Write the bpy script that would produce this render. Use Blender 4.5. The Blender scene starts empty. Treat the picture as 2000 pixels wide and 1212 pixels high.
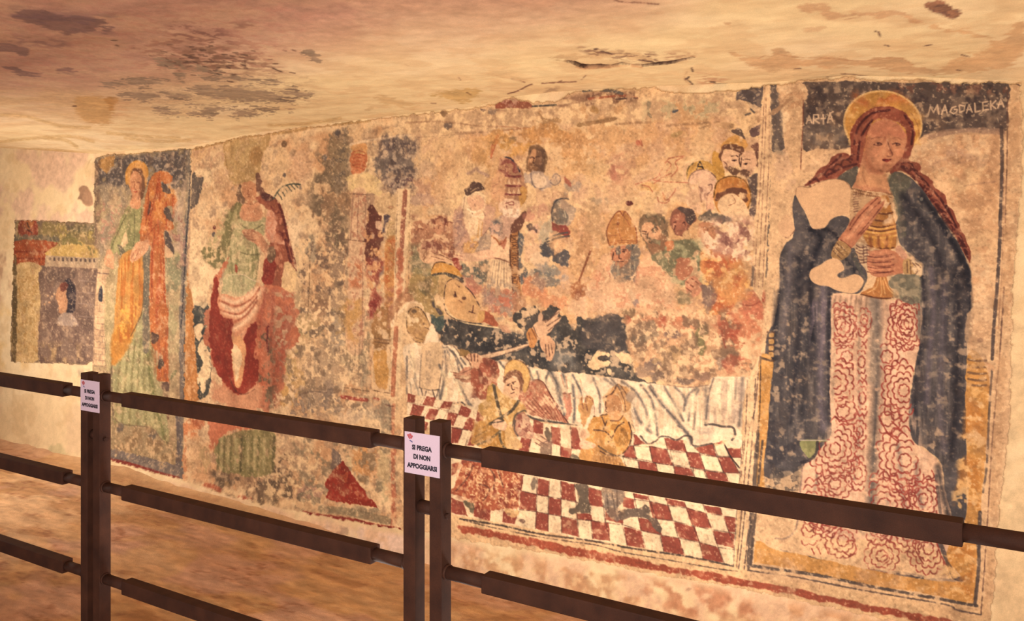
import bpy, bmesh, math, random
import numpy as np
from mathutils import Vector, Matrix
random.seed(7)
scene = bpy.context.scene
COL = scene.collection
# ---------------------------------------------------------------- camera
FPX, CX, HY = 1700.0, 1000.0, 460.0       # focal length in px, principal column, horizon row (image 2000x1212)
EYE = 1.63
cam_d = bpy.data.cameras.new('camera'); cam = bpy.data.objects.new('camera', cam_d); COL.objects.link(cam)
cam_d.sensor_width = 36.0; cam_d.lens = 36.0 * FPX / 2000.0
cam_d.shift_y = -(606.0 - HY) / 2000.0
cam_d.clip_start = 0.05; cam_d.clip_end = 100
cam.location = (0, 0, EYE); cam.rotation_euler = (math.pi / 2, 0, 0)
scene.camera = cam
scene.view_settings.view_transform = 'Standard'
scene.view_settings.look = 'None'
scene.view_settings.gamma = 1.0
scene.view_settings.use_curve_mapping = False
scene.view_settings.exposure = 0.12
# ---------------------------------------------------------------- light
world = bpy.data.worlds.new('world'); scene.world = world; world.use_nodes = True
bg = world.node_tree.nodes['Background']
bg.inputs[0].default_value = (1.0, 0.86, 0.76, 1); bg.inputs[1].default_value = 0.42

def area(name, loc, target, sx, sy, power, color, spread=180):
    d = bpy.data.lights.new(name, 'AREA'); d.shape = 'RECTANGLE'; d.size = sx; d.size_y = sy
    d.energy = power; d.color = color; d.spread = math.radians(spread)
    o = bpy.data.objects.new(name, d); COL.objects.link(o)
    o.location = loc
    o.rotation_euler = (Vector(target) - Vector(loc)).to_track_quat('-Z', 'Y').to_euler()
    return o
area('flood_light_left', (-3.9, 5.0, 0.95), (-2.4, 6.0, 1.35), 0.9, 0.6, 36, (1.0, 0.95, 0.88), 170)
area('floor_wash_light', (-0.15, 2.95, 0.02), (0.35, 4.4, 2.15), 2.2, 0.16, 38, (1.0, 0.965, 0.88), 170)
area('flood_light_right', (2.3, 1.5, 0.9), (1.6, 3.6, 1.5), 0.7, 0.6, 18, (1.0, 0.95, 0.90), 170)
area('fill_light_middle', (-1.2, -1.2, 1.2), (-1.0, 4.6, 2.1), 2.6, 0.9, 76, (1.0, 0.965, 0.88), 120)  # unseen soft fill added behind the camera to balance wall top and bottom
# ---------------------------------------------------------------- where the surfaces stand
AW = math.atan(FPX / 3038.0)              # the painted wall runs away to the left at this angle
WT = np.array([math.cos(AW), -math.sin(AW)]); WN = np.array([math.sin(AW), math.cos(AW)])
WD = 4.0                                   # distance of the wall plane from the camera, along its normal
AF = math.atan(FPX / 2760.0)              # the railing
FT = np.array([math.cos(AF), -math.sin(AF)]); FN = np.array([math.sin(AF), math.cos(AF)])
OX, OY, CW, CH = 100, 60, 2200, 1380       # working canvas for the paint layers

def wall_sz(px, py, D=WD):
    """traced point -> place on the wall plane: metres along the wall, height"""
    dx = (px - CX) / FPX
    Y = D / (WN[0] * dx + WN[1])
    return (WT[0] * dx + WT[1]) * Y, EYE - (py - HY) / FPX * Y

def wall_px(s, z, off=0.0):
    """place on the wall (metres along, height, off = towards the room) -> traced coordinates"""
    X = s * WT[0] + (WD - off) * WN[0]; Y = s * WT[1] + (WD - off) * WN[1]
    return CX + FPX * X / Y, HY - FPX * (z - EYE) / Y

_rs = np.random.RandomState(11)
_LAT = _rs.rand(256, 256).astype(np.float32)
def vnoise(u, v, seed=0):
    u = u + seed * 17.31; v = v + seed * 9.77
    iu = np.floor(u).astype(np.int64); iv = np.floor(v).astype(np.int64)
    fu = (u - iu).astype(np.float32); fv = (v - iv).astype(np.float32)
    fu = fu * fu * (3 - 2 * fu); fv = fv * fv * (3 - 2 * fv)
    a = _LAT[iv & 255, iu & 255]; b = _LAT[iv & 255, (iu + 1) & 255]
    c = _LAT[(iv + 1) & 255, iu & 255]; d = _LAT[(iv + 1) & 255, (iu + 1) & 255]
    return (a + (b - a) * fu) * (1 - fv) + (c + (d - c) * fu) * fv
def fbm(u, v, octs=4, seed=0, gain=0.55):
    t = 0; amp = 1.0; tot = 0
    for k in range(octs):
        t = t + amp * vnoise(u, v, seed + k * 3.1); tot += amp; amp *= gain
        u, v = u * 1.93 + v * 0.52, v * 1.93 - u * 0.52
    n = t / tot
    return np.clip((n - 0.5) * 1.7 + 0.5, 0, 1).astype(np.float32)
def sstep(a, b, x):
    t = np.clip((x - a) / (b - a), 0, 1); return t * t * (3 - 2 * t)

def wall_relief(s, z):
    return 0.016 * (fbm(s * 0.8, z * 0.8, 2, 5) - 0.5) + 0.006 * (fbm(s * 4, z * 4, 3, 6) - 0.5)
# ---------------------------------------------------------------- paint kit: pigment layers on the plaster
_yy, _xx = np.mgrid[0:CH, 0:CW].astype(np.float32)
PXX = _xx - OX; PYY = _yy - OY
WS, WZ = wall_sz(PXX.astype(np.float64), PYY.astype(np.float64))
N = {}
N['xl'] = fbm(WS * 1.6, WZ * 1.6, 3, 1)
N['l'] = fbm(WS * 5, WZ * 5, 4, 2)
N['m'] = fbm(WS * 14, WZ * 14, 4, 3)
N['s'] = fbm(WS * 38, WZ * 38, 3, 4)
N['t'] = fbm(WS * 95, WZ * 95, 2, 5, 0.7)
N['v'] = fbm(WS * 60, WZ * 6, 3, 7)
N['w'] = fbm(WS * 22 + 3, WZ * 22, 4, 8)
N['q'] = fbm(WS * 9 + 7, WZ * 9, 4, 9)
N['h'] = fbm(WS * 4, WZ * 26, 3, 10)
C = np.zeros((CH, CW, 3), np.float32)
LAB = np.zeros((CH, CW), np.int32)
PARTS = ['']            # id -> part path
TR = [0.0, 0.0, 1.0]
CURP = [0]
REG = None; CLIP = [()]                    # each painting stays inside its own plaster
def clipm(b, m):
    if CLIP[0]:
        r = REG[b[2]:b[3], b[0]:b[1]]; k = np.zeros(r.shape, bool)
        for c in CLIP[0]: k |= r == PARTS.index(c)
        return m * k
    return m
def clip(*names): CLIP[0] = tuple(n + '/background' for n in names)
def Z(x0=0, y0=0, s=1.0): TR[:] = [x0, y0, s]
def P(name=None):
    if name is None: CURP[0] = 0; return
    if name not in PARTS: PARTS.append(name)
    CURP[0] = PARTS.index(name)
def T(pts):
    return np.array([(x / TR[2] + TR[0], y / TR[2] + TR[1]) for x, y in pts], np.float32)
def catmull(p, closed, n=4):
    m = len(p); out = []
    for i in range(m if closed else m - 1):
        if closed: a, b, c, d = p[i - 1], p[i], p[(i + 1) % m], p[(i + 2) % m]
        else: a, b, c, d = p[max(i - 1, 0)], p[i], p[i + 1], p[min(i + 2, m - 1)]
        for k in range(n):
            t = k / n
            out.append(0.5 * (2 * b + (c - a) * t + (2 * a - 5 * b + 4 * c - d) * t * t + (3 * b - a - 3 * c + d) * t ** 3))
    if not closed: out.append(p[-1])
    return np.array(out, np.float32)
def box(p, pad):
    x0 = int(max(0, p[:, 0].min() - pad + OX)); x1 = int(min(CW, p[:, 0].max() + pad + OX + 1))
    y0 = int(max(0, p[:, 1].min() - pad + OY)); y1 = int(min(CH, p[:, 1].max() + pad + OY + 1))
    return x0, x1, y0, y1
def sdf(p, b, inside=True):
    x0, x1, y0, y1 = b
    X = PXX[y0:y1, x0:x1]; Y = PYY[y0:y1, x0:x1]
    d2 = np.full(X.shape, 1e9, np.float32); ins = np.zeros(X.shape, bool)
    n = len(p)
    for i in range(n if inside else n - 1):
        ax, ay = p[i]; bx, by = p[(i + 1) % n]
        ex, ey = bx - ax, by - ay; L = ex * ex + ey * ey + 1e-9
        wx = X - ax; wy = Y - ay
        t = np.clip((wx * ex + wy * ey) / L, 0, 1)
        np.minimum(d2, (wx - t * ex) ** 2 + (wy - t * ey) ** 2, out=d2)
        if inside and ay != by:
            ins ^= ((ay > Y) != (by > Y)) & (X < ex * (Y - ay) / ey + ax)
    d = np.sqrt(d2)
    return np.where(ins, -d, d) if inside else d
def shade(b, m, col, var=0.10, vn='m', p=True, thr=0.5):
    x0, x1, y0, y1 = b
    m = clipm(b, m)
    c = np.array(col, np.float32) / 255.0
    k = 1 + var * 2 * (N[vn][y0:y1, x0:x1] - 0.5) + var * (N['t'][y0:y1, x0:x1] - 0.5)
    C[y0:y1, x0:x1] += (c * k[..., None] - C[y0:y1, x0:x1]) * m[..., None]
    if p and CURP[0]: LAB[y0:y1, x0:x1][m > thr] = CURP[0]
def wearm(b, wear, wn='w'):
    x0, x1, y0, y1 = b
    n = 0.6 * N[wn][y0:y1, x0:x1] + 0.4 * N['s'][y0:y1, x0:x1]
    return 1 - sstep(1 - wear - 0.08, 1 - wear + 0.08, n)
def poly(pts, col, a=1.0, soft=0.8, rag=1.2, wear=0.0, sm=True, var=0.10, vn='m', rn='s', p=None, wn='w'):
    if p is None: p = a >= 0.75 and wear < 0.5
    if TR[2] > 1.5: soft = max(0.6, soft / 2.2); rag = rag / 1.5
    q = T(pts)
    if sm: q = catmull(q, True)
    b = box(q, soft + abs(rag) + 2)
    if b[0] >= b[1] or b[2] >= b[3]: return
    d = sdf(q, b)
    if rag: d = d + rag * 2.2 * (N[rn][b[2]:b[3], b[0]:b[1]] - 0.5)
    m = np.clip(0.5 - d / (2 * soft), 0, 1)
    if CURP[0] and p: LAB[b[2]:b[3], b[0]:b[1]][clipm(b, m) > 0.5] = CURP[0]
    m = m * a
    if wear: m = m * wearm(b, wear, wn)
    shade(b, m, col, var, vn, p=False)
def line(pts, col, w=2.0, a=0.85, soft=0.7, wear=0.18, sm=True, p=False, taper=False, rag=0.5, wn='s'):
    q = T(pts)
    if sm and len(q) > 2: q = catmull(q, False)
    if TR[2] > 1.5:
        if soft > 0.75: soft = max(0.7, soft / TR[2])
        w = max(1.1, w * 1.5 / TR[2]); rag = 0.3; a = min(1, a * 1.15)
    b = box(q, w / 2 + soft + 2)
    if b[0] >= b[1] or b[2] >= b[3]: return
    d = sdf(q, b, False) - w / 2 + rag * 2 * (N['t'][b[2]:b[3], b[0]:b[1]] - 0.5)
    m = np.clip(0.5 - d / (2 * soft), 0, 1) * a
    if wear: m = m * (0.25 + 0.75 * wearm(b, wear, wn))
    shade(b, m, col, 0.12, 's', p)
def lines(ls, col, w=2.0, a=0.85, **k):
    for l in ls: line(l, col, w, a, **k)
def blob(x, y, rx, ry, col, a=0.6, rot=0, rag=0.5, wear=0.0, var=0.08, p=False, hard=0.6):
    (cx, cy), = T([(x, y)]); rx /= TR[2]; ry /= TR[2]
    r = max(rx, ry) * 1.5 + 2
    b = box(np.array([[cx - r, cy - r], [cx + r, cy + r]]), 0)
    if b[0] >= b[1] or b[2] >= b[3]: return
    X = PXX[b[2]:b[3], b[0]:b[1]] - cx; Y = PYY[b[2]:b[3], b[0]:b[1]] - cy
    c, s = math.cos(math.radians(rot)), math.sin(math.radians(rot))
    d = np.sqrt(((X * c + Y * s) / rx) ** 2 + ((-X * s + Y * c) / ry) ** 2)
    d = d + rag * (N['s'][b[2]:b[3], b[0]:b[1]] - 0.5) + rag * (N['m'][b[2]:b[3], b[0]:b[1]] - 0.5)
    m = (1 - sstep(hard, 1.15, d)) * a
    if wear: m = m * wearm(b, wear)
    shade(b, m, col, var, 'm', p, 0.4)
def mott(pts, col, n='m', lo=0.55, hi=0.7, a=0.6, soft=8, var=0.08, sm=False, inv=False, rag=4):
    """pigment patches inside an outline, where a noise field passes a threshold"""
    q = T(pts)
    if sm: q = catmull(q, True)
    b = box(q, soft + rag + 2)
    if b[0] >= b[1] or b[2] >= b[3]: return
    d = sdf(q, b) + rag * 2 * (N['m'][b[2]:b[3], b[0]:b[1]] - 0.5)
    f = N[n][b[2]:b[3], b[0]:b[1]]
    if inv: f = 1 - f
    m = np.clip(0.5 - d / (2 * soft), 0, 1) * sstep(lo - 0.02, hi + 0.05, f) * a
    shade(b, m, col, var, 's', False)
def folds(pts, col, w, a, **k): line(pts, col, w * 1.25, min(.95, a * 1.3), soft=w * 0.9, wear=0.1, **k)
def rect(x0, y0, x1, y1): return [(x0, y0), (x1, y0), (x1, y1), (x0, y1)]
# pigments
PE = (224, 178, 128); PA = (238, 202, 152); CR = (242, 214, 166); TAN = (205, 160, 112)
GD = (88, 76, 74); GM = (122, 106, 96); BL = (66, 60, 66); LG = (176, 152, 128)
RD = (164, 66, 44); DR = (124, 50, 36); RP = (198, 112, 82); ORG = (206, 118, 52); OC = (208, 150, 70)
OL = (140, 122, 78); GG = (166, 152, 112); BR = (132, 94, 68); DB = (84, 60, 48); FL = (208, 148, 106); PK = (214, 156, 124)
# ================================================================ bare plaster of the wall
C[:] = np.array(PA, np.float32) / 255
def tint(col, m):
    C[:] += (np.array(col, np.float32) / 255 - C) * m[..., None]
tint((246, 214, 166), 0.8 * sstep(0.35, 0.7, N['xl']))
tint((224, 184, 142), 0.55 * sstep(0.5, 0.8, N['l']))
tint((212, 172, 122), 0.35 * sstep(0.6, 0.8, N['q']))
Z()
# pinkish upper wall at the far left, ochre damp stains lower down
mott(rect(-90, 292, 190, 440), (222, 178, 146), 'l', 0.25, 0.5, 0.75, 10)
mott([(-60, 480), (14, 495), (22, 560), (-60, 640)], (196, 152, 116), 'q', 0.2, 0.5, 0.8, 6)
mott([(-60, 600), (22, 600), (60, 720), (-60, 720)], (232, 184, 112), 'l', 0.3, 0.6, 0.5, 10)
mott([(-90, 855), (0, 862), (90, 890), (190, 925), (260, 960), (260, 1010), (-90, 930)], (214, 176, 116), 'q', 0.1, 0.4, 0.6, 6)
blob(112, 885, 16, 22, (190, 172, 122), 0.5)
blob(60, 862, 30, 14, (226, 186, 138), 0.4)
# grey profile-shaped spot left of the saint
poly([(154, 368), (163, 362), (172, 366), (178, 380), (182, 396), (178, 402), (166, 400), (160, 392), (152, 388), (155, 380)], (172, 130, 98), 1, 1, 1)
line([(168, 345), (170, 325), (178, 310)], (200, 160, 110), 1.2, 0.5)
mott([(150, 720), (185, 720), (185, 745), (150, 735)], (160, 140, 110), 'm', 0.4, 0.6, 0.5, 3)
# pale damp band below the paintings
mott([(200, 915), (360, 945), (600, 1012), (790, 1042), (1000, 1075), (1440, 1150), (1900, 1225), (2000, 1300), (900, 1300), (700, 1120), (200, 1000)], (230, 182, 144), 'l', 0.2, 0.5, 0.8, 6)
mott([(640, 1020), (790, 1045), (790, 1110), (640, 1075)], (232, 196, 172), 'q', 0.2, 0.5, 0.8, 6)
mott([(880, 1060), (1400, 1150), (1900, 1240), (1900, 1300), (1300, 1240), (880, 1110)], (196, 140, 96), 'm', 0.42, 0.7, 0.7, 10)
mott([(880, 1075), (1400, 1165), (1900, 1260), (1500, 1240), (880, 1110)], (222, 186, 140), 's', 0.5, 0.7, 0.6, 8)
mott([(1250, 1130), (1450, 1160), (1500, 1205), (1350, 1205), (1240, 1170)], (182, 116, 84), 'm', 0.3, 0.6, 0.6, 10)
for (x, y, s) in ((930, 1090, 5), (1143, 1127, 6), (1345, 1150, 5), (663, 1042, 9)):
    blob(x, y, s, s * .7, (150, 112, 88), 0.5)
poly(rect(664, 1028, 681, 1044), (176, 142, 116), 0.7, 1, 1, sm=False)

# ================================================================ plaster grounds of the five paintings
# 1 - fragment with the chapel, far left
P('chapel/background')
F1 = [(31, 430), (100, 432), (193, 436), (191, 560), (190, 700), (170, 711), (100, 708), (22, 706), (25, 560)]
poly(F1, (128, 102, 78), 1, .8, 1.5, sm=False)
# 2 - saint with the cross
P('helena/background')
F2 = [(187, 309), (215, 302), (250, 302), (300, 297), (374, 290), (377, 400), (369, 560), (367, 700), (363, 938), (300, 922), (214, 898), (190, 890), (183, 720), (185, 500)]
poly(F2, (176, 146, 104), 1, .8, 1.5, sm=False)
# 3 - martyr saint and the ruined lower paintings
P('martyr/background')
F3 = [(374, 290), (392, 288), (430, 278), (480, 266), (520, 262), (560, 252), (610, 248), (655, 243), (690, 238), (740, 232), (807, 226), (819, 300), (813, 380), (801, 560), (791, 800), (793, 1034), (700, 1020), (600, 1002), (520, 985), (440, 965), (358, 938), (362, 700), (364, 560), (372, 400)]
poly(F3, PE, 1, .8, 2.5, sm=False)
# 4 - deathbed scene
P('deathbed/background')
F4 = [(800, 226), (860, 218), (930, 212), (975, 204), (984, 194), (1000, 190), (1030, 200), (1090, 200), (1110, 182), (1180, 176), (1280, 172), (1300, 180), (1370, 182), (1440, 176), (1499, 168), (1515, 168), (1507, 560), (1485, 800), (1469, 1111), (1469, 1150), (1300, 1122), (1100, 1085), (895, 1050), (786, 1030), (784, 800), (794, 560), (806, 380), (812, 300)]
poly(F4, PE, 1, .8, 3, sm=False)
# 5 - Magdalene
P('magdalene/background')
F5 = [(1508, 168), (1530, 166), (1556, 160), (1600, 156), (1660, 152), (1720, 160), (1800, 156), (1860, 163), (1950, 163), (1975, 166), (1992, 164), (1996, 230), (1996, 330), (1990, 400), (1984, 480), (1978, 560), (1975, 640), (1972, 800), (1962, 900), (1950, 1010), (1945, 1100), (1935, 1212), (1928, 1260), (1800, 1222), (1462, 1150), (1462, 1111), (1478, 800), (1500, 560)]
poly(F5, PE, 1, .8, 3, sm=False)
P()
REG = LAB.copy()
# weathering common to the painted ground
clip('martyr')
mott([(372, 280), (812, 220), (812, 1050), (360, 960)], (236, 196, 146), 'q', 0.35, 0.62, 0.8, 4)
mott([(372, 300), (800, 236), (800, 1030), (372, 940)], (204, 140, 92), 'l', 0.5, 0.75, 0.6, 4)
mott([(372, 300), (800, 236), (800, 1030), (372, 940)], (150, 118, 92), 'm', 0.6, 0.78, 0.6, 4)
clip('deathbed')
mott([(806, 235), (1500, 180), (1480, 740), (790, 720)], (236, 192, 138), 'q', 0.35, 0.62, 0.75, 4)
mott([(806, 235), (1500, 180), (1480, 740), (790, 720)], (206, 146, 94), 'l', 0.5, 0.72, 0.6, 4)
mott([(806, 235), (1500, 180), (1480, 740), (790, 720)], (190, 142, 112), 'm', 0.55, 0.75, 0.5, 4)
clip()
# right hand strip of bare plaster past the last painting
mott([(1985, 170), (2099, 170), (2099, 1300), (1935, 1300), (1950, 1000), (1978, 640)], (228, 190, 142), 'l', 0.1, 0.5, 0.8, 3)

# ================================================================ 1 chapel fragment
Z(0, 260, 3.03)
clip('chapel', 'helena')
P('chapel/background')
mott([(95, 515), (570, 530), (570, 690), (95, 640)], (150, 126, 72), 'q', 0.35, 0.6, 0.8, 5)
mott([(340, 560), (560, 570), (560, 640), (440, 600), (300, 660)], (176, 148, 70), 's', 0.35, 0.6, 0.8, 5)
mott([(350, 540), (570, 540), (570, 600), (450, 600)], (96, 86, 62), 'm', 0.45, 0.6, 0.7, 5)
P('chapel/painted_panel')
poly([(122, 518), (220, 520), (222, 608), (122, 610)], (150, 62, 42), .95, 1, 1.5)
poly([(140, 522), (200, 522), (196, 560), (150, 575)], (186, 112, 60), .8, 2, 3, wear=.3)
lines([[(165, 530), (185, 570)], [(150, 560), (200, 590)]], (70, 44, 40), 6, .6)
poly([(95, 600), (330, 615), (330, 645), (95, 640)], (108, 96, 76), .8, 2, 4, wear=.25)
P('chapel/painted_cornice')
poly([(92, 640), (340, 645), (300, 700), (275, 740), (268, 778), (180, 784), (92, 785)], (168, 78, 42), 1, 1, 2)
lines([[(92, 740), (270, 742)], [(92, 700), (290, 702)]], (140, 56, 34), 8, .6)
P('chapel/painted_pilaster')
poly([(88, 785), (255, 790), (250, 1000), (240, 1212), (232, 1340), (80, 1340), (84, 1000)], (202, 162, 104), 1, 1, 2)
mott([(105, 800), (245, 800), (235, 1330), (100, 1330)], (168, 124, 66), 's', 0.5, 0.62, 0.7, 4)
lines([[(130, 860), (150, 880), (170, 850), (200, 870), (230, 850)], [(140, 940), (160, 960), (190, 930)], [(130, 880), (120, 940), (140, 1000)], [(220, 880), (200, 930), (220, 960)]], (170, 124, 66), 3, .6)
poly([(84, 785), (104, 785), (100, 1340), (76, 1345)], (106, 84, 52), .9, 2, 2)
P('chapel/painted_chapel')
poly([(262, 790), (585, 800), (575, 1000), (562, 1212), (558, 1360), (400, 1345), (240, 1345), (248, 1000)], (124, 94, 78), 1, 1, 2)
mott([(262, 790), (585, 800), (562, 1360), (240, 1345)], (150, 118, 96), 'q', 0.4, 0.62, 0.7, 4)
mott([(248, 1250), (480, 1250), (470, 1360), (240, 1345)], (190, 148, 92), 'm', 0.45, 0.6, 0.7, 10)
mott([(262, 790), (585, 800), (570, 900), (258, 880)], (92, 70, 60), 'm', 0.3, 0.6, 0.6, 10)
for y in (870, 940, 1005, 1080): line([(470, y), (568, y + 8)], (190, 160, 140), 1.5, .5)
for x, y in ((490, 870), (530, 900), (490, 945), (545, 990), (520, 1060)): line([(x, y), (x, y + 40)], (180, 150, 130), 1.4, .4)
for x, y in ((290, 960), (330, 950), (300, 1000), (315, 965), (272, 1010)): blob(x, y, 9, 8, (216, 160, 110), .8)
P('chapel/painted_roof')
poly([(342, 660), (430, 620), (520, 660), (575, 670), (582, 740), (280, 726)], (200, 158, 84), 1, 1, 2)
poly([(350, 665), (430, 590), (470, 640), (560, 690), (550, 720), (520, 672), (430, 650)], (120, 108, 62), .8, 3, 4, wear=.2)
poly([(275, 722), (582, 738), (582, 800), (272, 786)], (176, 144, 110), 1, 1, 1, sm=False)
for k in range(11): poly(rect(296 + k * 26, 732 + k * 1.1, 308 + k * 26, 752 + k * 1.1), (86, 66, 58), .8, .6, .5, sm=False)
P('chapel/painted_niche')
poly([(372, 940), (378, 890), (405, 862), (430, 870), (450, 905), (455, 960), (450, 1050), (430, 1062), (390, 1060)], (70, 56, 56), 1, 1.5, 2)
poly([(335, 950), (360, 900), (385, 885), (402, 920), (398, 960), (406, 1000), (400, 1060), (362, 1066), (350, 1010)], (206, 142, 96), .9, 2, 3)
poly([(362, 905), (392, 878), (412, 900), (395, 930), (372, 930)], (120, 62, 48), .9, 2, 3)
poly([(366, 1070), (420, 1062), (470, 1135), (350, 1130)], (168, 140, 120), .9, 2, 3)
P('chapel/painted_tower')
poly([(582, 800), (652, 806), (652, 845), (640, 850), (630, 1370), (556, 1370), (572, 1000)], (216, 170, 124), 1, 1, 1, sm=False)
line([(585, 825), (650, 832)], (110, 84, 74), 4, .8); line([(580, 805), (582, 850)], (110, 84, 74), 3, .7)
poly([(594, 990), (592, 930), (602, 900), (614, 920), (614, 990)], (70, 66, 70), 1, 1, 1)
for k in range(11): lines([[(574 - k * .6, 1015 + k * 36), (636, 1022 + k * 36)], [(600 + (k % 2) * 14, 1018 + k * 36), (600 + (k % 2) * 14, 1050 + k * 36)]], (128, 100, 84), 2, .6)
line([(572, 870), (562, 1370)], (150, 116, 90), 3, .6); line([(645, 850), (634, 1370)], (120, 96, 72), 3, .6)

# ================================================================ 2 saint with the tall cross
clip('helena')
P('helena/background')
mott([(570, 145), (1120, 90), (1110, 330), (840, 330), (570, 340)], (92, 80, 76), 'm', 0.05, 0.35, 0.92, 8)
mott([(580, 160), (1115, 100), (1105, 300), (590, 300)], (140, 124, 112), 's', 0.5, 0.7, 0.7, 8)
mott([(580, 300), (830, 300), (720, 480), (640, 640), (590, 820)], (160, 136, 108), 'q', 0.2, 0.5, 0.9, 8)
mott([(590, 320), (800, 320), (700, 520), (600, 560)], (196, 164, 120), 'm', 0.5, 0.65, 0.8, 6)
mott([(580, 420), (760, 420), (700, 600), (600, 640)], (170, 112, 92), 's', 0.55, 0.7, 0.8, 6)
mott([(990, 280), (1110, 280), (1090, 720), (1000, 700)], (190, 158, 128), 'm', 0.3, 0.5, 0.9, 6)
mott([(1020, 480), (1100, 480), (1080, 660), (1020, 640)], (140, 84, 74), 's', 0.5, 0.65, 0.8, 6)
mott([(980, 700), (1080, 700), (1070, 1300), (990, 1300)], (176, 160, 112), 'q', 0.25, 0.5, 0.9, 6)
poly([(990, 740), (1060, 735), (1070, 900), (1000, 930), (985, 830)], (140, 134, 98), .8, 4, 6, wear=.15)
poly([(640, 850), (710, 760), (690, 1260), (640, 1400), (628, 1000)], (182, 158, 108), .9, 4, 3)
poly([(585, 165), (680, 138), (672, 200), (640, 236), (600, 205)], (184, 132, 72), .95, 1, 3)
mott([(570, 150), (600, 150), (590, 700), (560, 690)], (110, 82, 66), 'm', .2, .4, .8, 4)
P('helena/painted_saint')
# green gown
poly([(770, 430), (842, 430), (850, 600), (838, 700), (720, 720), (700, 700), (668, 720), (660, 660), (700, 570), (740, 470)], (150, 142, 88), .95, 2, 2)
poly([(755, 560), (765, 500), (778, 560), (765, 600)], (110, 104, 66), .5, 3, 2)
poly([(712, 690), (750, 660), (762, 640), (752, 580), (765, 560), (738, 600)], (224, 180, 130), .9, 1.5, 1)
poly([(700, 660), (742, 690), (786, 780), (760, 800), (722, 770), (714, 700)], (110, 96, 76), .8, 2, 2)
lines([[(775, 440), (735, 520), (690, 610), (660, 690)], [(840, 440), (838, 560), (835, 640)], [(800, 480), (800, 600), (790, 690)]], (100, 88, 60), 3, .6)
# gown skirt
Z(0, 600, 3.03)
poly([(860, 0), (892, 0), (900, 140), (930, 300), (960, 480), (1010, 800), (960, 780), (900, 710), (720, 690), (670, 640), (662, 400), (668, 260), (740, 200), (820, 100), (850, 0)], (170, 158, 106), 1, 2, 3)
for k, (x0, x1) in enumerate(((700, 690), (740, 730), (775, 775), (810, 820), (845, 870), (875, 930), (890, 975))):
    folds([(x0 + 30, 240 - k * 20), (x0 + 12, 400), (x1, 690)], (136, 122, 74), 6, .5)
folds([(870, 60), (880, 300), (930, 600), (990, 800)], (120, 116, 66), 8, .6)
folds([(680, 260), (668, 420), (680, 660)], (110, 92, 66), 7, .5)
line([(668, 280), (700, 240), (780, 160), (830, 60), (850, 0)], (104, 80, 60), 5, .7)
line([(672, 330), (672, 480), (680, 640), (740, 690), (890, 710), (960, 780), (1010, 806)], (120, 92, 70), 5, .5)
blob(720, 705, 22, 26, (108, 96, 86), .8); blob(910, 752, 24, 34, (108, 96, 86), .85, 10)
Z(0, 260, 3.03)
P('helena/painted_saint/painted_mantle')
poly([(726, 720), (850, 700), (858, 880), (850, 1020), (822, 1120), (780, 1200), (700, 1250), (672, 1372), (684, 1300), (684, 1160), (700, 900)], (208, 142, 68), 1, 1.5, 2)
poly([(684, 1150), (800, 1150), (760, 1280), (672, 1372)], (206, 130, 50), .9, 6, 2)
mott([(720, 730), (850, 710), (850, 1000), (780, 1210), (690, 1250), (700, 900)], (196, 104, 40), 'v', .45, .65, .7, 4)
mott([(700, 1000), (840, 1000), (780, 1210), (690, 1250)], (226, 164, 66), 's', .5, .7, .7, 4)
line([(858, 880), (850, 1040), (822, 1120), (780, 1200)], (110, 82, 50), 4, .7)
P('helena/painted_saint')
poly([(850, 700), (892, 660), (892, 860), (890, 1260), (850, 1260), (858, 900)], (116, 104, 84), .95, 2, 2)
poly([(640, 690), (664, 690), (680, 730), (680, 800), (650, 790), (620, 770)], (216, 150, 104), .9, 2, 2)
poly([(800, 660), (870, 620), (890, 650), (870, 700), (800, 760), (776, 740)], (220, 152, 106), .95, 2, 2)
lines([[(810, 690), (780, 740)], [(830, 680), (805, 745)], [(850, 670), (830, 720)]], (150, 86, 60), 2.5, .6)
P('helena/painted_saint/painted_halo')
poly([(752, 260), (760, 210), (790, 175), (825, 165), (858, 180), (876, 220), (874, 280), (860, 330), (800, 350), (770, 320)], (212, 146, 74), 1, 1.5, 1.5)
line([(756, 300), (752, 250), (762, 210), (790, 175), (825, 165), (858, 182), (876, 222), (874, 285)], (226, 150, 60), 7, .7)
P('helena/painted_saint/painted_head')
poly([(780, 230), (800, 208), (830, 205), (850, 235), (862, 300), (852, 370), (830, 410), (790, 420), (778, 330)], (126, 80, 54), .95, 2, 2)
poly([(780, 250), (800, 225), (826, 235), (840, 270), (840, 320), (832, 365), (838, 420), (820, 450), (780, 440), (775, 410), (788, 380), (776, 330), (772, 280)], (212, 142, 96), 1, 2, 1.5)
lines([[(785, 290), (800, 288)], [(815, 292), (830, 292)], [(802, 300), (798, 328), (806, 332)]], (130, 66, 46), 3, .65)
line([(795, 345), (806, 348), (816, 344)], (176, 60, 44), 4, .7); blob(790, 330, 10, 10, (216, 116, 80), .4)
folds([(835, 300), (832, 350), (820, 390)], (150, 92, 62), 6, .6)
P('helena/painted_cross')
poly([(915, 240), (950, 222), (1000, 230), (1022, 262), (1010, 296), (985, 300), (960, 290), (962, 318), (1000, 350), (1040, 360), (1052, 400), (1030, 432), (1000, 428), (980, 440), (985, 480), (1020, 520), (1026, 560), (1000, 585), (972, 588), (978, 800), (986, 980), (990, 1212), (900, 1200), (892, 900), (890, 640), (840, 640), (830, 600), (850, 460), (880, 310)], (200, 112, 58), 1, 1.5, 2)
mott([(915, 240), (1050, 400), (1000, 585), (986, 1212), (900, 1212), (890, 640), (850, 460)], (184, 78, 40), 'v', .45, .62, .7, 5)
mott([(880, 300), (1050, 300), (1020, 560), (850, 600)], (222, 140, 66), 'm', .5, .65, .7, 5)
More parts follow.
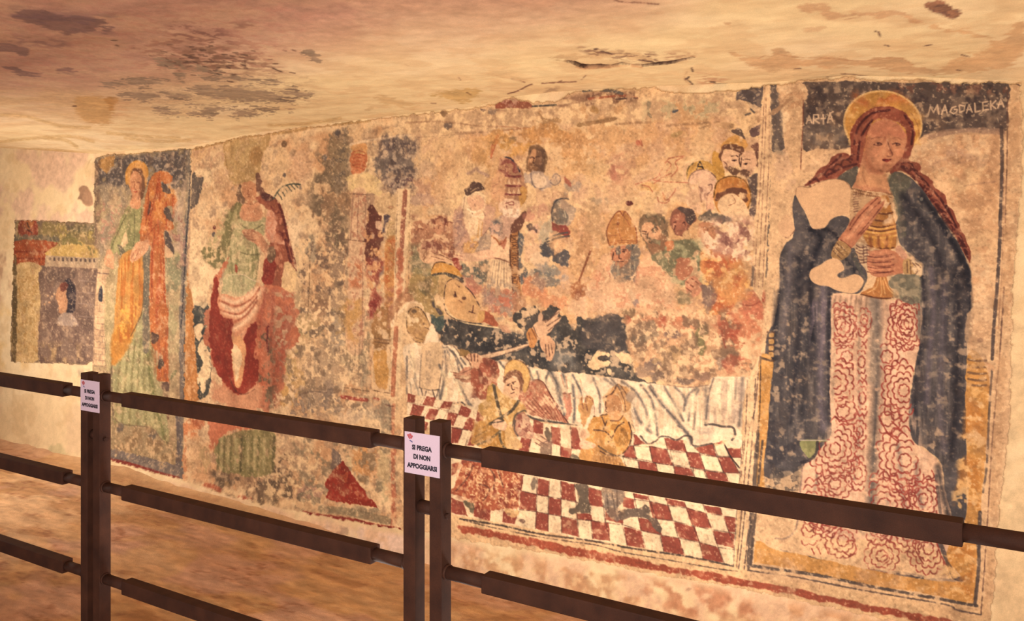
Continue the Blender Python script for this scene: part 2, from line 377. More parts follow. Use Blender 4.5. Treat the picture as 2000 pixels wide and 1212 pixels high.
poly([(958, 310), (985, 308), (1016, 352), (990, 356), (966, 345)], (96, 78, 68), .95, 1.5, 2)
poly([(974, 450), (1000, 445), (1024, 520), (1000, 515), (978, 490)], (104, 84, 72), .95, 1.5, 2)
poly([(972, 590), (998, 585), (1036, 720), (985, 670)], (92, 76, 68), .95, 1.5, 2)
poly([(980, 660), (1030, 720), (985, 735)], (218, 170, 124), .9, 1.5, 1)
lines([[(880, 320), (880, 440), (860, 560)], [(950, 240), (930, 330), (905, 440), (870, 570)], [(960, 600), (972, 800), (980, 1200)], [(905, 650), (902, 900), (908, 1200)], [(990, 360), (960, 420)], [(930, 540), (880, 600)]], (150, 60, 34), 3, .6)
poly([(876, 480), (890, 400), (896, 420), (888, 470)], (90, 60, 50), .8, 1.5, 1)
Z(0, 600, 3.03)
poly([(895, 0), (990, 0), (996, 200), (1000, 450), (975, 440), (930, 420), (945, 300), (970, 330), (960, 280), (920, 250), (900, 200), (930, 190), (940, 170), (900, 150)], (200, 108, 52), 1, 1.5, 2)
mott([(895, 0), (990, 0), (1000, 450), (930, 420), (900, 200)], (176, 80, 42), 'v', .4, .6, .7, 5)
poly([(900, 150), (938, 158), (940, 190), (905, 212)], (92, 66, 52), .95, 1.5, 2)
poly([(945, 280), (972, 320), (968, 350), (942, 360)], (88, 72, 58), .95, 1.5, 2)
poly([(960, 445), (1000, 445), (1000, 490), (962, 480)], (104, 76, 62), .95, 1.5, 2)
line([(992, 520), (1000, 660)], (120, 70, 50), 5, .7)
P('helena/background')
poly([(1005, 430), (1030, 375), (1052, 375), (1040, 400), (1015, 425)], (112, 112, 72), .8, 1.5, 2)
mott([(680, 690), (900, 700), (1050, 800), (1050, 930), (680, 860)], (150, 116, 78), 'm', .35, .6, .8, 8)
mott([(680, 720), (1050, 820), (1050, 930), (680, 860)], (206, 166, 118), 's', .52, .66, .7, 8)
P('helena/painted_border')
poly([(655, 840), (760, 860), (1060, 935), (1085, 945), (1088, 1010), (900, 975), (655, 895)], (126, 110, 100), .95, 1.5, 3, wear=.18, p=True)
line([(655, 902), (800, 935), (950, 985), (1090, 1018)], (152, 56, 44), 14, .95, p=True, wear=.12)
line([(1058, 640), (1068, 800), (1062, 930)], (116, 100, 92), 22, .9, p=True, soft=1.5)
poly([(1062, 0), (1092, 0), (1094, 300), (1086, 1010), (1062, 1000), (1068, 400)], (122, 108, 98), .9, 1.5, 2, p=True)
line([(1092, 0), (1096, 300), (1088, 600)], (70, 60, 58), 4, .8)
Z(0, 260, 3.03)
poly([(1112, 100), (1132, 220), (1122, 500), (1110, 620), (1098, 900), (1092, 1212), (1066, 1212), (1075, 800), (1092, 560), (1110, 330)], (126, 112, 98), .9, 1.5, 2, p=True)
line([(1130, 225), (1112, 500), (1090, 820), (1072, 1212)], (74, 66, 66), 5, .8); line([(1118, 240), (1105, 500)], (196, 170, 130), 3, .6)
mott([(1060, 560), (1120, 560), (1110, 800), (1060, 800)], (150, 110, 100), 's', .4, .6, .8, 5)
# ================================================================ 3 martyr saint, ruined architecture beside her
clip('martyr')
Z(350, 230, 2.6933)
P('martyr/background')
for x, y, rx, ry, c, a in ((120, 340, 90, 80, PA, .8), (100, 700, 60, 180, (236, 196, 144), .8), (540, 480, 60, 140, (232, 190, 140), .8), (600, 600, 50, 90, (240, 202, 156), .8),
        (640, 250, 70, 90, (222, 172, 130), .7), (520, 250, 60, 90, (228, 182, 130), .7), (840, 200, 50, 130, (150, 124, 92), .8), (870, 320, 60, 60, (150, 122, 92), .7),
        (820, 470, 90, 90, (158, 118, 84), .8), (850, 600, 60, 120, (160, 126, 96), .8), (740, 460, 40, 60, (146, 110, 82), .6), (830, 760, 60, 120, (150, 118, 92), .75), (700, 700, 30, 70, (160, 140, 112), .7),
        (800, 960, 90, 110, (158, 126, 96), .7), (740, 1000, 50, 50, (160, 116, 84), .6), (840, 1130, 60, 100, (160, 142, 120), .7), (650, 950, 40, 120, (196, 150, 108), .6), (690, 1090, 70, 60, (186, 158, 108), .6),
        (620, 880, 20, 200, (190, 160, 116), .5), (100, 390, 70, 40, (200, 150, 104), .5), (220, 350, 40, 80, (206, 150, 100), .5), (90, 180, 50, 50, (206, 156, 106), .6), (150, 250, 60, 20, (140, 100, 74), .4)):
    blob(x, y, rx, ry, c, a, 0, .9, var=.12)
mott([(740, 80), (900, 60), (900, 700), (640, 700), (700, 300)], (120, 98, 74), 'm', .5, .66, .8, 8)
mott([(780, 60), (900, 40), (890, 400), (800, 380)], (104, 88, 74), 's', .5, .62, .8, 8)
mott([(620, 640), (900, 560), (900, 1212), (600, 1212)], (112, 88, 74), 'w', .58, .7, .7, 8)
mott([(620, 640), (900, 560), (900, 1212), (600, 1212)], (226, 182, 130), 's', .6, .7, .7, 8)
mott([(60, 140), (460, 110), (430, 330), (100, 380)], (176, 128, 96), 's', .6, .72, .6, 8)
line([(60, 170), (140, 150), (240, 125), (400, 96), (600, 70), (700, 48), (800, 36), (1000, 15)], (180, 132, 74), 10, .6, soft=3)
line([(690, 700), (686, 880), (680, 1040)], (122, 90, 62), 3, .7)
line([(880, 700), (876, 900), (960, 1000)], (200, 120, 70), 2, .4)
for x, y, r, c in ((555, 300, 10, GD), (550, 140, 14, (128, 92, 64)), (185, 575, 8, (110, 40, 34)), (180, 612, 9, GD), (640, 370, 10, GM), (765, 210, 14, GM), (830, 80, 18, GD)): blob(x, y, r, r * 1.3, c, .85)
# ochre stain of the missing halo
poly([(236, 140), (300, 112), (380, 110), (480, 96), (440, 200), (430, 280), (400, 330), (330, 345), (290, 352), (262, 300), (240, 230)], (188, 146, 90), .95, 2, 3)
blob(400, 200, 40, 50, (160, 110, 60), .5); mott([(240, 130), (460, 110), (410, 330), (290, 340)], (204, 166, 108), 'q', .45, .65, .7, 8)
line([(236, 150), (262, 300), (290, 352), (340, 345)], (150, 110, 60), 3, .5)
# grey strip right of the border
poly([(72, 290), (90, 300), (94, 310), (128, 315), (120, 370), (96, 450), (60, 480), (64, 400)], (100, 86, 76), .95, 1.5, 2)
line([(60, 500), (50, 700), (40, 900)], (196, 150, 110), 8, .5)
poly([(34, 820), (50, 870), (76, 1000), (82, 1212), (34, 1212)], (196, 122, 60), .95, 2, 3)
poly([(78, 985), (104, 985), (110, 1060), (128, 1010), (166, 1030), (166, 1212), (88, 1212), (76, 1100)], (78, 74, 70), .95, 1.2, 4, wear=.2)
mott([(78, 985), (166, 1030), (166, 1212), (88, 1212)], (236, 200, 150), 'w', .52, .58, .95, 5)
blob(145, 870, 8, 18, (96, 72, 70), .8); blob(137, 965, 6, 14, (76, 66, 66), .8)
Z(350, 600, 2.6933)
poly([(10, 0), (76, 0), (90, 200), (104, 340), (110, 480), (16, 470), (20, 200)], (198, 124, 62), .95, 2, 3)
mott([(10, 0), (76, 0), (110, 480), (16, 470)], (214, 148, 92), 's', .5, .66, .7, 4)
poly([(76, 0), (160, 0), (168, 260), (170, 380), (160, 440), (130, 475), (106, 470), (100, 330), (88, 200)], (76, 74, 66), .95, 1.2, 4)
poly([(100, 90), (126, 94), (120, 140), (108, 180), (100, 165), (86, 150), (80, 110)], (240, 200, 150), 1, 1, 3)
poly([(110, 180), (140, 170), (148, 210), (130, 230), (160, 225), (168, 320), (160, 370), (140, 400), (134, 440), (116, 440), (100, 360), (112, 330), (128, 280), (104, 230)], (240, 202, 150), 1, 1, 4)
# lower left orange patches
for x, y, rx, ry, c, a in ((60, 640, 50, 60, (212, 120, 70), .8), (30, 780, 20, 120, (210, 124, 76), .7), (90, 760, 50, 80, (218, 170, 120), .8), (150, 800, 40, 60, (196, 160, 108), .7), (110, 600, 30, 40, (206, 100, 60), .6),
        (240, 900, 60, 50, (150, 118, 80), .8), (330, 880, 80, 60, (172, 128, 92), .7), (450, 900, 80, 80, (172, 130, 96), .8), (520, 800, 50, 60, (188, 140, 100), .7), (600, 760, 60, 60, (192, 148, 110), .7), (560, 930, 60, 90, (198, 154, 110), .7),
        (470, 960, 50, 60, (120, 98, 76), .6), (640, 900, 60, 60, (206, 156, 110), .7), (700, 960, 70, 30, (186, 140, 120), .6), (980, 800, 70, 110, (214, 146, 84), .85), (1080, 860, 40, 160, (206, 180, 130), .7), (880, 790, 40, 50, (224, 176, 128), .6),
        (560, 300, 50, 180, (212, 170, 108), .75), (560, 450, 60, 60, (214, 158, 88), .8), (640, 380, 60, 60, (206, 160, 100), .7), (780, 300, 90, 150, (184, 152, 118), .75), (900, 60, 60, 80, (206, 156, 92), .7), (900, 260, 50, 120, (226, 192, 144), .7),
        (700, 470, 60, 50, (158, 130, 104), .7), (780, 430, 50, 40, (170, 140, 116), .7), (980, 540, 120, 40, (176, 152, 124), .6), (900, 580, 60, 40, (228, 190, 150), .7), (1090, 560, 40, 80, (160, 140, 112), .7), (620, 160, 40, 60, (198, 166, 112), .6), (980, 300, 30, 150, (166, 148, 116), .6)):
    blob(x, y, rx, ry, c, a, 0, .9, var=.12)
mott([(160, 850), (560, 740), (660, 1050), (400, 1040), (180, 960)], (104, 84, 66), 'w', .52, .64, .75, 8)
mott([(400, 760), (760, 740), (740, 1050), (420, 1040)], (228, 190, 138), 's', .55, .66, .75, 8)
mott([(600, 650), (1150, 640), (1150, 1100), (640, 1060)], (140, 124, 96), 'w', .56, .68, .7, 8)
mott([(500, 0), (1000, 0), (1000, 560), (500, 540)], (146, 120, 94), 'w', .56, .68, .7, 8)
mott([(500, 0), (1000, 0), (1000, 560), (500, 540)], (236, 196, 146), 's', .62, .7, .8, 8)
mott([(640, 420), (860, 400), (860, 560), (560, 580)], (110, 92, 82), 's', .54, .64, .75, 8)
line([(640, 460), (700, 440), (800, 450)], (116, 94, 80), 5, .5)
P('martyr/painted_saint/painted_skirt')
Z(350, 600, 2.6933)
poly([(190, 720), (230, 680), (320, 650), (360, 640), (500, 650), (510, 760), (490, 870), (390, 890), (300, 870), (240, 860), (200, 800)], (150, 136, 84), .9, 3, 4, wear=.12)
for x in (210, 240, 275, 330, 345, 385, 420, 500): folds([(x + 6, 680), (x, 770), (x - 2, 860)], (96, 86, 56) if x in (330, 500) else (124, 114, 70), 6, .6)
for x in (225, 260, 300, 365, 400, 450): folds([(x + 4, 690), (x, 850)], (190, 172, 118), 7, .5)
P('martyr/painted_saint')
Z(350, 230, 2.6933)
# dark green sleeves and mantle left
poly([(300, 450), (330, 455), (330, 540), (300, 560), (270, 640), (250, 700), (240, 780), (220, 800), (180, 790), (130, 740), (120, 700), (150, 680), (200, 690), (230, 600), (250, 510)], (122, 112, 68), .9, 3, 5, wear=.12)
mott([(230, 480), (330, 450), (250, 800), (120, 740)], (160, 148, 96), 's', .5, .66, .7, 5)
mott([(120, 690), (240, 670), (230, 790), (150, 770)], (214, 176, 124), 's', .5, .66, .8, 5)
poly([(120, 745), (190, 800), (210, 800), (190, 850), (150, 900), (140, 990), (110, 990), (70, 960), (60, 730)], (240, 202, 150), .8, 3, 4)
# bodice
poly([(300, 545), (330, 535), (420, 545), (450, 525), (462, 580), (440, 620), (400, 640), (420, 720), (400, 800), (400, 870), (330, 830), (270, 830), (235, 830), (250, 760), (270, 650)], (172, 158, 108), .95, 2.5, 3)
mott([(270, 540), (460, 540), (400, 860), (240, 840)], (200, 178, 128), 's', .5, .65, .7, 4)
mott([(260, 690), (420, 690), (420, 850), (240, 840)], (132, 124, 76), 'v', .55, .7, .6, 4)
lines([[(300, 700), (370, 720), (420, 715)], [(320, 560), (380, 590), (440, 560)], [(400, 650), (415, 740), (410, 800)]], (112, 100, 64), 4, .55)
poly([(240, 828), (340, 825), (400, 860), (360, 930), (300, 940), (225, 930), (225, 880)], (176, 166, 116), .95, 2.5, 3)
for x in (250, 275, 300, 325, 350): folds([(x, 840), (x - 6, 925)], (206, 186, 134), 5, .6)
line([(245, 826), (300, 824), (340, 826), (380, 850), (420, 864)], (236, 200, 160), 3, .7)
poly([(292, 775), (304, 780), (304, 812), (294, 812)], (178, 66, 46), .8, 1.5, 2)
P('martyr/painted_saint/painted_mantle')
# mantle on the right shoulder
poly([(405, 420), (450, 395), (490, 410), (525, 440), (545, 500), (565, 580), (580, 650), (600, 720), (612, 800), (580, 770), (560, 760), (548, 830), (530, 900), (455, 880), (440, 840), (460, 800), (470, 700), (480, 640), (455, 600), (480, 560), (500, 500), (450, 470)], (160, 84, 58), .95, 2, 3)
poly([(470, 490), (500, 500), (512, 560), (505, 600), (540, 640), (560, 660), (530, 660), (480, 650), (452, 600)], (226, 160, 124), .9, 2.5, 3)
mott([(460, 480), (560, 500), (600, 780), (450, 860)], (200, 124, 90), 's', .5, .62, .75, 5)
mott([(420, 400), (520, 430), (560, 620), (540, 660), (500, 500)], (110, 44, 40), 'm', .45, .62, .8, 4)
poly([(452, 740), (505, 740), (500, 860), (448, 870), (440, 830)], (156, 58, 42), .9, 2, 3)
poly([(560, 760), (612, 800), (606, 910), (560, 905), (540, 880)], (232, 190, 134), .9, 2, 3)
lines([[(520, 440), (548, 520), (575, 640), (604, 740), (614, 800)], [(560, 640), (580, 730), (600, 790)]], (116, 50, 42), 9, .7)
line([(540, 905), (600, 918)], (120, 80, 56), 3, .6)
# the great fall of the mantle
poly([(190, 830), (232, 760), (262, 730), (250, 770), (215, 840), (208, 930), (290, 950), (400, 900), (440, 880), (540, 890), (600, 930), (610, 1040), (600, 1212), (160, 1212), (166, 1000), (170, 900)], (202, 112, 76), .95, 2, 4)
Z(350, 600, 2.6933)
poly([(160, 0), (606, 0), (590, 100), (560, 260), (556, 400), (500, 480), (470, 560), (420, 530), (370, 560), (180, 470), (230, 400), (180, 300), (165, 180)], (204, 120, 84), .95, 3, 5, wear=.08)
poly([(150, 520), (380, 540), (380, 640), (300, 640), (220, 680), (170, 760), (160, 620)], (212, 116, 78), .9, 4, 6, wear=.15)
for pts, c, w, a in (([(250, -40), (350, 0), (300, 140), (270, 340)], (232, 176, 132), 30, .6), ([(400, 0), (330, 100), (290, 230)], (226, 160, 118), 22, .6), ([(430, 20), (420, 200), (440, 400)], (198, 100, 66), 26, .5), ([(520, 0), (510, 200), (505, 500)], (178, 96, 66), 24, .6), ([(560, 30), (550, 200), (530, 330)], (176, 84, 60), 18, .5)):
    folds(pts, c, w, a)
mott([(450, 0), (606, 0), (560, 400), (470, 560)], (150, 104, 78), 's', .5, .64, .7, 8)
mott([(420, 100), (500, 100), (500, 540), (410, 500)], (100, 90, 66), 'w', .5, .6, .7, 6)
poly([(240, 420), (300, 460), (420, 400), (430, 480), (380, 560), (180, 480), (170, 400), (190, 380)], (212, 148, 106), .8, 5, 6, wear=.2)
# bright red remains
poly([(166, 0), (180, -60), (200, -20), (240, 60), (280, 60), (290, 100), (276, 130), (276, 200), (286, 300), (292, 400), (320, 420), (336, 370), (346, 250), (340, 150), (370, 130), (380, 90), (402, 120), (400, 200), (396, 260), (410, 290), (420, 330), (410, 390), (370, 440), (330, 460), (290, 445), (240, 400), (190, 320), (170, 200), (160, 100)], (164, 60, 40), 1, 1, 3)
poly([(276, 110), (345, 190), (345, 270), (330, 380), (312, 425), (292, 395), (282, 280), (274, 180)], (228, 158, 104), 1, 1.5, 3)
poly([(280, 200), (310, 200), (330, 260), (310, 360), (300, 380), (288, 300)], (240, 200, 150), .9, 3, 4)
poly([(352, 120), (400, 80), (410, 110), (402, 160), (380, 180), (350, 170)], (160, 58, 40), 1, 1, 3)
for x, y in ((405, 245), (412, 285), (460, 110), (470, 100)): blob(x, y, 8, 14, (160, 58, 40), .9)
line([(470, 90), (462, 160), (468, 230)], (120, 52, 44), 8, .7)
line([(262, 360), (300, 440), (350, 455), (400, 430)], (110, 60, 44), 4, .5)
P('martyr/painted_saint/painted_mantle')
Z(350, 230, 2.6933)
poly([(165, 985), (172, 880), (188, 840), (206, 850), (200, 900), (212, 960), (215, 1030), (250, 1050), (284, 1065), (276, 1120), (276, 1212), (166, 1212)], (160, 60, 40), 1, 1, 3)
poly([(208, 930), (290, 945), (350, 935), (400, 900), (470, 900), (440, 960), (400, 1060), (340, 1120), (284, 1150), (284, 1060), (240, 1050), (212, 1020)], (216, 142, 100), .95, 2, 3)
for pts in ([(230, 945), (300, 970), (400, 900)], [(225, 980), (310, 1010), (420, 900)], [(240, 1020), (330, 1040), (400, 960), (440, 900)], [(290, 1110), (360, 1060), (400, 1000)]):
    folds(pts, (238, 188, 144), 12, .7)
for pts in ([(212, 960), (300, 990), (380, 950), (425, 890)], [(216, 1010), (320, 1030), (410, 940)], [(285, 1075), (350, 1040), (410, 960)]):
    folds(pts, (176, 92, 62), 5, .6)
poly([(352, 1110), (370, 1100), (380, 1085), (410, 1090), (405, 1150), (400, 1212), (355, 1212), (360, 1150)], (160, 58, 40), 1, 1, 3)
mott([(440, 880), (606, 920), (600, 1212), (430, 1212)], (176, 100, 74), 's', .48, .62, .75, 6)
mott([(500, 900), (606, 920), (600, 1212), (500, 1212)], (196, 156, 116), 'w', .55, .65, .75, 6)
lines([[(455, 900), (440, 1000), (425, 1120)], [(500, 900), (490, 1050), (480, 1212)]], (168, 84, 60), 10, .5, soft=4)
P('martyr/painted_saint')
poly([(560, 760), (612, 800), (606, 910), (545, 890)], (234, 190, 132), .9, 2, 3)
# head, neck, hands
poly([(318, 500), (345, 450), (410, 445), (440, 480), (425, 530), (380, 545), (330, 535)], (208, 138, 96), .95, 2.5, 2)
poly([(330, 350), (370, 335), (405, 345), (410, 395), (395, 430), (370, 448), (345, 430), (330, 390)], (206, 136, 92), .95, 2, 2)
poly([(303, 370), (325, 350), (332, 400), (345, 440), (330, 450), (308, 430)], (116, 84, 62), .85, 2, 3)
poly([(408, 300), (425, 290), (432, 330), (445, 380), (480, 405), (440, 410), (415, 400), (405, 350)], (120, 74, 58), .85, 2, 3)
poly([(440, 400), (480, 400), (505, 425), (470, 440), (430, 425)], (92, 54, 48), .85, 2, 3)
lines([[(348, 375), (358, 373)], [(376, 372), (388, 374)], [(364, 380), (362, 400), (370, 402)], [(358, 415), (375, 416)]], (140, 76, 50), 3.5, .6)
line([(345, 445), (380, 455), (415, 440)], (150, 96, 62), 4, .4)
poly([(330, 595), (370, 585), (420, 600), (450, 640), (470, 680), (465, 710), (430, 700), (400, 660), (360, 640)], (196, 130, 92), .95, 2, 2)
lines([[(335, 605), (380, 610)], [(340, 620), (390, 628)], [(355, 635), (395, 645)], [(370, 590), (410, 605)]], (142, 84, 60), 3, .6)
poly([(465, 690), (500, 680), (505, 740), (480, 760), (462, 730)], (120, 96, 70), .8, 2, 3)
# palm frond
P('martyr/painted_palm')
line([(498, 425), (515, 395), (545, 365), (590, 348), (638, 350)], (86, 86, 70), 6, .85, p=True)
for k, (x, y) in enumerate(((520, 395), (535, 378), (552, 365), (570, 358), (590, 352), (610, 350))): lines([[(x, y), (x + 14, y + 20 - k), (x + 22, y + 34 - k * 2)]], (96, 92, 74), 4, .75, p=True)
# right part: painted stone niches
P('martyr/background')
P('martyr/painted_head')
poly([(905, 180), (930, 140), (975, 135), (990, 170), (985, 250), (960, 290), (930, 310), (902, 280), (898, 230)], (206, 112, 66), .9, 2, 3)
poly([(900, 160), (925, 130), (970, 130), (992, 160), (985, 185), (920, 185)], (218, 156, 92), .85, 2, 3)
for k in range(6): line([(915, 180 + k * 18), (940, 172 + k * 18), (975, 182 + k * 18)], (176, 72, 44), 3, .6)
line([(985, 170), (998, 220), (985, 290)], (186, 140, 90), 5, .6)
P('martyr/painted_column')
poly([(890, 310), (1000, 290), (1070, 350), (1060, 400), (1030, 410), (900, 380)], (232, 194, 132), .9, 2.5, 4)
poly([(915, 390), (990, 395), (985, 650), (970, 900), (965, 1212), (880, 1212), (895, 900), (900, 650)], (220, 172, 130), .9, 2, 3)
mott([(915, 390), (990, 395), (965, 1212), (880, 1212)], (176, 112, 84), 's', .52, .64, .75, 4)
mott([(890, 760), (975, 760), (965, 900), (890, 900)], (200, 110, 68), 'm', .5, .62, .8, 4)
mott([(880, 950), (960, 950), (960, 1212), (880, 1212)], (214, 156, 82), 'q', .4, .6, .8, 4)
lines([[(918, 395), (905, 640)], [(948, 395), (940, 640)], [(988, 400), (978, 640)], [(970, 700), (965, 1212)]], (150, 104, 84), 3, .6)
lines([[(885, 640), (985, 650)], [(900, 400), (1030, 405)]], (130, 90, 70), 4, .6)
poly([(990, 400), (1030, 400), (1020, 470), (1000, 480)], (180, 140, 110), .8, 2, 3)
P('martyr/painted_figure')
poly([(1005, 460), (1040, 480), (1070, 520), (1060, 580), (1080, 640), (1060, 660), (1040, 760), (990, 780), (985, 600), (1000, 530)], (110, 56, 46), .9, 2, 5, wear=.15)
poly([(1040, 545), (1065, 545), (1078, 570), (1060, 590), (1040, 575)], (216, 170, 134), .95, 1.5, 2)
poly([(1085, 505), (1115, 515), (1090, 560), (1090, 600), (1075, 600), (1076, 560)], (82, 66, 74), .9, 1.5, 3)
blob(1037, 702, 9, 10, (60, 46, 44), .9); blob(1018, 625, 12, 14, (220, 176, 136), .8); blob(1030, 780, 26, 50, (130, 120, 116), .6); blob(1040, 800, 40, 36, (140, 116, 110), .7)
mott([(985, 740), (1090, 740), (1080, 1040), (985, 1060)], (170, 78, 60), 'm', .42, .6, .85, 5)
mott([(985, 600), (1110, 600), (1100, 900), (985, 900)], (214, 150, 96), 's', .52, .64, .8, 5)
mott([(990, 940), (1060, 940), (1040, 1060), (990, 1050)], (150, 58, 50), 'm', .3, .5, .8, 5)
P('martyr/painted_figure#2')
poly([(1110, 545), (1150, 545), (1168, 580), (1160, 640), (1110, 640), (1095, 600)], (212, 172, 116), .85, 2.5, 3)
line([(1110, 640), (1100, 590), (1120, 550), (1150, 552), (1166, 590)], (150, 120, 80), 3, .5); blob(1132, 570, 16, 16, (180, 136, 96), .6)
poly([(1095, 640), (1160, 640), (1150, 900), (1090, 1010), (1085, 800)], (206, 138, 76), .9, 3, 4)
mott([(1095, 640), (1160, 640), (1150, 900), (1085, 900)], (184, 96, 50), 's', .5, .62, .8, 4)
P('martyr/background')
poly([(1045, 440), (1100, 400), (1170, 378), (1175, 600), (1120, 520), (1080, 505), (1050, 500), (1035, 470)], (216, 174, 124), .95, 2, 3)
blob(1115, 470, 18, 10, (176, 120, 84), .6)
for x, y, rx, ry, c, a in ((1130, 160, 90, 50, (108, 92, 90), .85), (1100, 230, 60, 60, (136, 116, 104), .7), (1170, 320, 60, 45, (100, 76, 76), .85), (1110, 340, 40, 40, (110, 88, 84), .8), (1190, 230, 30, 60, (150, 122, 108), .6)):
    blob(x, y, rx, ry, c, a, 0, 1.1)
mott([(1040, 130), (1212, 100), (1212, 380), (1060, 380)], (180, 152, 128), 's', .5, .62, .8, 8)
mott([(1040, 130), (1212, 100), (1212, 380), (1060, 380)], (96, 78, 76), 'w', .52, .62, .8, 8)
line([(900, 140), (1000, 118), (1212, 92)], (236, 200, 160), 9, .6, soft=3)
mott([(1100, 900), (1212, 860), (1212, 960), (1130, 1110), (1090, 1040)], (176, 108, 84), 'm', .3, .55, .85, 5)
# white + red edge of the deathbed scene
P('martyr/painted_border')
Z()
poly([(776, 368), (803, 368), (798, 460), (792, 560), (786, 660), (781, 760), (764, 760), (766, 640), (772, 560)], (236, 196, 146), .95, 1.5, 1.5, sm=False)
line([(791, 372), (787, 450), (783, 510), (776, 570)], (160, 84, 62), 9, .85, p=True); line([(800, 372), (797, 560), (784, 760)], (222, 176, 120), 3, .6)
line([(775, 640), (772, 700), (769, 770)], (190, 104, 70), 9, .8, p=True); line([(770, 790), (768, 870), (770, 960), (766, 1030)], (196, 108, 74), 7, .6, wear=.35, p=True)
line([(797, 380), (792, 560)], (120, 88, 66), 1.4, .6)
Z(350, 600, 2.6933)
poly([(1030, 200), (1108, 200), (1104, 450), (1020, 440)], (226, 182, 132), .9, 2, 3)
poly([(1060, 225), (1085, 225), (1100, 300), (1108, 340), (1095, 420), (1060, 430), (1040, 400), (1022, 250)], (208, 146, 72), .9, 2, 3)
poly([(1030, 20), (1110, 10), (1104, 200), (1026, 196), (1020, 80)], (160, 108, 60), .8, 3, 5, wear=.3)
lines([[(1030, 180), (1105, 190)], [(1030, 162), (1105, 172)], [(870, 420), (1000, 440)], [(1020, 435), (1110, 450)]], (120, 84, 60), 3, .7)
line([(862, 468), (920, 478), (990, 486)], (178, 72, 58), 12, .8, wear=.3, p=True)
line([(1030, 478), (1052, 482)], (178, 72, 58), 8, .8)
lines([[(885, 200), (882, 300)], [(905, 210), (900, 320)], [(930, 200), (925, 300)], [(950, 190), (945, 400)], [(1000, 180), (990, 450)]], (150, 122, 90), 4, .5)
line([(870, 400), (862, 450)], (236, 200, 150), 6, .7)
# bright red pyramid with grey tip
P('martyr/painted_pyramid')
poly([(865, 800), (885, 830), (940, 910), (1000, 990), (1046, 1050), (1020, 1045), (900, 1030), (800, 1012), (772, 1005), (790, 960), (770, 930), (790, 880), (820, 840)], (164, 54, 38), 1, 1.2, 3, sm=False)
mott([(820, 820), (900, 860), (960, 1000), (800, 1000)], (190, 90, 56), 's', .58, .7, .6, 4)
poly([(812, 735), (862, 795), (830, 840), (800, 850), (808, 790)], (128, 108, 96), .9, 2, 4)
poly(rect(888, 785, 912, 836), (238, 202, 146), 1, .8, .5, sm=False)
P('martyr/painted_border')
line([(655, 1078), (720, 1092), (850, 1110), (950, 1125), (1050, 1148), (1160, 1165)], (160, 60, 48), 15, .9, wear=.2, p=True)
line([(750, 1060), (900, 1075), (1100, 1120)], (136, 122, 92), 28, .55, soft=3, wear=.3)
line([(1110, 510), (1118, 640)], (110, 90, 72), 8, .5, wear=.4); line([(1090, 512), (1130, 520)], (120, 70, 56), 5, .6)
line([(1140, 700), (1128, 860), (1136, 1000), (1130, 1150)], (190, 100, 72), 16, .5, wear=.4)
line([(140, 935), (180, 942), (210, 960)], (190, 90, 60), 18, .7, soft=3); line([(320, 1000), (370, 1008)], (196, 90, 62), 16, .8, soft=3)
P()
# ================================================================ 4 the deathbed scene
clip('deathbed', 'martyr')
def hair(pts, col, w=5, a=.7): line(pts, col, w, a, soft=1.5, wear=.2)
P('deathbed/background')
Z(760, 180, 3.03)
# upper frieze
mott([(120, 130), (600, 80), (1212, 40), (2300, -30), (2240, 130), (1212, 190), (640, 230), (60, 280)], (206, 164, 122), 'm', .2, .5, .8, 6)
mott([(120, 130), (600, 80), (1212, 40), (2300, -30), (2240, 130), (1212, 190), (640, 230), (60, 280)], (232, 192, 140), 's', .5, .64, .8, 6)
mott([(600, 60), (1212, 0), (2300, -60), (2240, 60), (1212, 90), (640, 130)], (150, 106, 80), 'h', .5, .62, .8, 6)
poly([(635, 60), (660, 36), (700, 36), (735, 60), (770, 50), (840, 70), (840, 92), (700, 94), (640, 92)], (160, 84, 62), .95, 1.5, 4, wear=.15)
mott([(640, 40), (760, 40), (760, 90), (640, 90)], (196, 140, 120), 's', .5, .6, .7, 3)
line([(850, 84), (920, 80), (990, 76)], (88, 80, 72), 7, .85)
poly([(300, 108), (328, 118), (362, 106), (350, 130), (322, 150), (306, 135)], (140, 104, 72), .9, 1, 3)
poly([(330, 190), (352, 180), (378, 190), (352, 224), (336, 216)], (116, 96, 86), .9, 1, 3)
poly([(540, 98), (576, 104), (560, 120)], (110, 86, 76), .8, 1, 3); poly([(590, 112), (640, 110), (615, 135)], (120, 100, 90), .6, 2, 3)
lines([[(100, 180), (300, 175), (520, 198), (640, 205)], [(400, 240), (560, 236), (840, 210)]], (160, 116, 84), 8, .45, soft=3)
line([(150, 270), (330, 256), (600, 236)], (150, 110, 84), 2, .5)
poly([(892, 128), (930, 155), (1018, 155), (1018, 182), (960, 172), (920, 192), (905, 165)], (180, 136, 90), .9, 1, 3)
poly([(1115, 195), (1150, 175), (1212, 172), (1300, 155), (1350, 148), (1330, 170), (1240, 190), (1140, 208)], (168, 126, 82), .9, 1, 3)
lines([[(640, 200), (700, 205), (820, 214)], [(700, 225), (820, 210)]], (176, 100, 66), 4, .4)
poly([(660, 262), (690, 248), (712, 266), (758, 260), (748, 290), (708, 306), (676, 290)], (150, 116, 80), .9, 1, 3)
poly([(630, 270), (645, 245), (650, 275), (628, 330), (610, 390), (598, 385), (606, 320)], (190, 92, 60), .8, 2, 3)
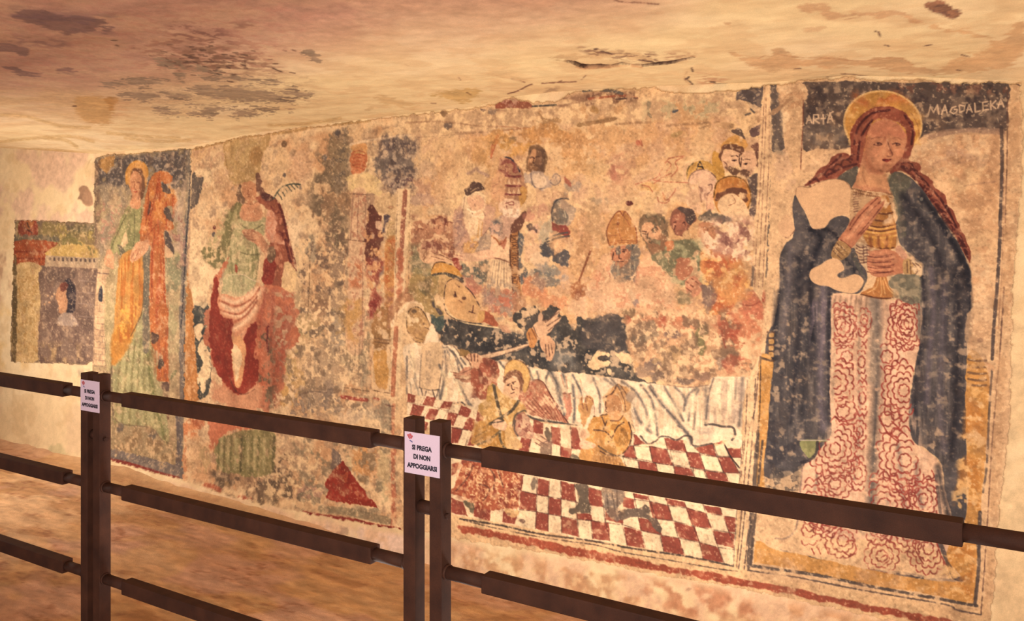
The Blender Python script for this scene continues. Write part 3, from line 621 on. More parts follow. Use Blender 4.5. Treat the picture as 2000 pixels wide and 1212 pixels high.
# sky tints
for x, y, rx, ry, c, a in ((640, 260, 90, 40, (220, 154, 84), .7), (900, 250, 160, 50, (216, 150, 84), .7), (1100, 320, 120, 90, (212, 148, 90), .6), (760, 330, 80, 50, (222, 158, 80), .7), (560, 370, 60, 60, (220, 160, 94), .6), (500, 300, 80, 60, (222, 166, 110), .5), (1090, 440, 90, 80, (216, 154, 94), .5),
        (40, 420, 90, 110, (130, 112, 100), .8), (110, 330, 70, 50, (134, 112, 98), .85), (60, 540, 80, 40, (118, 86, 82), .85), (230, 470, 60, 70, (198, 160, 124), .7), (200, 560, 60, 50, (198, 146, 116), .7), (220, 640, 90, 40, (190, 150, 130), .6), (320, 600, 60, 120, (222, 174, 128), .6), (370, 400, 80, 90, (220, 168, 118), .6), (300, 700, 80, 30, (236, 196, 148), .7), (1000, 620, 60, 50, (206, 156, 118), .6), (1130, 600, 60, 90, (206, 158, 124), .6), (1160, 850, 60, 180, (206, 154, 112), .6), (1100, 560, 60, 40, (160, 140, 124), .6)):
    blob(x, y, rx, ry, c, a, 0, .9, var=.12)
mott([(0, 280), (180, 270), (160, 560), (0, 600)], (176, 150, 126), 's', .5, .62, .8, 8)
mott([(0, 280), (180, 270), (160, 600), (0, 600)], (96, 78, 74), 'w', .52, .62, .7, 8)
Z()
P('martyr/painted_border')
poly([(776, 368), (803, 368), (798, 460), (792, 560), (786, 620), (770, 620), (772, 520)], (238, 198, 148), .9, 1.5, 1, sm=False, var=.04)
line([(792, 374), (788, 450), (784, 520)], (164, 92, 70), 9, .85, p=True)
for k in range(14): blob(784 + random.uniform(-4, 4), 490 + k * 8, 6, 7, (196, 108, 74), .7)
lines([[(777, 374), (774, 560)], [(803, 372), (799, 560), (794, 600)]], (136, 100, 76), 1.3, .6)
Z(760, 180, 3.03)
# crowd at the left
P('deathbed/painted_mourners')
poly([(140, 800), (180, 760), (240, 770), (280, 740), (330, 745), (360, 790), (390, 830), (400, 900), (385, 990), (330, 960), (260, 950), (200, 960), (140, 940)], (178, 116, 84), .9, 3, 5, wear=.12)
mott([(140, 740), (400, 740), (400, 980), (140, 960)], (220, 174, 130), 's', .5, .62, .8, 5)
mott([(140, 740), (400, 740), (400, 980), (140, 960)], (132, 70, 58), 'w', .54, .64, .7, 5)
poly([(280, 760), (310, 755), (330, 790), (325, 830), (300, 845), (280, 820)], (204, 140, 102), .95, 2, 2); hair([(272, 800), (275, 755), (305, 738), (335, 752), (345, 790)], (130, 66, 52), 10)
lines([[(288, 790), (296, 788)], [(306, 788), (316, 790)], [(300, 795), (298, 808)]], (120, 66, 50), 3, .7)
for x, y in ((190, 840), (250, 800), (365, 800)): blob(x, y, 24, 32, (196, 134, 98), .8); hair([(x - 22, y), (x - 8, y - 32), (x + 16, y - 28)], (146, 84, 62), 7)
mott([(130, 900), (210, 900), (260, 1050), (130, 1150)], (122, 112, 82), 'm', .2, .45, .85, 6)
poly([(180, 940), (230, 930), (260, 945), (320, 960), (370, 990), (360, 1010), (290, 1000), (240, 1010), (200, 1000)], (222, 168, 124), .95, 2, 2)
lines([[(265, 950), (330, 970)], [(255, 970), (330, 990)], [(290, 950), (372, 990)], [(230, 935), (210, 990)]], (128, 76, 56), 3, .7)
lines([[(205, 975), (225, 930)], [(215, 985), (240, 940)]], (150, 92, 60), 3, .6)
# bishop in white and papal figure
P('deathbed/painted_bearded_figure')
poly([(390, 720), (440, 680), (580, 660), (640, 700), (620, 800), (560, 860), (500, 950), (420, 960), (390, 860)], (196, 146, 118), .9, 4, 6, wear=.1)
mott([(390, 700), (460, 700), (480, 940), (390, 940)], (146, 108, 100), 's', .42, .6, .8, 6)
poly([(440, 640), (470, 600), (540, 590), (575, 620), (570, 700), (560, 780), (540, 860), (500, 880), (470, 820), (450, 740)], (234, 196, 150), .95, 3, 4)
mott([(440, 640), (575, 620), (540, 860), (460, 800)], (206, 156, 120), 's', .5, .62, .7, 4)
poly([(470, 640), (500, 610), (545, 615), (570, 650), (560, 690), (530, 700), (495, 690)], (222, 166, 128), .95, 2, 3)
lines([[(455, 620), (446, 680), (440, 720)], [(490, 690), (500, 720)], [(560, 700), (575, 730)], [(500, 640), (515, 632)], [(512, 662), (520, 680)]], (140, 96, 80), 3, .6)
lines([[(470, 690), (505, 710), (545, 700)], [(480, 720), (520, 735), (560, 720)]], (244, 212, 170), 7, .8)
poly([(455, 580), (470, 560), (500, 535), (530, 530), (560, 550), (574, 582), (540, 580), (505, 590), (470, 610)], (98, 70, 60), .95, 1.5, 4, wear=.1)
lines([[(460, 575), (480, 560)], [(490, 590), (520, 570)]], (222, 180, 130), 4, .6)
line([(470, 480), (500, 470), (520, 450), (540, 470), (590, 495)], (156, 120, 112), 12, .5, soft=5)
lines([[(540, 760), (530, 860)], [(560, 770), (548, 850)]], (204, 138, 66), 4, .6); mott([(440, 860), (560, 850), (520, 950), (450, 950)], (222, 160, 84), 's', .4, .6, .7, 4)
lines([[(495, 940), (560, 850), (600, 800)], [(520, 940), (590, 870)]], (130, 96, 80), 4, .6)
P('deathbed/painted_bishop')
poly([(560, 850), (610, 830), (640, 860), (600, 930), (520, 945)], (170, 140, 116), .9, 3, 4)
poly([(610, 790), (650, 740), (740, 710), (790, 730), (800, 760), (770, 820), (760, 860), (690, 880), (630, 850), (606, 830)], (206, 158, 132), .9, 3, 4)
mott([(610, 760), (660, 740), (660, 840), (600, 830)], (96, 92, 92), 's', .3, .5, .85, 4)
poly([(655, 660), (690, 630), (770, 640), (775, 700), (740, 730), (690, 720), (660, 700)], (228, 182, 146), .95, 2, 3)
lines([[(690, 660), (700, 655)], [(705, 655), (735, 648), (740, 665), (712, 665)], [(700, 672), (700, 695)], [(690, 710), (720, 705)]], (150, 70, 62), 4, .65)
mott([(660, 690), (780, 690), (770, 740), (680, 740)], (238, 208, 176), 's', .42, .55, .8, 3)
P('deathbed/painted_bishop/painted_tiara')
poly([(680, 385), (720, 390), (760, 420), (790, 470), (812, 540), (818, 600), (800, 650), (776, 685), (780, 640), (690, 625), (672, 600), (690, 560), (705, 500), (660, 480), (650, 450), (670, 410)], (178, 122, 90), .9, 2, 3)
mott([(655, 390), (740, 400), (770, 500), (690, 500), (655, 470)], (140, 70, 62), 's', .38, .52, .85, 3)
line([(680, 382), (720, 392), (755, 430), (775, 470)], (80, 66, 70), 6, .85)
line([(780, 460), (810, 530), (820, 600), (795, 660)], (160, 110, 66), 4, .8)
poly([(780, 560), (815, 570), (815, 620), (780, 680)], (212, 152, 78), .85, 2, 3)
for y in (495, 552, 602): line([(692, y), (740, y + 4), (780, y + 2)], (130, 58, 54), 8, .7)
for y in (545, 600):
    for x in (702, 730, 758): poly([(x, y), (x + 10, y - 38), (x + 22, y)], (228, 180, 136), .9, 1, 1.5, sm=False)
poly([(610, 560), (640, 470), (670, 470), (690, 520), (680, 640), (640, 640), (610, 620)], (214, 156, 112), .8, 4, 4); lines([[(615, 560), (650, 540)], [(620, 600), (660, 580)], [(640, 480), (660, 530)]], (160, 96, 76), 3, .5)
P('deathbed/painted_bishop/painted_white_gown')
poly([(610, 860), (640, 840), (660, 880), (690, 890), (715, 870), (720, 1010), (650, 985), (610, 980)], (228, 180, 138), .95, 2, 2)
poly([(600, 1000), (640, 985), (720, 1005), (730, 1180), (700, 1170), (640, 1160), (570, 1130), (590, 1060)], (226, 186, 140), .95, 2, 2)
for k in range(8): line([(618 + k * 14, 995), (600 + k * 17, 1080), (585 + k * 20, 1150)], (150, 120, 98) if k % 2 else (186, 146, 114), 3.5, .65)
line([(608, 978), (660, 985), (722, 1008)], (140, 86, 66), 5, .7)
poly([(400, 960), (480, 955), (610, 930), (622, 980), (520, 1000), (430, 1000), (392, 985)], (224, 172, 134), .95, 2, 2); lines([[(390, 960), (440, 970)], [(392, 985), (440, 990)]], (150, 84, 64), 3, .7)
lines([[(612, 850), (640, 870), (660, 900)], [(700, 860), (680, 890), (660, 900)]], (176, 96, 52), 6, .7)
poly([(660, 880), (700, 880), (690, 930), (672, 910)], (176, 92, 66), .7, 2, 3)
P('deathbed/painted_bishop/painted_stole')
poly([(725, 830), (775, 820), (772, 1000), (775, 1100), (790, 1200), (740, 1190), (728, 1080), (720, 950)], (176, 112, 62), .95, 1.5, 2)
lines([[(728, 830), (722, 950), (732, 1100), (745, 1190)], [(772, 825), (770, 1000), (778, 1120)]], (88, 54, 44), 5, .8)
for k in range(9): lines([[(732, 850 + k * 38), (768, 850 + k * 38)], [(734, 860 + k * 38), (764, 878 + k * 38)], [(764, 860 + k * 38), (734, 878 + k * 38)]], (84, 50, 40), 3, .7)
poly([(740, 770), (800, 710), (818, 720), (800, 770), (775, 820), (725, 830)], (120, 74, 58), .95, 2, 3)
P('deathbed/painted_bishop')
poly([(772, 830), (800, 860), (806, 940), (790, 1000), (830, 1060), (820, 1100), (790, 1140), (776, 1080), (772, 960)], (90, 90, 92), .9, 3, 5, wear=.15)
poly([(545, 1010), (600, 1000), (590, 1080), (560, 1130), (510, 1140), (440, 1090), (430, 1020)], (118, 110, 92), .85, 4, 5, wear=.15)
mott([(420, 1000), (600, 1000), (560, 1212), (440, 1150)], (90, 92, 84), 'm', .45, .6, .8, 6); mott([(420, 1000), (600, 1000), (560, 1212), (440, 1150)], (214, 166, 124), 's', .54, .62, .8, 6)
poly([(385, 990), (420, 985), (435, 1060), (410, 1050)], (150, 56, 46), .85, 2, 4)
# standing bearded man with halo, behind
P('deathbed/painted_haired_man')
poly([(818, 380), (830, 330), (870, 312), (915, 330), (938, 370), (936, 420), (925, 470), (940, 490), (900, 470), (820, 475), (814, 430)], (138, 100, 70), .92, 3, 3)
poly([(838, 360), (865, 338), (898, 350), (910, 385), (905, 430), (870, 465), (830, 450), (830, 400)], (206, 146, 100), .95, 2, 2)
poly([(832, 425), (850, 420), (880, 425), (905, 420), (890, 455), (850, 475), (815, 470)], (138, 94, 64), .85, 3, 3)
lines([[(838, 388), (852, 384), (858, 390)], [(870, 384), (890, 380)], [(862, 390), (854, 416), (862, 420)], [(850, 432), (870, 430)]], (96, 58, 46), 4, .75); blob(842, 385, 9, 9, (96, 60, 52), .7)
mott([(815, 340), (940, 340), (940, 490), (900, 480)], (100, 70, 56), 'v', .5, .62, .6, 4)
poly([(820, 475), (880, 470), (940, 490), (960, 540), (940, 570), (880, 575), (840, 540), (800, 540), (800, 490)], (186, 158, 138), .85, 4, 5)
poly([(855, 500), (920, 490), (940, 530), (910, 560), (870, 560)], (222, 186, 150), .9, 4, 4)
lines([[(840, 480), (850, 540), (880, 570), (920, 568)], [(960, 520), (985, 485), (1010, 495), (1015, 525), (985, 550), (958, 535)], [(985, 500), (995, 520)]], (120, 100, 96), 5, .6)
blob(988, 515, 26, 34, (190, 158, 132), .6); poly([(1040, 500), (1085, 545), (1075, 560), (1040, 520)], (178, 94, 72), .8, 2, 3)
# figures right of the bishop
P('deathbed/painted_bearded_figure#2')
for x, y, rx, ry, c, a in ((900, 700, 50, 60, (196, 140, 110), .8), (930, 820, 60, 80, (178, 160, 132), .8), (860, 820, 40, 60, (214, 158, 132), .7), (840, 930, 60, 60, (222, 174, 134), .9), (900, 990, 60, 50, (232, 190, 148), .9), (960, 1090, 80, 60, (140, 132, 120), .85), (1040, 1110, 40, 50, (180, 156, 140), .6), (880, 1090, 60, 60, (160, 140, 124), .6), (850, 1160, 60, 60, (220, 146, 100), .8)):
    blob(x, y, rx, ry, c, a, 0, .9)
poly([(970, 700), (985, 650), (1020, 635), (1075, 650), (1110, 700), (1100, 750), (1060, 790), (1010, 790), (975, 760)], (186, 156, 130), .95, 2, 4)
poly([(970, 700), (985, 650), (1005, 645), (1020, 690), (1060, 720), (1060, 770), (1010, 780), (975, 750)], (122, 110, 98), .9, 2.5, 4, wear=.1)
line([(972, 760), (966, 710), (985, 650), (1020, 630), (1065, 632)], (74, 70, 74), 6, .7); lines([[(1000, 660), (1020, 655)], [(1040, 700), (1050, 740)]], (220, 196, 160), 5, .6)
poly([(968, 770), (1000, 785), (1050, 790), (1078, 830), (1060, 860), (1000, 820), (972, 810)], (146, 58, 52), .85, 2, 4, wear=.15)
lines([[(935, 870), (1000, 840), (1060, 830)], [(940, 885), (1010, 860), (1070, 850)]], (90, 84, 80), 7, .7)
poly([(815, 790), (840, 770), (860, 790), (880, 830), (860, 820), (830, 820)], (92, 70, 66), .85, 2, 4); blob(840, 740, 40, 30, (210, 130, 110), .5)
poly([(905, 910), (940, 895), (975, 900), (980, 960), (950, 980), (900, 950)], (78, 76, 80), .9, 1.5, 5, wear=.12)
poly([(965, 990), (1000, 960), (1040, 935), (1072, 950), (1070, 990), (1050, 1030), (1020, 1020), (985, 1010)], (82, 78, 80), .9, 1.5, 5, wear=.12)
blob(1000, 900, 50, 50, (224, 168, 118), .8)
poly([(855, 1030), (900, 1060), (980, 1080), (1020, 1130), (940, 1160), (880, 1120)], (112, 108, 100), .75, 3, 6, wear=.2)
mott([(400, 1130), (800, 1180), (800, 1330), (500, 1330)], (190, 106, 82), 'm', .4, .6, .8, 6)
# ---- right half of the scene
Z(1140, 180, 3.03)
P('deathbed/background')
for x, y, rx, ry, c, a in ((150, 300, 140, 90, (220, 160, 104), .6), (350, 260, 150, 60, (218, 162, 110), .6), (230, 420, 70, 80, (196, 140, 106), .6), (90, 500, 80, 60, (226, 176, 120), .6), (200, 500, 60, 60, (186, 108, 84), .45), (380, 560, 60, 50, (222, 164, 94), .6), (500, 450, 120, 80, (222, 166, 114), .5), (90, 660, 90, 60, (196, 154, 112), .6), (60, 800, 60, 120, (190, 146, 102), .7), (240, 560, 120, 60, (214, 160, 116), .5), (700, 300, 100, 80, (226, 182, 132), .7), (20, 900, 60, 80, (180, 128, 84), .6), (100, 640, 60, 30, (150, 134, 112), .4)):
    blob(x, y, rx, ry, c, a, 0, .9)
P('deathbed/painted_angel')
for l in ([(400, 520), (440, 500), (470, 450), (500, 400), (540, 385), (600, 380), (560, 400), (545, 420), (560, 450), (540, 480), (520, 500)], [(440, 500), (490, 470), (520, 430), (500, 410)], [(350, 550), (390, 560), (410, 590)], [(440, 620), (450, 650), (490, 655), (510, 640)], [(310, 545), (400, 520), (480, 530), (620, 535)], [(420, 540), (460, 510), (520, 480)], [(470, 590), (490, 640), (540, 590), (545, 570)], [(330, 290), (350, 320), (340, 280)]):
    line(l, (184, 92, 68), 4.5, .6)
blob(325, 300, 16, 20, (190, 90, 70), .6); blob(180, 480, 26, 50, (184, 108, 88), .5); blob(480, 625, 16, 36, (214, 150, 96), .5)
lines([[(150, 420), (200, 380), (260, 350)], [(130, 500), (190, 430)]], (196, 130, 100), 7, .35, soft=3)
P('deathbed/background')
poly([(255, 655), (268, 636), (290, 660), (275, 668)], (110, 50, 46), .9, 1, 3)
lines([[(0, 182), (80, 178), (200, 152)], [(200, 190), (330, 180), (400, 180)], [(480, 200), (600, 190), (800, 180)]], (164, 120, 84), 9, .5, soft=2.5)
poly([(525, 240), (590, 232), (560, 262), (525, 264)], (180, 140, 90), .9, 1, 2)
poly([(690, 210), (780, 185), (850, 175), (890, 195), (870, 215), (800, 210), (760, 195), (700, 214)], (184, 140, 98), .9, 1, 3)
poly([(380, 35), (395, 60), (390, 120), (404, 150), (380, 120)], (120, 110, 90), .6, 2, 4); poly([(525, 75), (545, 100), (560, 108), (530, 120)], (80, 84, 92), .9, 1, 3)
mott([(350, 60), (820, 40), (800, 140), (350, 160)], (142, 132, 100), 's', .54, .64, .6, 8)
mott([(0, 10), (400, 0), (400, 60), (0, 80)], (120, 78, 62), 'w', .5, .6, .8, 5); line([(30, 40), (120, 30), (240, 20), (320, 36)], (176, 78, 50), 9, .6, wear=.3); line([(190, 42), (320, 36)], (84, 60, 56), 6, .8)
poly([(30, 88), (70, 88), (90, 105), (80, 125), (40, 112)], (176, 130, 78), .8, 2, 3)
line([(0, -8), (60, -14), (170, -6), (230, 10)], (104, 96, 90), 12, .8, wear=.2)
poly([(900, 10), (940, -20), (1060, -30), (1052, 90), (1000, 84), (960, 52), (910, 44)], (96, 82, 80), .95, 1.2, 5, wear=.08)
poly([(970, 58), (1000, 70), (1030, 80), (1050, 100), (1000, 116), (985, 90)], (214, 176, 134), .9, 1, 4)
lines([[(960, 135), (990, 125)], [(990, 100), (1010, 120)]], (90, 78, 74), 7, .7)
poly([(875, 232), (900, 220), (930, 215), (945, 250), (955, 278), (920, 255)], (100, 78, 70), .95, 1, 3)
poly([(980, 230), (1020, 195), (1052, 190), (1048, 250), (1010, 265)], (112, 82, 78), .95, 1, 4)
# bald saint with half a halo
P('deathbed/painted_bald_saint')
poly([(612, 520), (610, 470), (640, 425), (700, 405), (760, 430), (800, 480), (830, 510), (790, 520), (760, 480), (720, 458), (670, 462), (630, 500)], (206, 150, 70), .95, 1.2, 2)
poly([(765, 360), (800, 355), (830, 440), (835, 500), (820, 510), (790, 480), (768, 430)], (200, 142, 60), .95, 1.2, 2)
line([(612, 500), (622, 450), (650, 420)], (90, 76, 50), 5, .7)
lines([[(672, 455), (690, 412), (710, 455)], [(682, 440), (702, 440)]], (60, 44, 40), 5, .85)
poly([(624, 520), (640, 480), (690, 458), (740, 465), (780, 500), (790, 560), (770, 620), (760, 690), (730, 700), (720, 640), (690, 640), (680, 560), (640, 540)], (214, 166, 134), .95, 2, 2)
line([(622, 530), (640, 485), (690, 458), (745, 468), (785, 505)], (120, 84, 70), 4, .7)
lines([[(740, 550), (760, 545), (760, 575), (740, 600)], [(685, 560), (700, 570)], [(690, 600), (700, 650)], [(735, 600), (730, 690)]], (116, 72, 60), 4, .65)
mott([(680, 560), (780, 560), (740, 640), (690, 650)], (150, 100, 84), 's', .48, .6, .7, 4)
poly([(735, 615), (770, 610), (770, 690), (735, 700)], (226, 166, 128), .9, 2, 2)
poly([(640, 560), (680, 570), (700, 720), (640, 690), (600, 640)], (226, 176, 136), .9, 4, 3)
P('deathbed/painted_onlookers')
poly([(805, 340), (840, 290), (890, 255), (950, 280), (970, 320), (930, 340), (870, 330), (820, 350)], (206, 144, 70), .9, 1.5, 3)
poly([(805, 380), (815, 330), (860, 305), (920, 315), (950, 340), (930, 370), (880, 345), (830, 350), (820, 410)], (112, 70, 52), .92, 2, 3)
poly([(818, 400), (835, 350), (880, 342), (925, 365), (928, 420), (905, 440), (860, 450), (840, 460)], (222, 170, 130), .97, 1.5, 1.5)
poly([(930, 440), (940, 370), (970, 345), (1010, 350), (1025, 420), (1000, 480), (960, 500), (935, 470)], (224, 170, 130), .97, 1.5, 1.5)
lines([[(875, 380), (900, 374), (915, 382)], [(880, 405), (905, 402)], [(925, 370), (922, 410), (928, 430)], [(945, 402), (965, 395), (985, 400)], [(950, 425), (970, 420)], [(938, 380), (930, 440)]], (80, 48, 40), 4, .8)
blob(893, 405, 8, 6, (60, 36, 34), .85); blob(962, 424, 8, 7, (60, 36, 34), .85)
poly([(845, 445), (880, 435), (915, 450), (930, 470), (900, 490), (860, 480)], (100, 64, 48), .85, 2, 4, wear=.15); poly([(925, 462), (960, 460), (985, 470), (970, 500), (935, 490)], (100, 64, 50), .85, 2, 4, wear=.15)
poly([(990, 320), (1035, 305), (1040, 360), (1030, 440), (1015, 360)], (110, 66, 54), .9, 2, 3); line([(830, 410), (850, 430), (850, 470)], (120, 70, 56), 4, .7)
poly([(975, 520), (1035, 480), (1030, 620), (1010, 760), (985, 700), (990, 600)], (98, 78, 74), .9, 2, 3)
P('deathbed/painted_haloed_saint')
poly([(770, 600), (790, 530), (840, 500), (900, 498), (960, 530), (990, 590), (985, 660), (960, 700), (830, 720), (780, 670)], (208, 136, 66), .97, 1.2, 1)
line([(772, 620), (788, 540), (835, 505), (890, 498), (950, 520), (985, 580), (990, 640), (970, 690)], (120, 82, 40), 5, .8)
mott([(800, 510), (960, 520), (960, 570), (800, 570)], (190, 110, 50), 'v', .4, .6, .6, 3)
poly([(775, 660), (790, 610), (840, 575), (900, 565), (960, 580), (975, 640), (950, 650), (900, 600), (850, 610), (810, 640)], (110, 66, 50), .9, 2.5, 4)
poly([(795, 650), (830, 610), (880, 600), (920, 620), (960, 660), (975, 720), (940, 780), (880, 770), (840, 740), (800, 690)], (228, 184, 138), .97, 2, 2)
lines([[(880, 610), (900, 650), (860, 670)], [(840, 740), (870, 770)], [(905, 605), (925, 620)]], (150, 90, 64), 4, .55)
mott([(840, 570), (960, 580), (950, 640), (860, 630)], (232, 190, 140), 's', .55, .62, .8, 3)
P('deathbed/painted_mitred_bishop')
poly([(160, 950), (100, 1000), (60, 1100), (20, 1212), (400, 1300), (540, 1212), (480, 1080), (430, 980), (380, 960), (330, 990)], (218, 164, 120), .95, 5, 6)
mott([(60, 1000), (500, 1000), (540, 1300), (40, 1300)], (232, 190, 148), 'q', .45, .62, .8, 8); mott([(60, 1000), (500, 1000), (540, 1300), (40, 1300)], (196, 122, 90), 's', .56, .66, .7, 8)
poly([(170, 930), (280, 905), (285, 960), (270, 1020), (230, 1045), (195, 1030), (175, 990)], (196, 124, 88), .95, 2, 2)
lines([[(190, 940), (210, 935)], [(222, 930), (255, 932)], [(215, 945), (212, 980), (225, 985)], [(200, 1000), (235, 1000)], [(180, 950), (172, 990)]], (96, 58, 48), 5, .75); blob(200, 950, 9, 6, (70, 44, 40), .8); blob(240, 942, 10, 6, (70, 44, 40), .8)
poly([(162, 1040), (180, 1010), (210, 1040), (250, 1030), (280, 1000), (285, 900), (320, 910), (340, 970), (310, 1060), (270, 1100), (235, 1135), (190, 1100)], (128, 112, 98), .9, 3, 5, wear=.1)
mott([(160, 900), (340, 900), (300, 1120), (180, 1120)], (84, 84, 82), 's', .55, .62, .7, 3); mott([(175, 1000), (330, 1000), (260, 1110), (190, 1090)], (190, 166, 132), 'v', .5, .62, .6, 3)
P('deathbed/painted_mitred_bishop/painted_mitre')
poly([(155, 905), (140, 850), (150, 790), (180, 730), (212, 702), (250, 705), (290, 760), (315, 820), (318, 890), (280, 900), (210, 900)], (204, 134, 74), .98, 1.2, 1)
line([(155, 905), (138, 840), (150, 785), (182, 730), (215, 702), (235, 730), (250, 706), (290, 760), (315, 820), (318, 890)], (146, 78, 54), 4, .8)
lines([[(160, 905), (230, 888), (315, 895)], [(160, 890), (230, 876), (312, 880)], [(210, 720), (205, 800), (225, 870)], [(240, 730), (285, 800)], [(150, 850), (200, 845)]], (166, 92, 60), 3.5, .6)
line([(200, 775), (207, 768), (214, 776), (206, 784), (200, 775)], (130, 70, 50), 3, .8)
P('deathbed/painted_bearded_men')
poly([(330, 800), (345, 740), (390, 715), (450, 720), (490, 760), (500, 820), (495, 880), (490, 930), (440, 960), (400, 950), (360, 880)], (130, 100, 74), .93, 2.5, 4, wear=.06)
poly([(345, 830), (360, 780), (400, 770), (440, 790), (465, 830), (450, 880), (410, 900), (370, 880)], (216, 156, 112), .95, 2, 2)
lines([[(350, 822), (375, 826)], [(405, 815), (430, 800), (440, 810)], [(410, 830), (428, 828)], [(385, 830), (380, 860), (395, 866)], [(395, 885), (430, 880)], [(350, 835), (372, 838)]], (92, 58, 46), 4.5, .75)
poly([(385, 880), (440, 870), (470, 830), (490, 880), (480, 940), (430, 960), (400, 930)], (150, 104, 74), .85, 3, 4); mott([(330, 720), (500, 720), (500, 940), (400, 940)], (90, 78, 60), 's', .54, .62, .7, 4)
poly([(520, 760), (530, 710), (570, 680), (630, 685), (665, 720), (665, 760), (630, 790), (600, 850), (560, 850), (530, 820)], (146, 88, 68), .95, 2, 3)
poly([(530, 740), (570, 720), (600, 750), (610, 800), (580, 840), (545, 830)], (176, 106, 80), .9, 2, 2); poly([(560, 690), (600, 678), (640, 690), (665, 730), (640, 780), (610, 760), (600, 720)], (90, 72, 66), .9, 2, 3)
lines([[(535, 770), (550, 768)], [(545, 790), (540, 810)], [(588, 775), (600, 770), (602, 790)]], (90, 46, 40), 4, .7)
poly([(590, 830), (620, 820), (640, 850), (610, 870), (590, 860)], (222, 172, 120), .9, 2, 3)
# green robe
poly([(500, 930), (520, 880), (600, 875), (660, 870), (690, 920), (700, 1000), (660, 1100), (600, 1150), (540, 1100), (430, 1000), (420, 960)], (116, 112, 82), .9, 4, 6, wear=.12)
mott([(430, 880), (700, 880), (700, 1150), (520, 1150)], (156, 148, 108), 's', .48, .62, .8, 6); mott([(430, 880), (700, 880), (700, 1150), (520, 1150)], (216, 166, 122), 'w', .55, .62, .8, 6)
poly([(548, 1040), (560, 990), (600, 975), (640, 1000), (640, 1060), (600, 1110), (560, 1110)], (190, 112, 80), .9, 3, 4, wear=.1)
poly([(490, 890), (530, 880), (540, 920), (500, 940)], (204, 120, 76), .9, 2, 3)
poly([(680, 830), (700, 770), (760, 770), (780, 830), (770, 900), (730, 920), (700, 890)], (206, 134, 94), .9, 3, 4, wear=.08)
poly([(680, 740), (740, 700), (780, 720), (830, 740), (840, 780), (780, 770), (700, 760)], (96, 84, 74), .85, 3, 5, wear=.2)
lines([[(710, 800), (725, 798)], [(745, 800), (760, 802)], [(735, 810), (732, 830)]], (130, 70, 50), 4, .6)
P('deathbed/painted_ochre_robed_figure')
poly([(690, 960), (740, 920), (800, 950), (880, 960), (930, 1000), (960, 1080), (1010, 1160), (1070, 1212), (1060, 1300), (760, 1320), (740, 1150), (700, 1050)], (212, 136, 78), .95, 4, 6, wear=.06)
mott([(700, 940), (960, 960), (1060, 1300), (740, 1300)], (190, 90, 54), 'm', .5, .64, .75, 6); mott([(700, 940), (960, 960), (1060, 1300), (740, 1300)], (228, 168, 96), 's', .54, .64, .8, 6)
mott([(700, 760), (1000, 740), (1000, 1000), (720, 960)], (198, 140, 118), 'm', .2, .45, .8, 8); mott([(700, 760), (1000, 740), (1000, 1040), (720, 960)], (232, 196, 160), 's', .5, .6, .8, 8); mott([(800, 780), (1000, 780), (990, 960), (800, 940)], (130, 76, 70), 'w', .56, .64, .75, 8)
poly([(810, 785), (840, 780), (865, 800), (840, 830), (810, 820)], (236, 192, 146), .9, 2, 2)
blob(850, 750, 30, 20, (104, 90, 84), .6)
poly([(600, 1130), (640, 1090), (690, 1110), (710, 1150), (680, 1200), (620, 1200)], (206, 132, 98), .9, 2, 3); lines([[(610, 1120), (650, 1150)], [(640, 1100), (680, 1130)], [(600, 1150), (640, 1180)]], (130, 66, 50), 4, .65)
poly([(700, 1150), (740, 1140), (790, 1180), (780, 1240), (720, 1260)], (118, 86, 78), .8, 3, 5, wear=.2)
poly([(975, 880), (1000, 870), (998, 930), (970, 935)], (238, 196, 150), .9, 1.5, 2)
# sprinkler held by the bishop
P('deathbed/painted_sprinkler')
Z(760, 180, 3.03)
line([(1195, 940), (1165, 1020), (1130, 1110)], (148, 84, 56), 8, .8, p=True)
poly([(1075, 1170), (1090, 1130), (1130, 1115), (1165, 1135), (1175, 1190), (1140, 1240), (1095, 1230)], (170, 104, 66), .9, 3, 3, wear=.1)
blob(1125, 1200, 26, 40, (140, 76, 54), .5)

# ---------------------------------------------------------------- lower half: the dying bishop and the bed
Z(760, 540, 3.03)
P('deathbed/background')
for x, y, rx, ry, c, a in ((480, 60, 70, 60, (196, 122, 96), .8), (600, 130, 50, 60, (170, 130, 112), .8), (700, 140, 50, 80, (190, 110, 84), .8), (870, 60, 90, 60, (220, 138, 94), .85), (980, 150, 90, 50, (224, 146, 100), .85), (780, 160, 60, 50, (186, 130, 96), .7), (1140, 180, 70, 80, (228, 176, 132), .8), (920, 30, 60, 40, (150, 132, 120), .6)):
    blob(x, y, rx, ry, c, a, 0, .9)
mott([(520, 0), (760, 40), (800, 240), (640, 260)], (138, 120, 106), 's', .5, .62, .7, 6)
P('deathbed/painted_bed/painted_pillow_figure')
poly([(0, 300), (20, 220), (60, 150), (100, 130), (160, 140), (220, 180), (245, 250), (250, 330), (300, 400), (330, 500), (310, 700), (170, 690), (110, 560), (90, 450), (70, 300)], (228, 184, 134), .9, 4, 4)
line([(20, 290), (40, 230), (90, 190), (120, 150), (180, 150), (225, 190), (240, 260)], (238, 202, 158), 14, .7, soft=4)
line([(40, 260), (60, 180), (110, 140)], (186, 132, 90), 8, .6, soft=3)
poly([(60, 120), (130, 60), (150, 140), (90, 150), (50, 200), (20, 260), (0, 300), (0, 200)], (168, 112, 76), .8, 5, 6, wear=.12)
poly([(108, 290), (106, 230), (130, 185), (180, 180), (215, 220), (245, 290), (238, 370), (190, 392), (150, 370), (115, 330)], (190, 142, 88), .95, 2, 2)
line([(108, 300), (106, 235), (130, 190), (175, 180), (215, 222), (246, 290)], (96, 72, 52), 4, .75); line([(112, 320), (150, 375), (200, 392), (238, 375)], (122, 86, 58), 5, .7)
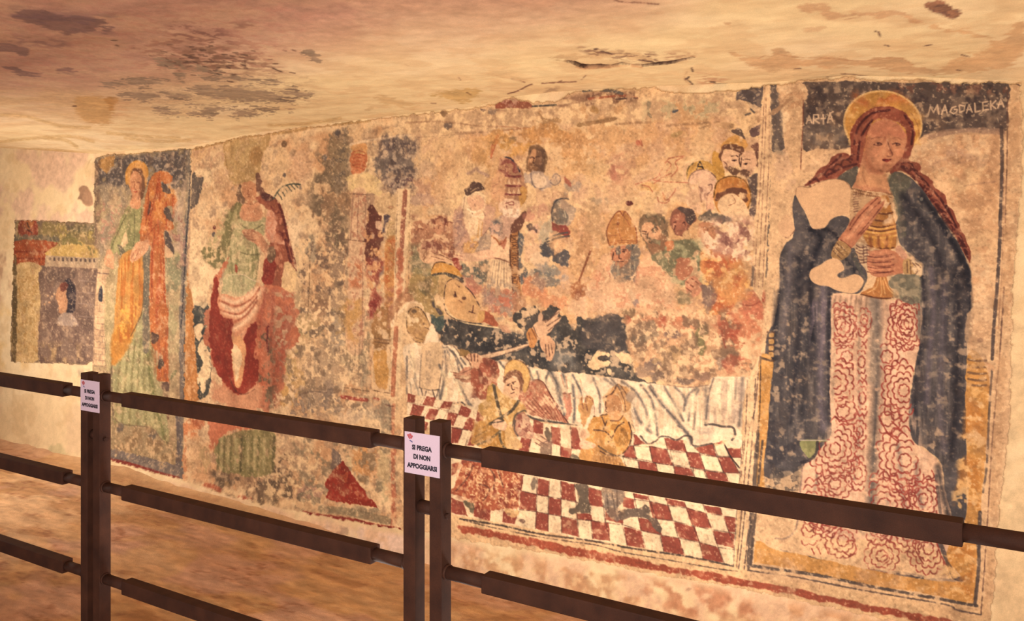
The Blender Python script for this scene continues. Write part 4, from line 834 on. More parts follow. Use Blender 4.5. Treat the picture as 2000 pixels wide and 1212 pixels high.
mott([(110, 190), (180, 190), (200, 300), (120, 320)], (236, 200, 152), 's', .48, .6, .85, 4); blob(150, 205, 14, 12, (84, 66, 56), .7); blob(208, 280, 10, 10, (96, 66, 50), .8); line([(215, 300), (238, 310)], (96, 66, 50), 5, .7)
mott([(120, 300), (230, 300), (210, 390), (140, 370)], (160, 112, 70), 's', .45, .6, .7, 4)
line([(160, 360), (200, 372)], (110, 74, 50), 4, .6)
P('deathbed/painted_bed/painted_sheet')
Z(760, 540, 3.03)
BEDC = (238, 204, 164)
poly([(200, 400), (250, 280), (290, 270), (300, 380), (330, 400), (400, 410), (440, 470), (520, 500), (640, 490), (840, 530), (1000, 560), (1212, 585), (1212, 900), (1110, 880), (1040, 870), (950, 860), (820, 830), (700, 800), (540, 780), (440, 745), (320, 740), (180, 700), (120, 690), (100, 560), (90, 420), (150, 390)], BEDC, .97, 2, 2)
mott([(100, 400), (440, 470), (540, 780), (120, 700)], (206, 168, 130), 's', .52, .64, .6, 6)
poly([(200, 400), (320, 400), (318, 520), (300, 665), (250, 668), (184, 655), (196, 500)], (222, 180, 134), .9, 1.5, 1.5)
lines([[(200, 400), (192, 500), (184, 655)], [(320, 405), (322, 500), (300, 665)]], (120, 100, 86), 4, .6)
line([(184, 655), (250, 670), (300, 665)], (110, 90, 76), 4, .7)
for k in range(26): line([(222 + (k % 3), 440 + k * 8), (248 + k % 4, 441 + k * 8)], (136, 112, 96), 2, .45)
for k, (x, y) in enumerate(((150, 540), (160, 600), (130, 660), (175, 690))): line([(x - 30, y - 100), (x, y - 20), (x + 6, y + 60)], (130, 118, 104), 6, .4, soft=3)
lines([[(194, 662), (206, 710)], [(225, 670), (215, 710)], [(262, 670), (276, 715)], [(295, 668), (285, 712)]], (96, 78, 70), 5, .7)
for l, w in (([(330, 420), (345, 520), (330, 640), (310, 720)], 7), ([(345, 420), (390, 560), (430, 660), (480, 760)], 7), ([(350, 420), (400, 470), (420, 560)], 6), ([(300, 520), (330, 600), (310, 700)], 6), ([(380, 440), (430, 520), (450, 560)], 6), ([(390, 600), (450, 700), (500, 770)], 5), ([(430, 480), (460, 520)], 5), ([(110, 470), (110, 600), (108, 690)], 5), ([(300, 670), (310, 735)], 6)):
    folds(l, (118, 104, 94), w, .65)
for l in ([(370, 480), (400, 600), (440, 720)], [(320, 560), (345, 620), (330, 730)], [(140, 430), (150, 560)]): folds(l, (246, 212, 164), 12, .6)
line([(320, 735), (380, 752), (430, 740), (460, 765), (500, 775), (540, 780)], (80, 66, 62), 6, .8)
line([(330, 402), (380, 405), (420, 450)], (96, 80, 72), 4, .7)
line([(250, 275), (285, 268), (300, 380)], (120, 96, 80), 4, .5)
for l, w in (([(830, 540), (860, 610), (900, 700)], 7), ([(880, 560), (900, 640)], 6), ([(960, 560), (1000, 640), (1020, 740), (1040, 820)], 12), ([(950, 560), (930, 620), (960, 700)], 6), ([(1030, 570), (1060, 660), (1050, 700)], 7), ([(1090, 580), (1130, 660), (1150, 700)], 6), ([(900, 640), (960, 740)], 5), ([(1090, 640), (1100, 760), (1095, 860)], 8), ([(1170, 590), (1200, 640)], 6), ([(660, 500), (690, 540)], 6)):
    folds(l, (112, 102, 96), w, .65)
for l in ([(910, 600), (980, 740), (1020, 800)], [(1060, 600), (1075, 800)], [(1140, 600), (1180, 720)], [(860, 560), (870, 590)]): folds(l, (246, 214, 168), 12, .6)
line([(820, 820), (880, 845), (950, 855), (1040, 868), (1112, 882)], (80, 72, 66), 9, .8)
poly([(1030, 690), (1075, 690), (1085, 780), (1060, 840), (1040, 780)], (196, 110, 84), .75, 2, 4, wear=.15); line([(1030, 690), (1080, 690)], (120, 76, 60), 5, .6); lines([[(1020, 580), (1040, 650)], [(1050, 590), (1060, 660)], [(1130, 600), (1160, 680)], [(1180, 640), (1160, 700)]], (186, 120, 90), 5, .5)
P('deathbed/painted_bed/painted_dark_cover')
poly([(245, 225), (290, 215), (330, 240), (420, 260), (540, 280), (650, 300), (760, 335), (800, 330), (740, 230), (840, 175), (890, 180), (900, 230), (950, 170), (1000, 180), (1020, 230), (1050, 230), (1080, 300), (1110, 310), (1120, 240), (1212, 270), (1400, 230), (1410, 350), (1460, 560), (1500, 610), (1630, 640), (1500, 640), (1212, 580), (1000, 560), (830, 525), (760, 490), (640, 490), (560, 470), (440, 470), (400, 410), (330, 395), (290, 330), (260, 290)], (86, 76, 68), .97, 1.5, 4, wear=.04)
mott([(245, 225), (800, 330), (1400, 240), (1450, 600), (830, 520), (330, 395)], (112, 100, 88), 'm', .42, .6, .8, 6)
mott([(245, 225), (800, 330), (1400, 240), (1450, 600), (830, 520), (330, 395)], (66, 60, 58), 'q', .5, .65, .7, 6)
mott([(245, 225), (800, 330), (1400, 240), (1450, 600), (830, 520), (330, 395)], (206, 168, 130), 's', .64, .7, .75, 6)
mott([(960, 440), (1100, 440), (1100, 540), (960, 540)], (140, 130, 118), 'm', .2, .5, .8, 8)
poly([(410, 430), (460, 432), (500, 460), (470, 480), (440, 470)], (170, 124, 70), .85, 2, 3)
poly([(245, 225), (320, 215), (330, 300), (290, 320), (262, 280)], (84, 92, 82), .9, 2, 3)
mott([(760, 170), (900, 170), (860, 320), (780, 330)], (214, 172, 128), 's', .5, .58, .85, 5)
Z(1140, 540, 3.03)
poly([(75, 450), (110, 432), (130, 450), (160, 460), (120, 490), (160, 500), (140, 530), (70, 545), (30, 520)], (238, 194, 142), .97, 1, 5)
poly([(180, 450), (230, 440), (280, 470), (290, 520), (240, 510), (210, 490)], (236, 192, 140), .97, 1, 5)
poly([(140, 550), (160, 545), (170, 580), (150, 580)], (238, 196, 146), .95, 1, 3); poly([(90, 480), (130, 465), (150, 490), (110, 500)], (80, 68, 62), .9, 1, 3)
poly([(0, 260), (60, 250), (120, 230), (200, 230), (260, 330), (240, 440), (100, 430), (0, 400)], (92, 80, 74), .85, 4, 6, wear=.1)
# robes below the bishop, ruined
P('deathbed/painted_ruined_robes')
poly([(240, 240), (330, 200), (500, 180), (640, 200), (760, 230), (860, 220), (960, 60), (1080, 140), (1090, 300), (1060, 480), (1020, 590), (880, 600), (760, 590), (700, 640), (540, 640), (480, 600), (330, 520), (270, 420), (260, 320)], (202, 150, 108), .95, 5, 7)
for x, y, rx, ry, c, a in ((430, 270, 90, 50, (202, 130, 92), .8), (380, 330, 60, 60, (158, 136, 108), .7), (560, 230, 50, 40, (206, 116, 80), .7), (620, 300, 60, 40, (214, 140, 100), .7), (690, 370, 30, 90, (122, 118, 76), .75), (600, 130, 40, 50, (124, 118, 88), .7), (740, 130, 40, 80, (136, 110, 96), .75), (960, 300, 90, 140, (206, 122, 84), .85), (1000, 180, 80, 80, (200, 110, 80), .85), (850, 300, 60, 120, (190, 100, 72), .6), (870, 100, 90, 70, (216, 144, 84), .8), (900, 240, 50, 60, (206, 130, 90), .7), (850, 500, 80, 60, (148, 122, 102), .85), (960, 520, 60, 60, (212, 146, 102), .8), (420, 510, 60, 40, (118, 96, 88), .8), (500, 470, 90, 60, (196, 156, 108), .7), (600, 620, 80, 24, (116, 94, 84), .8), (450, 590, 60, 40, (120, 98, 88), .8), (330, 360, 30, 60, (110, 98, 84), .7), (520, 340, 50, 30, (110, 88, 84), .7), (360, 560, 60, 40, (170, 136, 112), .7), (700, 590, 50, 30, (150, 112, 92), .8), (320, 150, 22, 26, (140, 116, 110), .8), (120, 130, 120, 90, (222, 172, 132), .8), (200, 60, 120, 60, (220, 168, 124), .7), (410, 60, 120, 100, (214, 162, 120), .75), (260, 220, 40, 30, (134, 104, 76), .8)):
    blob(x, y, rx, ry, c, a, 0, .9)
mott([(260, 200), (900, 200), (1040, 560), (480, 620), (280, 440)], (228, 182, 134), 's', .54, .64, .8, 8); mott([(260, 200), (900, 200), (1040, 560), (480, 620), (280, 440)], (136, 104, 80), 'w', .57, .66, .75, 8)
mott([(260, 200), (900, 200), (1040, 560), (480, 620), (280, 440)], (178, 80, 58), 'q', .64, .72, .7, 8)
lines([[(930, 160), (1000, 170), (1080, 120)], [(820, 320), (840, 420)], [(1060, 130), (1080, 180)]], (150, 66, 50), 6, .5)
line([(845, 240), (855, 225), (865, 240), (855, 262), (845, 240)], (220, 170, 100), 4, .7)
# dying bishop's head, mitre, hands
P('deathbed/painted_dying_bishop')
Z(760, 180, 3.03)
poly([(270, 1110), (340, 1060), (420, 1110), (470, 1180), (500, 1212), (320, 1212)], (196, 152, 96), .9, 3, 3)
poly([(150, 1060), (250, 1050), (300, 1090), (270, 1212), (140, 1212)], (166, 140, 92), .85, 4, 6, wear=.1)
mott([(140, 1060), (270, 1060), (270, 1212), (140, 1212)], (112, 110, 82), 'm', .42, .58, .8, 6)
Z(760, 540, 3.03)
poly([(140, 0), (270, 0), (290, 60), (260, 130), (330, 230), (240, 220), (170, 130), (130, 60)], (176, 140, 84), .85, 4, 6, wear=.08)
mott([(140, 0), (280, 0), (300, 200), (170, 130)], (116, 100, 70), 'm', .45, .6, .8, 6)
P('deathbed/painted_dying_bishop/painted_hat')
Z(760, 180, 3.03)
poly([(256, 1060), (270, 1020), (310, 1005), (370, 1020), (420, 1055), (432, 1095), (380, 1082), (330, 1068), (262, 1078)], (214, 146, 66), .97, 1.5, 1.5)
line([(258, 1050), (275, 1015), (315, 1003), (375, 1020)], (96, 66, 46), 5, .7); line([(265, 1080), (330, 1070), (390, 1085), (440, 1105)], (80, 70, 60), 9, .8); line([(350, 1080), (430, 1110), (440, 1120)], (84, 76, 66), 10, .7)
P('deathbed/painted_dying_bishop/painted_face')
Z(760, 540, 3.03)
poly([(335, 80), (350, 30), (400, 15), (450, 50), (500, 110), (540, 170), (565, 220), (590, 250), (580, 262), (500, 270), (430, 250), (380, 230), (340, 170)], (216, 162, 106), .97, 1.5, 1.5)
line([(330, 130), (335, 70), (350, 30), (400, 12), (460, 60), (500, 100), (540, 170), (570, 215)], (88, 62, 52), 4, .75)
lines([[(395, 90), (405, 120)], [(450, 110), (440, 130), (455, 135)], [(420, 140), (435, 150)], [(505, 170), (500, 210)], [(395, 40), (420, 60)], [(480, 205), (510, 215)]], (110, 66, 50), 5, .75); blob(395, 112, 8, 12, (88, 54, 46), .75); blob(452, 125, 10, 10, (88, 54, 46), .75); blob(420, 160, 40, 40, (206, 146, 90), .4)
line([(335, 170), (370, 225), (440, 265), (540, 285), (650, 300)], (236, 198, 144), 6, .8); line([(330, 160), (350, 220), (420, 258), (520, 276)], (70, 54, 50), 3, .7)
poly([(545, 195), (600, 215), (655, 280), (640, 295), (580, 272), (540, 262)], (176, 88, 58), .9, 1.5, 2); poly([(540, 200), (575, 205), (560, 262), (530, 258)], (206, 156, 92), .9, 1.5, 2)
poly([(650, 280), (700, 290), (730, 330), (690, 330), (655, 300)], (196, 140, 104), .85, 2, 3)
poly([(265, 150), (285, 180), (320, 220), (300, 222), (270, 180)], (92, 78, 78), .8, 2, 3)
P('deathbed/painted_dying_bishop/painted_hand')
poly([(860, 290), (900, 260), (960, 250), (1000, 200), (1015, 205), (1000, 240), (1025, 235), (1010, 265), (990, 280), (950, 330), (900, 370), (870, 370), (850, 330)], (220, 168, 126), .97, 1.5, 1.5)
lines([[(900, 262), (950, 252), (1000, 200)], [(930, 270), (1012, 206)], [(940, 290), (1020, 238)], [(945, 320), (1005, 268)], [(905, 235), (910, 260)], [(918, 225), (918, 255)], [(860, 295), (880, 350), (905, 368)]], (110, 74, 60), 3.5, .7)
poly([(890, 225), (905, 215), (915, 240), (905, 270), (890, 260)], (218, 166, 126), .95, 1.5, 1.5)
poly([(900, 360), (950, 350), (985, 390), (985, 430), (965, 490), (935, 490), (925, 450), (905, 420)], (214, 158, 116), .97, 1.5, 1.5); lines([[(930, 400), (935, 480)], [(945, 400), (955, 470)], [(962, 395), (970, 450)]], (104, 68, 56), 3.5, .7)
poly([(822, 330), (850, 305), (885, 365), (860, 420), (835, 410), (825, 370)], (206, 134, 74), .95, 1.5, 2); lines([[(850, 310), (880, 370)], [(830, 330), (850, 400)]], (130, 76, 50), 4, .6)
P('deathbed/painted_sword')
poly([(540, 480), (560, 460), (700, 430), (820, 395), (832, 405), (780, 430), (660, 465), (560, 490)], (220, 176, 136), .97, 1.2, 1.2)
lines([[(550, 462), (700, 428), (820, 394)], [(560, 492), (680, 460), (830, 408)]], (90, 70, 64), 3.5, .75)

# ---------------------------------------------------------------- chequered floor
P('deathbed/painted_chequered_floor')
Z()
clip('deathbed')
FLW, FLR = (240, 206, 162), (158, 70, 54)
poly([(797, 768), (830, 772), (900, 790), (960, 795), (1060, 825), (1130, 830), (1240, 840), (1300, 850), (1400, 870), (1436, 850), (1450, 880), (1440, 990), (1436, 1105), (1330, 1080), (1140, 1052), (1000, 1024), (884, 1004), (880, 850), (797, 815)], FLW, .98, 1.2, 1, sm=False)
def quadt(q, col=FLR):
    poly(q, col, .96, .8, 1.6, sm=False, wear=.06); 
# rows of the chequer: edges traced left to right; verticals by the columns crossing each row
def row(top, bot, xs_top, xs_bot, start, tw=None):
    n = len(xs_top)
    tx = [p[0] for p in top]; ty = [p[1] for p in top]; bx = [p[0] for p in bot]; by = [p[1] for p in bot]
    for k in range(n - 1):
        a = (xs_top[k], np.interp(xs_top[k], tx, ty)); b = (xs_top[k + 1], np.interp(xs_top[k + 1], tx, ty))
        c = (xs_bot[k + 1], np.interp(xs_bot[k + 1], bx, by)); d = (xs_bot[k], np.interp(xs_bot[k], bx, by))
        if (k + start) % 2: quadt([a, b, c, d])
        line([a, d], (96, 62, 52), 1.5, .55, sm=False)
    line(bot, (96, 62, 52), 1.5, .6)
Z(760, 540, 3.03)
for q_ in ([(115, 690), (165, 700), (155, 745), (112, 738)], [(225, 708), (280, 715), (265, 770), (205, 755)], [(330, 735), (380, 740), (365, 785), (300, 775)], [(145, 750), (212, 765), (190, 830), (128, 815)], [(245, 775), (298, 785), (275, 850), (218, 838)], [(355, 800), (412, 812), (385, 880), (335, 865)], [(432, 755), (490, 785), (475, 835), (415, 815)], [(465, 835), (515, 850), (500, 915), (440, 900)], [(375, 888), (438, 900), (412, 985), (372, 980)], [(490, 930), (530, 935), (510, 1000), (468, 995)], [(530, 790), (585, 800), (560, 860), (515, 850)], [(300, 870), (340, 878), (330, 940), (285, 930)], [(190, 850), (240, 858), (220, 910), (170, 900)]):
    quadt(q_)
for l in ([(110, 742), (205, 757), (300, 776), (415, 815), (475, 836), (560, 862)], [(112, 812), (190, 832), (275, 851), (385, 882), (440, 900), (500, 916)], [(215, 712), (180, 770), (125, 830)], [(282, 716), (240, 780), (190, 850)], [(330, 738), (295, 790), (250, 850)], [(380, 744), (350, 800), (310, 870)], [(435, 760), (385, 880), (350, 960)], [(492, 786), (440, 900), (410, 985)], [(540, 790), (500, 916), (460, 1000)]):
    line(l, (120, 80, 62), 2, .5, sm=False)
# right side, below the sheets
Z(1140, 540, 3.03)
rows = [([(240, 1010), (330, 960), (480, 950), (600, 960), (660, 1000), (930, 1010)], [(230, 1062), (400, 1090), (530, 1110), (700, 1140), (920, 1170)]),]
def q4(a, b, c, d, red=True):
    if red: quadt([a, b, c, d])
    for p_, r_ in ((a, b), (b, c), (c, d), (d, a)): line([p_, r_], (92, 62, 52), 3, .6, sm=False)
q4((300, 930), (340, 950), (390, 985), (300, 995))
q4((480, 950), (590, 955), (610, 1035), (500, 1020)); q4((660, 1010), (765, 985), (790, 1065), (690, 1040)); q4((850, 1015), (930, 1010), (935, 1070), (870, 1065))
q4((250, 1000), (298, 998), (315, 1075), (235, 1060)); q4((392, 1000), (495, 1020), (535, 1115), (410, 1095)); q4((610, 1035), (690, 1042), (720, 1140), (635, 1125)); q4((795, 1065), (870, 1065), (925, 1160), (830, 1155))
q4((325, 1085), (430, 1100), (445, 1160), (335, 1150)); q4((535, 1115), (640, 1135), (660, 1180), (545, 1170)); q4((720, 1145), (840, 1160), (865, 1212), (740, 1200))
q4((298, 998), (392, 1005), (410, 1090), (318, 1075), False); q4((515, 1030), (610, 1040), (635, 1125), (535, 1110), False); q4((690, 1050), (795, 1065), (830, 1155), (720, 1140), False); q4((770, 985), (830, 980), (870, 1062), (795, 1060), False); q4((235, 1065), (322, 1085), (335, 1145), (255, 1125), False); q4((430, 1100), (535, 1115), (545, 1165), (445, 1160), False); q4((650, 1130), (715, 1145), (735, 1205), (660, 1190), False)
line([(830, 980), (870, 1060), (925, 1130)], (70, 50, 46), 6, .8)
poly([(805, 900), (830, 895), (830, 975), (790, 980)], (176, 76, 60), .9, 1.5, 3)
Z(1140, 812, 3.03)
# lower band, seen between the rails
def R4(*p): quadt(list(p))
R4((30, 425), (110, 440), (118, 535), (36, 525)); R4((240, 470), (300, 490), (305, 545), (235, 535)); R4((300, 455), (385, 470), (392, 495), (305, 480)); R4((485, 480), (600, 505), (610, 535), (500, 520)); R4((715, 525), (810, 540), (830, 585), (735, 570)); R4((0, 570), (46, 575), (48, 612), (0, 612))
R4((392, 500), (505, 525), (530, 615), (410, 600)); R4((610, 538), (730, 570), (765, 665), (640, 640)); R4((830, 585), (905, 598), (900, 680), (860, 680)); R4((135, 545), (235, 560), (240, 635), (130, 610)); R4((330, 600), (440, 610), (470, 700), (340, 670))
R4((535, 620), (660, 650), (690, 740), (570, 715)); R4((765, 670), (895, 695), (895, 780), (790, 750)); R4((50, 615), (150, 630), (162, 738), (58, 722)); R4((240, 650), (345, 675), (370, 780), (262, 760)); R4((460, 700), (570, 718), (605, 825), (480, 795)); R4((690, 742), (800, 772), (830, 860), (710, 845))
for l in ([(0, 410), (110, 440)], [(118, 535), (240, 550)], [(0, 610), (240, 640), (345, 672), (470, 700), (570, 718), (690, 742), (800, 772), (890, 785)], [(410, 600), (530, 615), (650, 645), (765, 668), (900, 690)], [(305, 490), (400, 502), (505, 525), (610, 540), (735, 572), (905, 598)], [(110, 440), (130, 610), (160, 738)], [(232, 630), (262, 760)], [(300, 455), (330, 600), (372, 780)], [(385, 470), (440, 620), (480, 800)], [(490, 480), (560, 700), (605, 825)], [(600, 505), (690, 742), (712, 850)], [(710, 520), (800, 772), (835, 865)], [(812, 540), (862, 680), (895, 760)], [(30, 425), (56, 720)]):
    line(l, (92, 60, 50), 3.2, .65, sm=False)
Z()
for k in range(13):                                   # tiles behind the handrail
    x = 900 + k * 41; y = 868 + 0.150 * (x - 945)
    R4((x, y + (8 if k % 2 else 26)), (x + 41, y + 6 + (8 if k % 2 else 26)), (x + 43, y + 24 + (8 if k % 2 else 26)), (x + 2, y + 18 + (8 if k % 2 else 26)))
Z(760, 812, 3.03)
R4((860, 20), (915, 40), (910, 108), (855, 95)); R4((962, 60), (1020, 70), (1015, 175), (962, 160)); R4((1080, 60), (1110, 62), (1150, 200), (1080, 190)); R4((785, 120), (845, 135), (830, 210), (770, 205)); R4((1018, 178), (1085, 190), (1080, 260), (1015, 250))
R4((380, 64), (440, 76), (415, 160), (372, 155)); R4((450, 40), (500, 50), (515, 20), (480, 0)); R4((770, 340), (800, 350), (790, 440), (765, 430)); R4((888, 365), (950, 380), (945, 478), (880, 465)); R4((1022, 385), (1100, 405), (1115, 505), (1020, 488)); R4((780, 440), (878, 460), (875, 560), (775, 550)); R4((950, 480), (1022, 492), (1020, 590), (948, 578)); R4((875, 565), (948, 578), (945, 680), (868, 665)); R4((1025, 595), (1115, 612), (1125, 712), (1025, 685)); R4((1180, 430), (1212, 430), (1212, 520), (1190, 510)); R4((1115, 570), (1205, 580), (1205, 612), (1118, 605)); R4((680, 560), (760, 580), (750, 640), (672, 625)); R4((500, 510), (605, 545), (600, 620), (505, 590)); R4((372, 480), (440, 510), (470, 590), (372, 570)); R4((372, 280), (420, 270), (400, 340), (372, 350))
for l in ([(780, 438), (880, 462), (1020, 488), (1115, 508), (1205, 520)], [(775, 552), (875, 563), (950, 578), (1115, 608), (1205, 615)], [(880, 365), (875, 560), (868, 665)], [(952, 378), (946, 480), (945, 680)], [(1018, 385), (1022, 590), (1025, 690)], [(1100, 400), (1118, 610), (1128, 715)], [(1075, 60), (1085, 190)], [(1015, 70), (1018, 250)], [(962, 60), (960, 240)], [(860, 25), (830, 210)], [(440, 76), (410, 165)], [(372, 66), (440, 76), (500, 88)], [(480, 95), (455, 175)], [(800, 350), (780, 440)]):
    line(l, (92, 60, 50), 3.2, .65, sm=False)
# ---------------------------------------------------------------- demon, angel with sword, kneeling child
P('deathbed/painted_angel_with_sword')
Z(760, 540, 3.03)
poly([(380, 560), (420, 560), (490, 530), (500, 600), (440, 620), (400, 590)], (180, 110, 82), .75, 2, 4, wear=.15); lines([[(370, 562), (430, 570), (490, 545)], [(385, 580), (440, 590), (490, 575)], [(400, 600), (450, 608), (490, 600)]], (120, 76, 58), 3.5, .6)
poly([(545, 490), (580, 480), (630, 500), (655, 560), (640, 640), (600, 660), (590, 720), (560, 730), (520, 700), (495, 640), (492, 580), (520, 540)], (168, 86, 62), .95, 2, 3)
mott([(500, 480), (655, 490), (650, 640), (500, 720)], (206, 150, 112), 's', .5, .62, .8, 4); mott([(500, 480), (655, 490), (650, 640), (500, 720)], (128, 58, 46), 'w', .54, .64, .7, 4)
poly([(455, 480), (480, 455), (510, 450), (550, 465), (548, 500), (530, 540), (495, 540), (480, 500)], (216, 158, 118), .97, 1.5, 2); lines([[(490, 455), (495, 500)], [(510, 455), (512, 500)], [(530, 460), (530, 500)], [(455, 470), (480, 500), (495, 540)]], (104, 62, 50), 4, .75)
poly([(495, 545), (525, 545), (540, 620), (545, 700), (520, 690), (495, 620)], (164, 78, 56), .95, 1.5, 2)
P('deathbed/painted_angel_with_sword/painted_wing')
poly([(770, 700), (820, 650), (860, 610), (900, 612), (930, 640), (960, 700), (1000, 780), (1060, 860), (1000, 850), (900, 830), (830, 810), (780, 760)], (196, 122, 90), .96, 1.5, 2)
mott([(770, 640), (940, 620), (1000, 780), (820, 800)], (226, 178, 134), 's', .48, .62, .85, 4); mott([(780, 620), (930, 620), (900, 720), (780, 740)], (160, 70, 54), 's', .6, .68, .8, 4)
for k in range(9): line([(800 + k * 18, 740 - k * 8), (850 + k * 20, 790 - k * 2), (920 + k * 15, 840 + k * 2)], (146, 74, 58), 3.5, .65)
lines([[(820, 650), (870, 608), (915, 622), (945, 670), (1010, 790), (1062, 862)]], (110, 60, 52), 4, .75)
P('deathbed/painted_angel_with_sword/painted_halo')
poly([(690, 560), (700, 520), (740, 492), (790, 505), (830, 550), (838, 610), (820, 670), (800, 680), (790, 600), (760, 560), (720, 560), (690, 600)], (222, 168, 96), .97, 1.2, 1)
line([(688, 580), (698, 520), (738, 490), (792, 502), (832, 548), (840, 610), (820, 672)], (150, 100, 60), 3.5, .7)
P('deathbed/painted_angel_with_sword')
poly([(680, 610), (700, 570), (745, 545), (785, 565), (800, 610), (790, 670), (770, 690), (775, 620), (740, 590), (710, 610), (690, 625)], (140, 88, 62), .93, 2.5, 3)
lines([[(690, 610), (710, 590), (700, 575)], [(740, 560), (760, 550)], [(770, 570), (790, 600)]], (86, 54, 44), 4, .6)
poly([(690, 640), (705, 610), (740, 592), (772, 615), (780, 670), (770, 710), (740, 722), (705, 710), (680, 690)], (226, 172, 128), .97, 2, 1.5)
lines([[(705, 640), (722, 630)], [(735, 625), (755, 618)], [(730, 640), (735, 665), (748, 665)], [(728, 690), (745, 682)], [(745, 650), (762, 655)]], (96, 58, 48), 4, .8); blob(742, 632, 6, 6, (66, 40, 38), .8); blob(712, 640, 6, 5, (66, 40, 38), .7)
# tunic
poly([(600, 640), (625, 630), (680, 690), (740, 725), (790, 740), (815, 790), (800, 820), (750, 850), (760, 950), (700, 900), (690, 850), (600, 850), (530, 790), (570, 740), (590, 690)], (208, 156, 88), .96, 2, 2)
poly([(530, 860), (600, 840), (700, 890), (720, 950), (700, 1010), (680, 1030), (500, 990), (510, 910)], (206, 148, 76), .96, 2, 3)
mott([(500, 850), (700, 880), (700, 1020), (500, 990)], (184, 124, 56), 'v', .48, .62, .7, 4); mott([(560, 640), (800, 740), (740, 900), (540, 840)], (236, 190, 128), 's', .5, .64, .7, 4)
poly([(590, 650), (620, 640), (610, 740), (560, 790), (535, 760), (580, 720)], (196, 148, 76), .9, 2, 2)
line([(625, 640), (640, 720), (665, 820), (690, 900)], (92, 78, 62), 12, .8, soft=1.5); line([(770, 735), (730, 790), (670, 830), (600, 870)], (92, 78, 62), 12, .8, soft=1.5)
line([(660, 900), (660, 960), (690, 1015)], (96, 84, 66), 9, .75); line([(530, 990), (600, 960), (650, 920)], (96, 84, 66), 9, .6)
poly([(615, 870), (650, 845), (700, 870), (690, 905), (640, 900)], (228, 178, 138), .95, 1.5, 2); line([(610, 860), (640, 860), (680, 850)], (88, 72, 60), 6, .7)
lines([[(540, 900), (600, 870)], [(520, 940), (600, 900)], [(510, 980), (560, 950)]], (140, 100, 56), 5, .6)
poly([(700, 890), (750, 940), (790, 1000), (740, 1030), (690, 1000)], (226, 176, 112), .9, 2, 3)
# right arm with mottled sleeve and glove-like hand
poly([(740, 870), (760, 820), (790, 800), (820, 820), (850, 900), (860, 940), (820, 960), (770, 940), (750, 930)], (188, 128, 102), .94, 2, 3); mott([(750, 810), (820, 820), (860, 940), (760, 930)], (136, 66, 58), 's', .5, .6, .8, 3); mott([(750, 810), (820, 820), (860, 940), (760, 930)], (228, 184, 148), 'w', .54, .62, .8, 3)
lines([[(735, 880), (750, 820), (800, 790), (815, 800)], [(750, 850), (745, 900), (765, 940)]], (86, 76, 70), 6, .7)
poly([(860, 940), (900, 930), (940, 950), (960, 980), (950, 1010), (900, 1000), (860, 970)], (230, 180, 138), .95, 1.5, 2); lines([[(900, 940), (950, 975)], [(880, 960), (940, 1000)], [(870, 980), (900, 1000)]], (120, 76, 62), 3.5, .65)
mott([(880, 960), (980, 960), (960, 1060), (890, 1050)], (124, 88, 76), 's', .46, .58, .8, 4); poly([(930, 890), (960, 910), (970, 950), (950, 980), (935, 950)], (100, 80, 64), .85, 1.5, 4)
P('deathbed/painted_demon')
Z(760, 812, 3.03)
poly([(440, 290), (500, 270), (620, 290), (750, 320), (780, 360), (760, 430), (770, 540), (700, 545), (640, 550), (540, 545), (500, 500), (400, 460), (372, 450), (400, 400)], (184, 90, 60), .95, 2, 4)
mott([(400, 280), (780, 330), (770, 540), (500, 540), (380, 450)], (214, 140, 96), 's', .5, .62, .8, 5); mott([(400, 280), (780, 330), (770, 540), (500, 540), (380, 450)], (150, 56, 42), 'w', .52, .64, .7, 5); mott([(400, 280), (780, 330), (770, 540), (500, 540)], (236, 186, 130), 't', .62, .74, .8, 5)
lines([[(600, 310), (630, 360), (620, 430)], [(500, 290), (470, 360), (400, 440)], [(650, 320), (680, 420)], [(540, 400), (600, 430), (560, 500)]], (104, 62, 52), 6, .55)
poly([(445, 500), (480, 505), (510, 520), (500, 580), (480, 560)], (100, 90, 68), .85, 2, 4)
poly([(700, 545), (770, 560), (740, 600), (690, 560)], (220, 170, 110), .85, 2, 3); blob(790, 618, 18, 12, (120, 84, 70), .85); blob(712, 578, 12, 8, (120, 84, 70), .5)
P('deathbed/painted_kneeling_child')
Z(1140, 540, 3.03)
poly([(30, 830), (60, 740), (60, 720), (20, 700), (-20, 720), (-30, 780), (-10, 860), (0, 900)], (206, 144, 84), .95, 2, 3); lines([[(20, 705), (60, 740), (70, 830)], [(-10, 720), (0, 780)], [(10, 715), (25, 790)]], (140, 76, 60), 4, .65)
poly([(60, 830), (110, 815), (150, 810), (230, 820), (270, 860), (285, 930), (270, 1000), (230, 1050), (160, 1055), (100, 1020), (70, 990), (0, 960), (20, 900)], (206, 138, 64), .97, 2, 2)
mott([(60, 830), (230, 820), (280, 930), (220, 1040), (70, 990)], (232, 176, 104), 's', .45, .62, .7, 4); mott([(180, 840), (280, 880), (260, 1000), (200, 1000)], (180, 120, 54), 's', .5, .62, .7, 3)
poly([(0, 1010), (80, 1000), (170, 1050), (220, 1060), (250, 1130), (230, 1150), (0, 1100), (-30, 1070)], (202, 138, 70), .95, 2, 3)
lines([[(60, 905), (130, 915), (170, 960), (150, 975)], [(170, 950), (200, 890), (240, 860)], [(110, 830), (130, 880)], [(140, 850), (120, 900)], [(270, 860), (288, 930), (270, 1000), (225, 1050), (160, 1056), (100, 1030)], [(60, 825), (140, 812)]], (96, 62, 44), 5.5, .85)
for k in range(6): line([(215 + k * 9, 880 + k * 6), (225 + k * 8, 920 + k * 10), (210 + k * 8, 970 + k * 6)], (130, 84, 44), 3, .55)
for k in range(7): line([(100 + k * 18, 1060), (110 + k * 18, 1110)], (150, 96, 60), 3.5, .5)
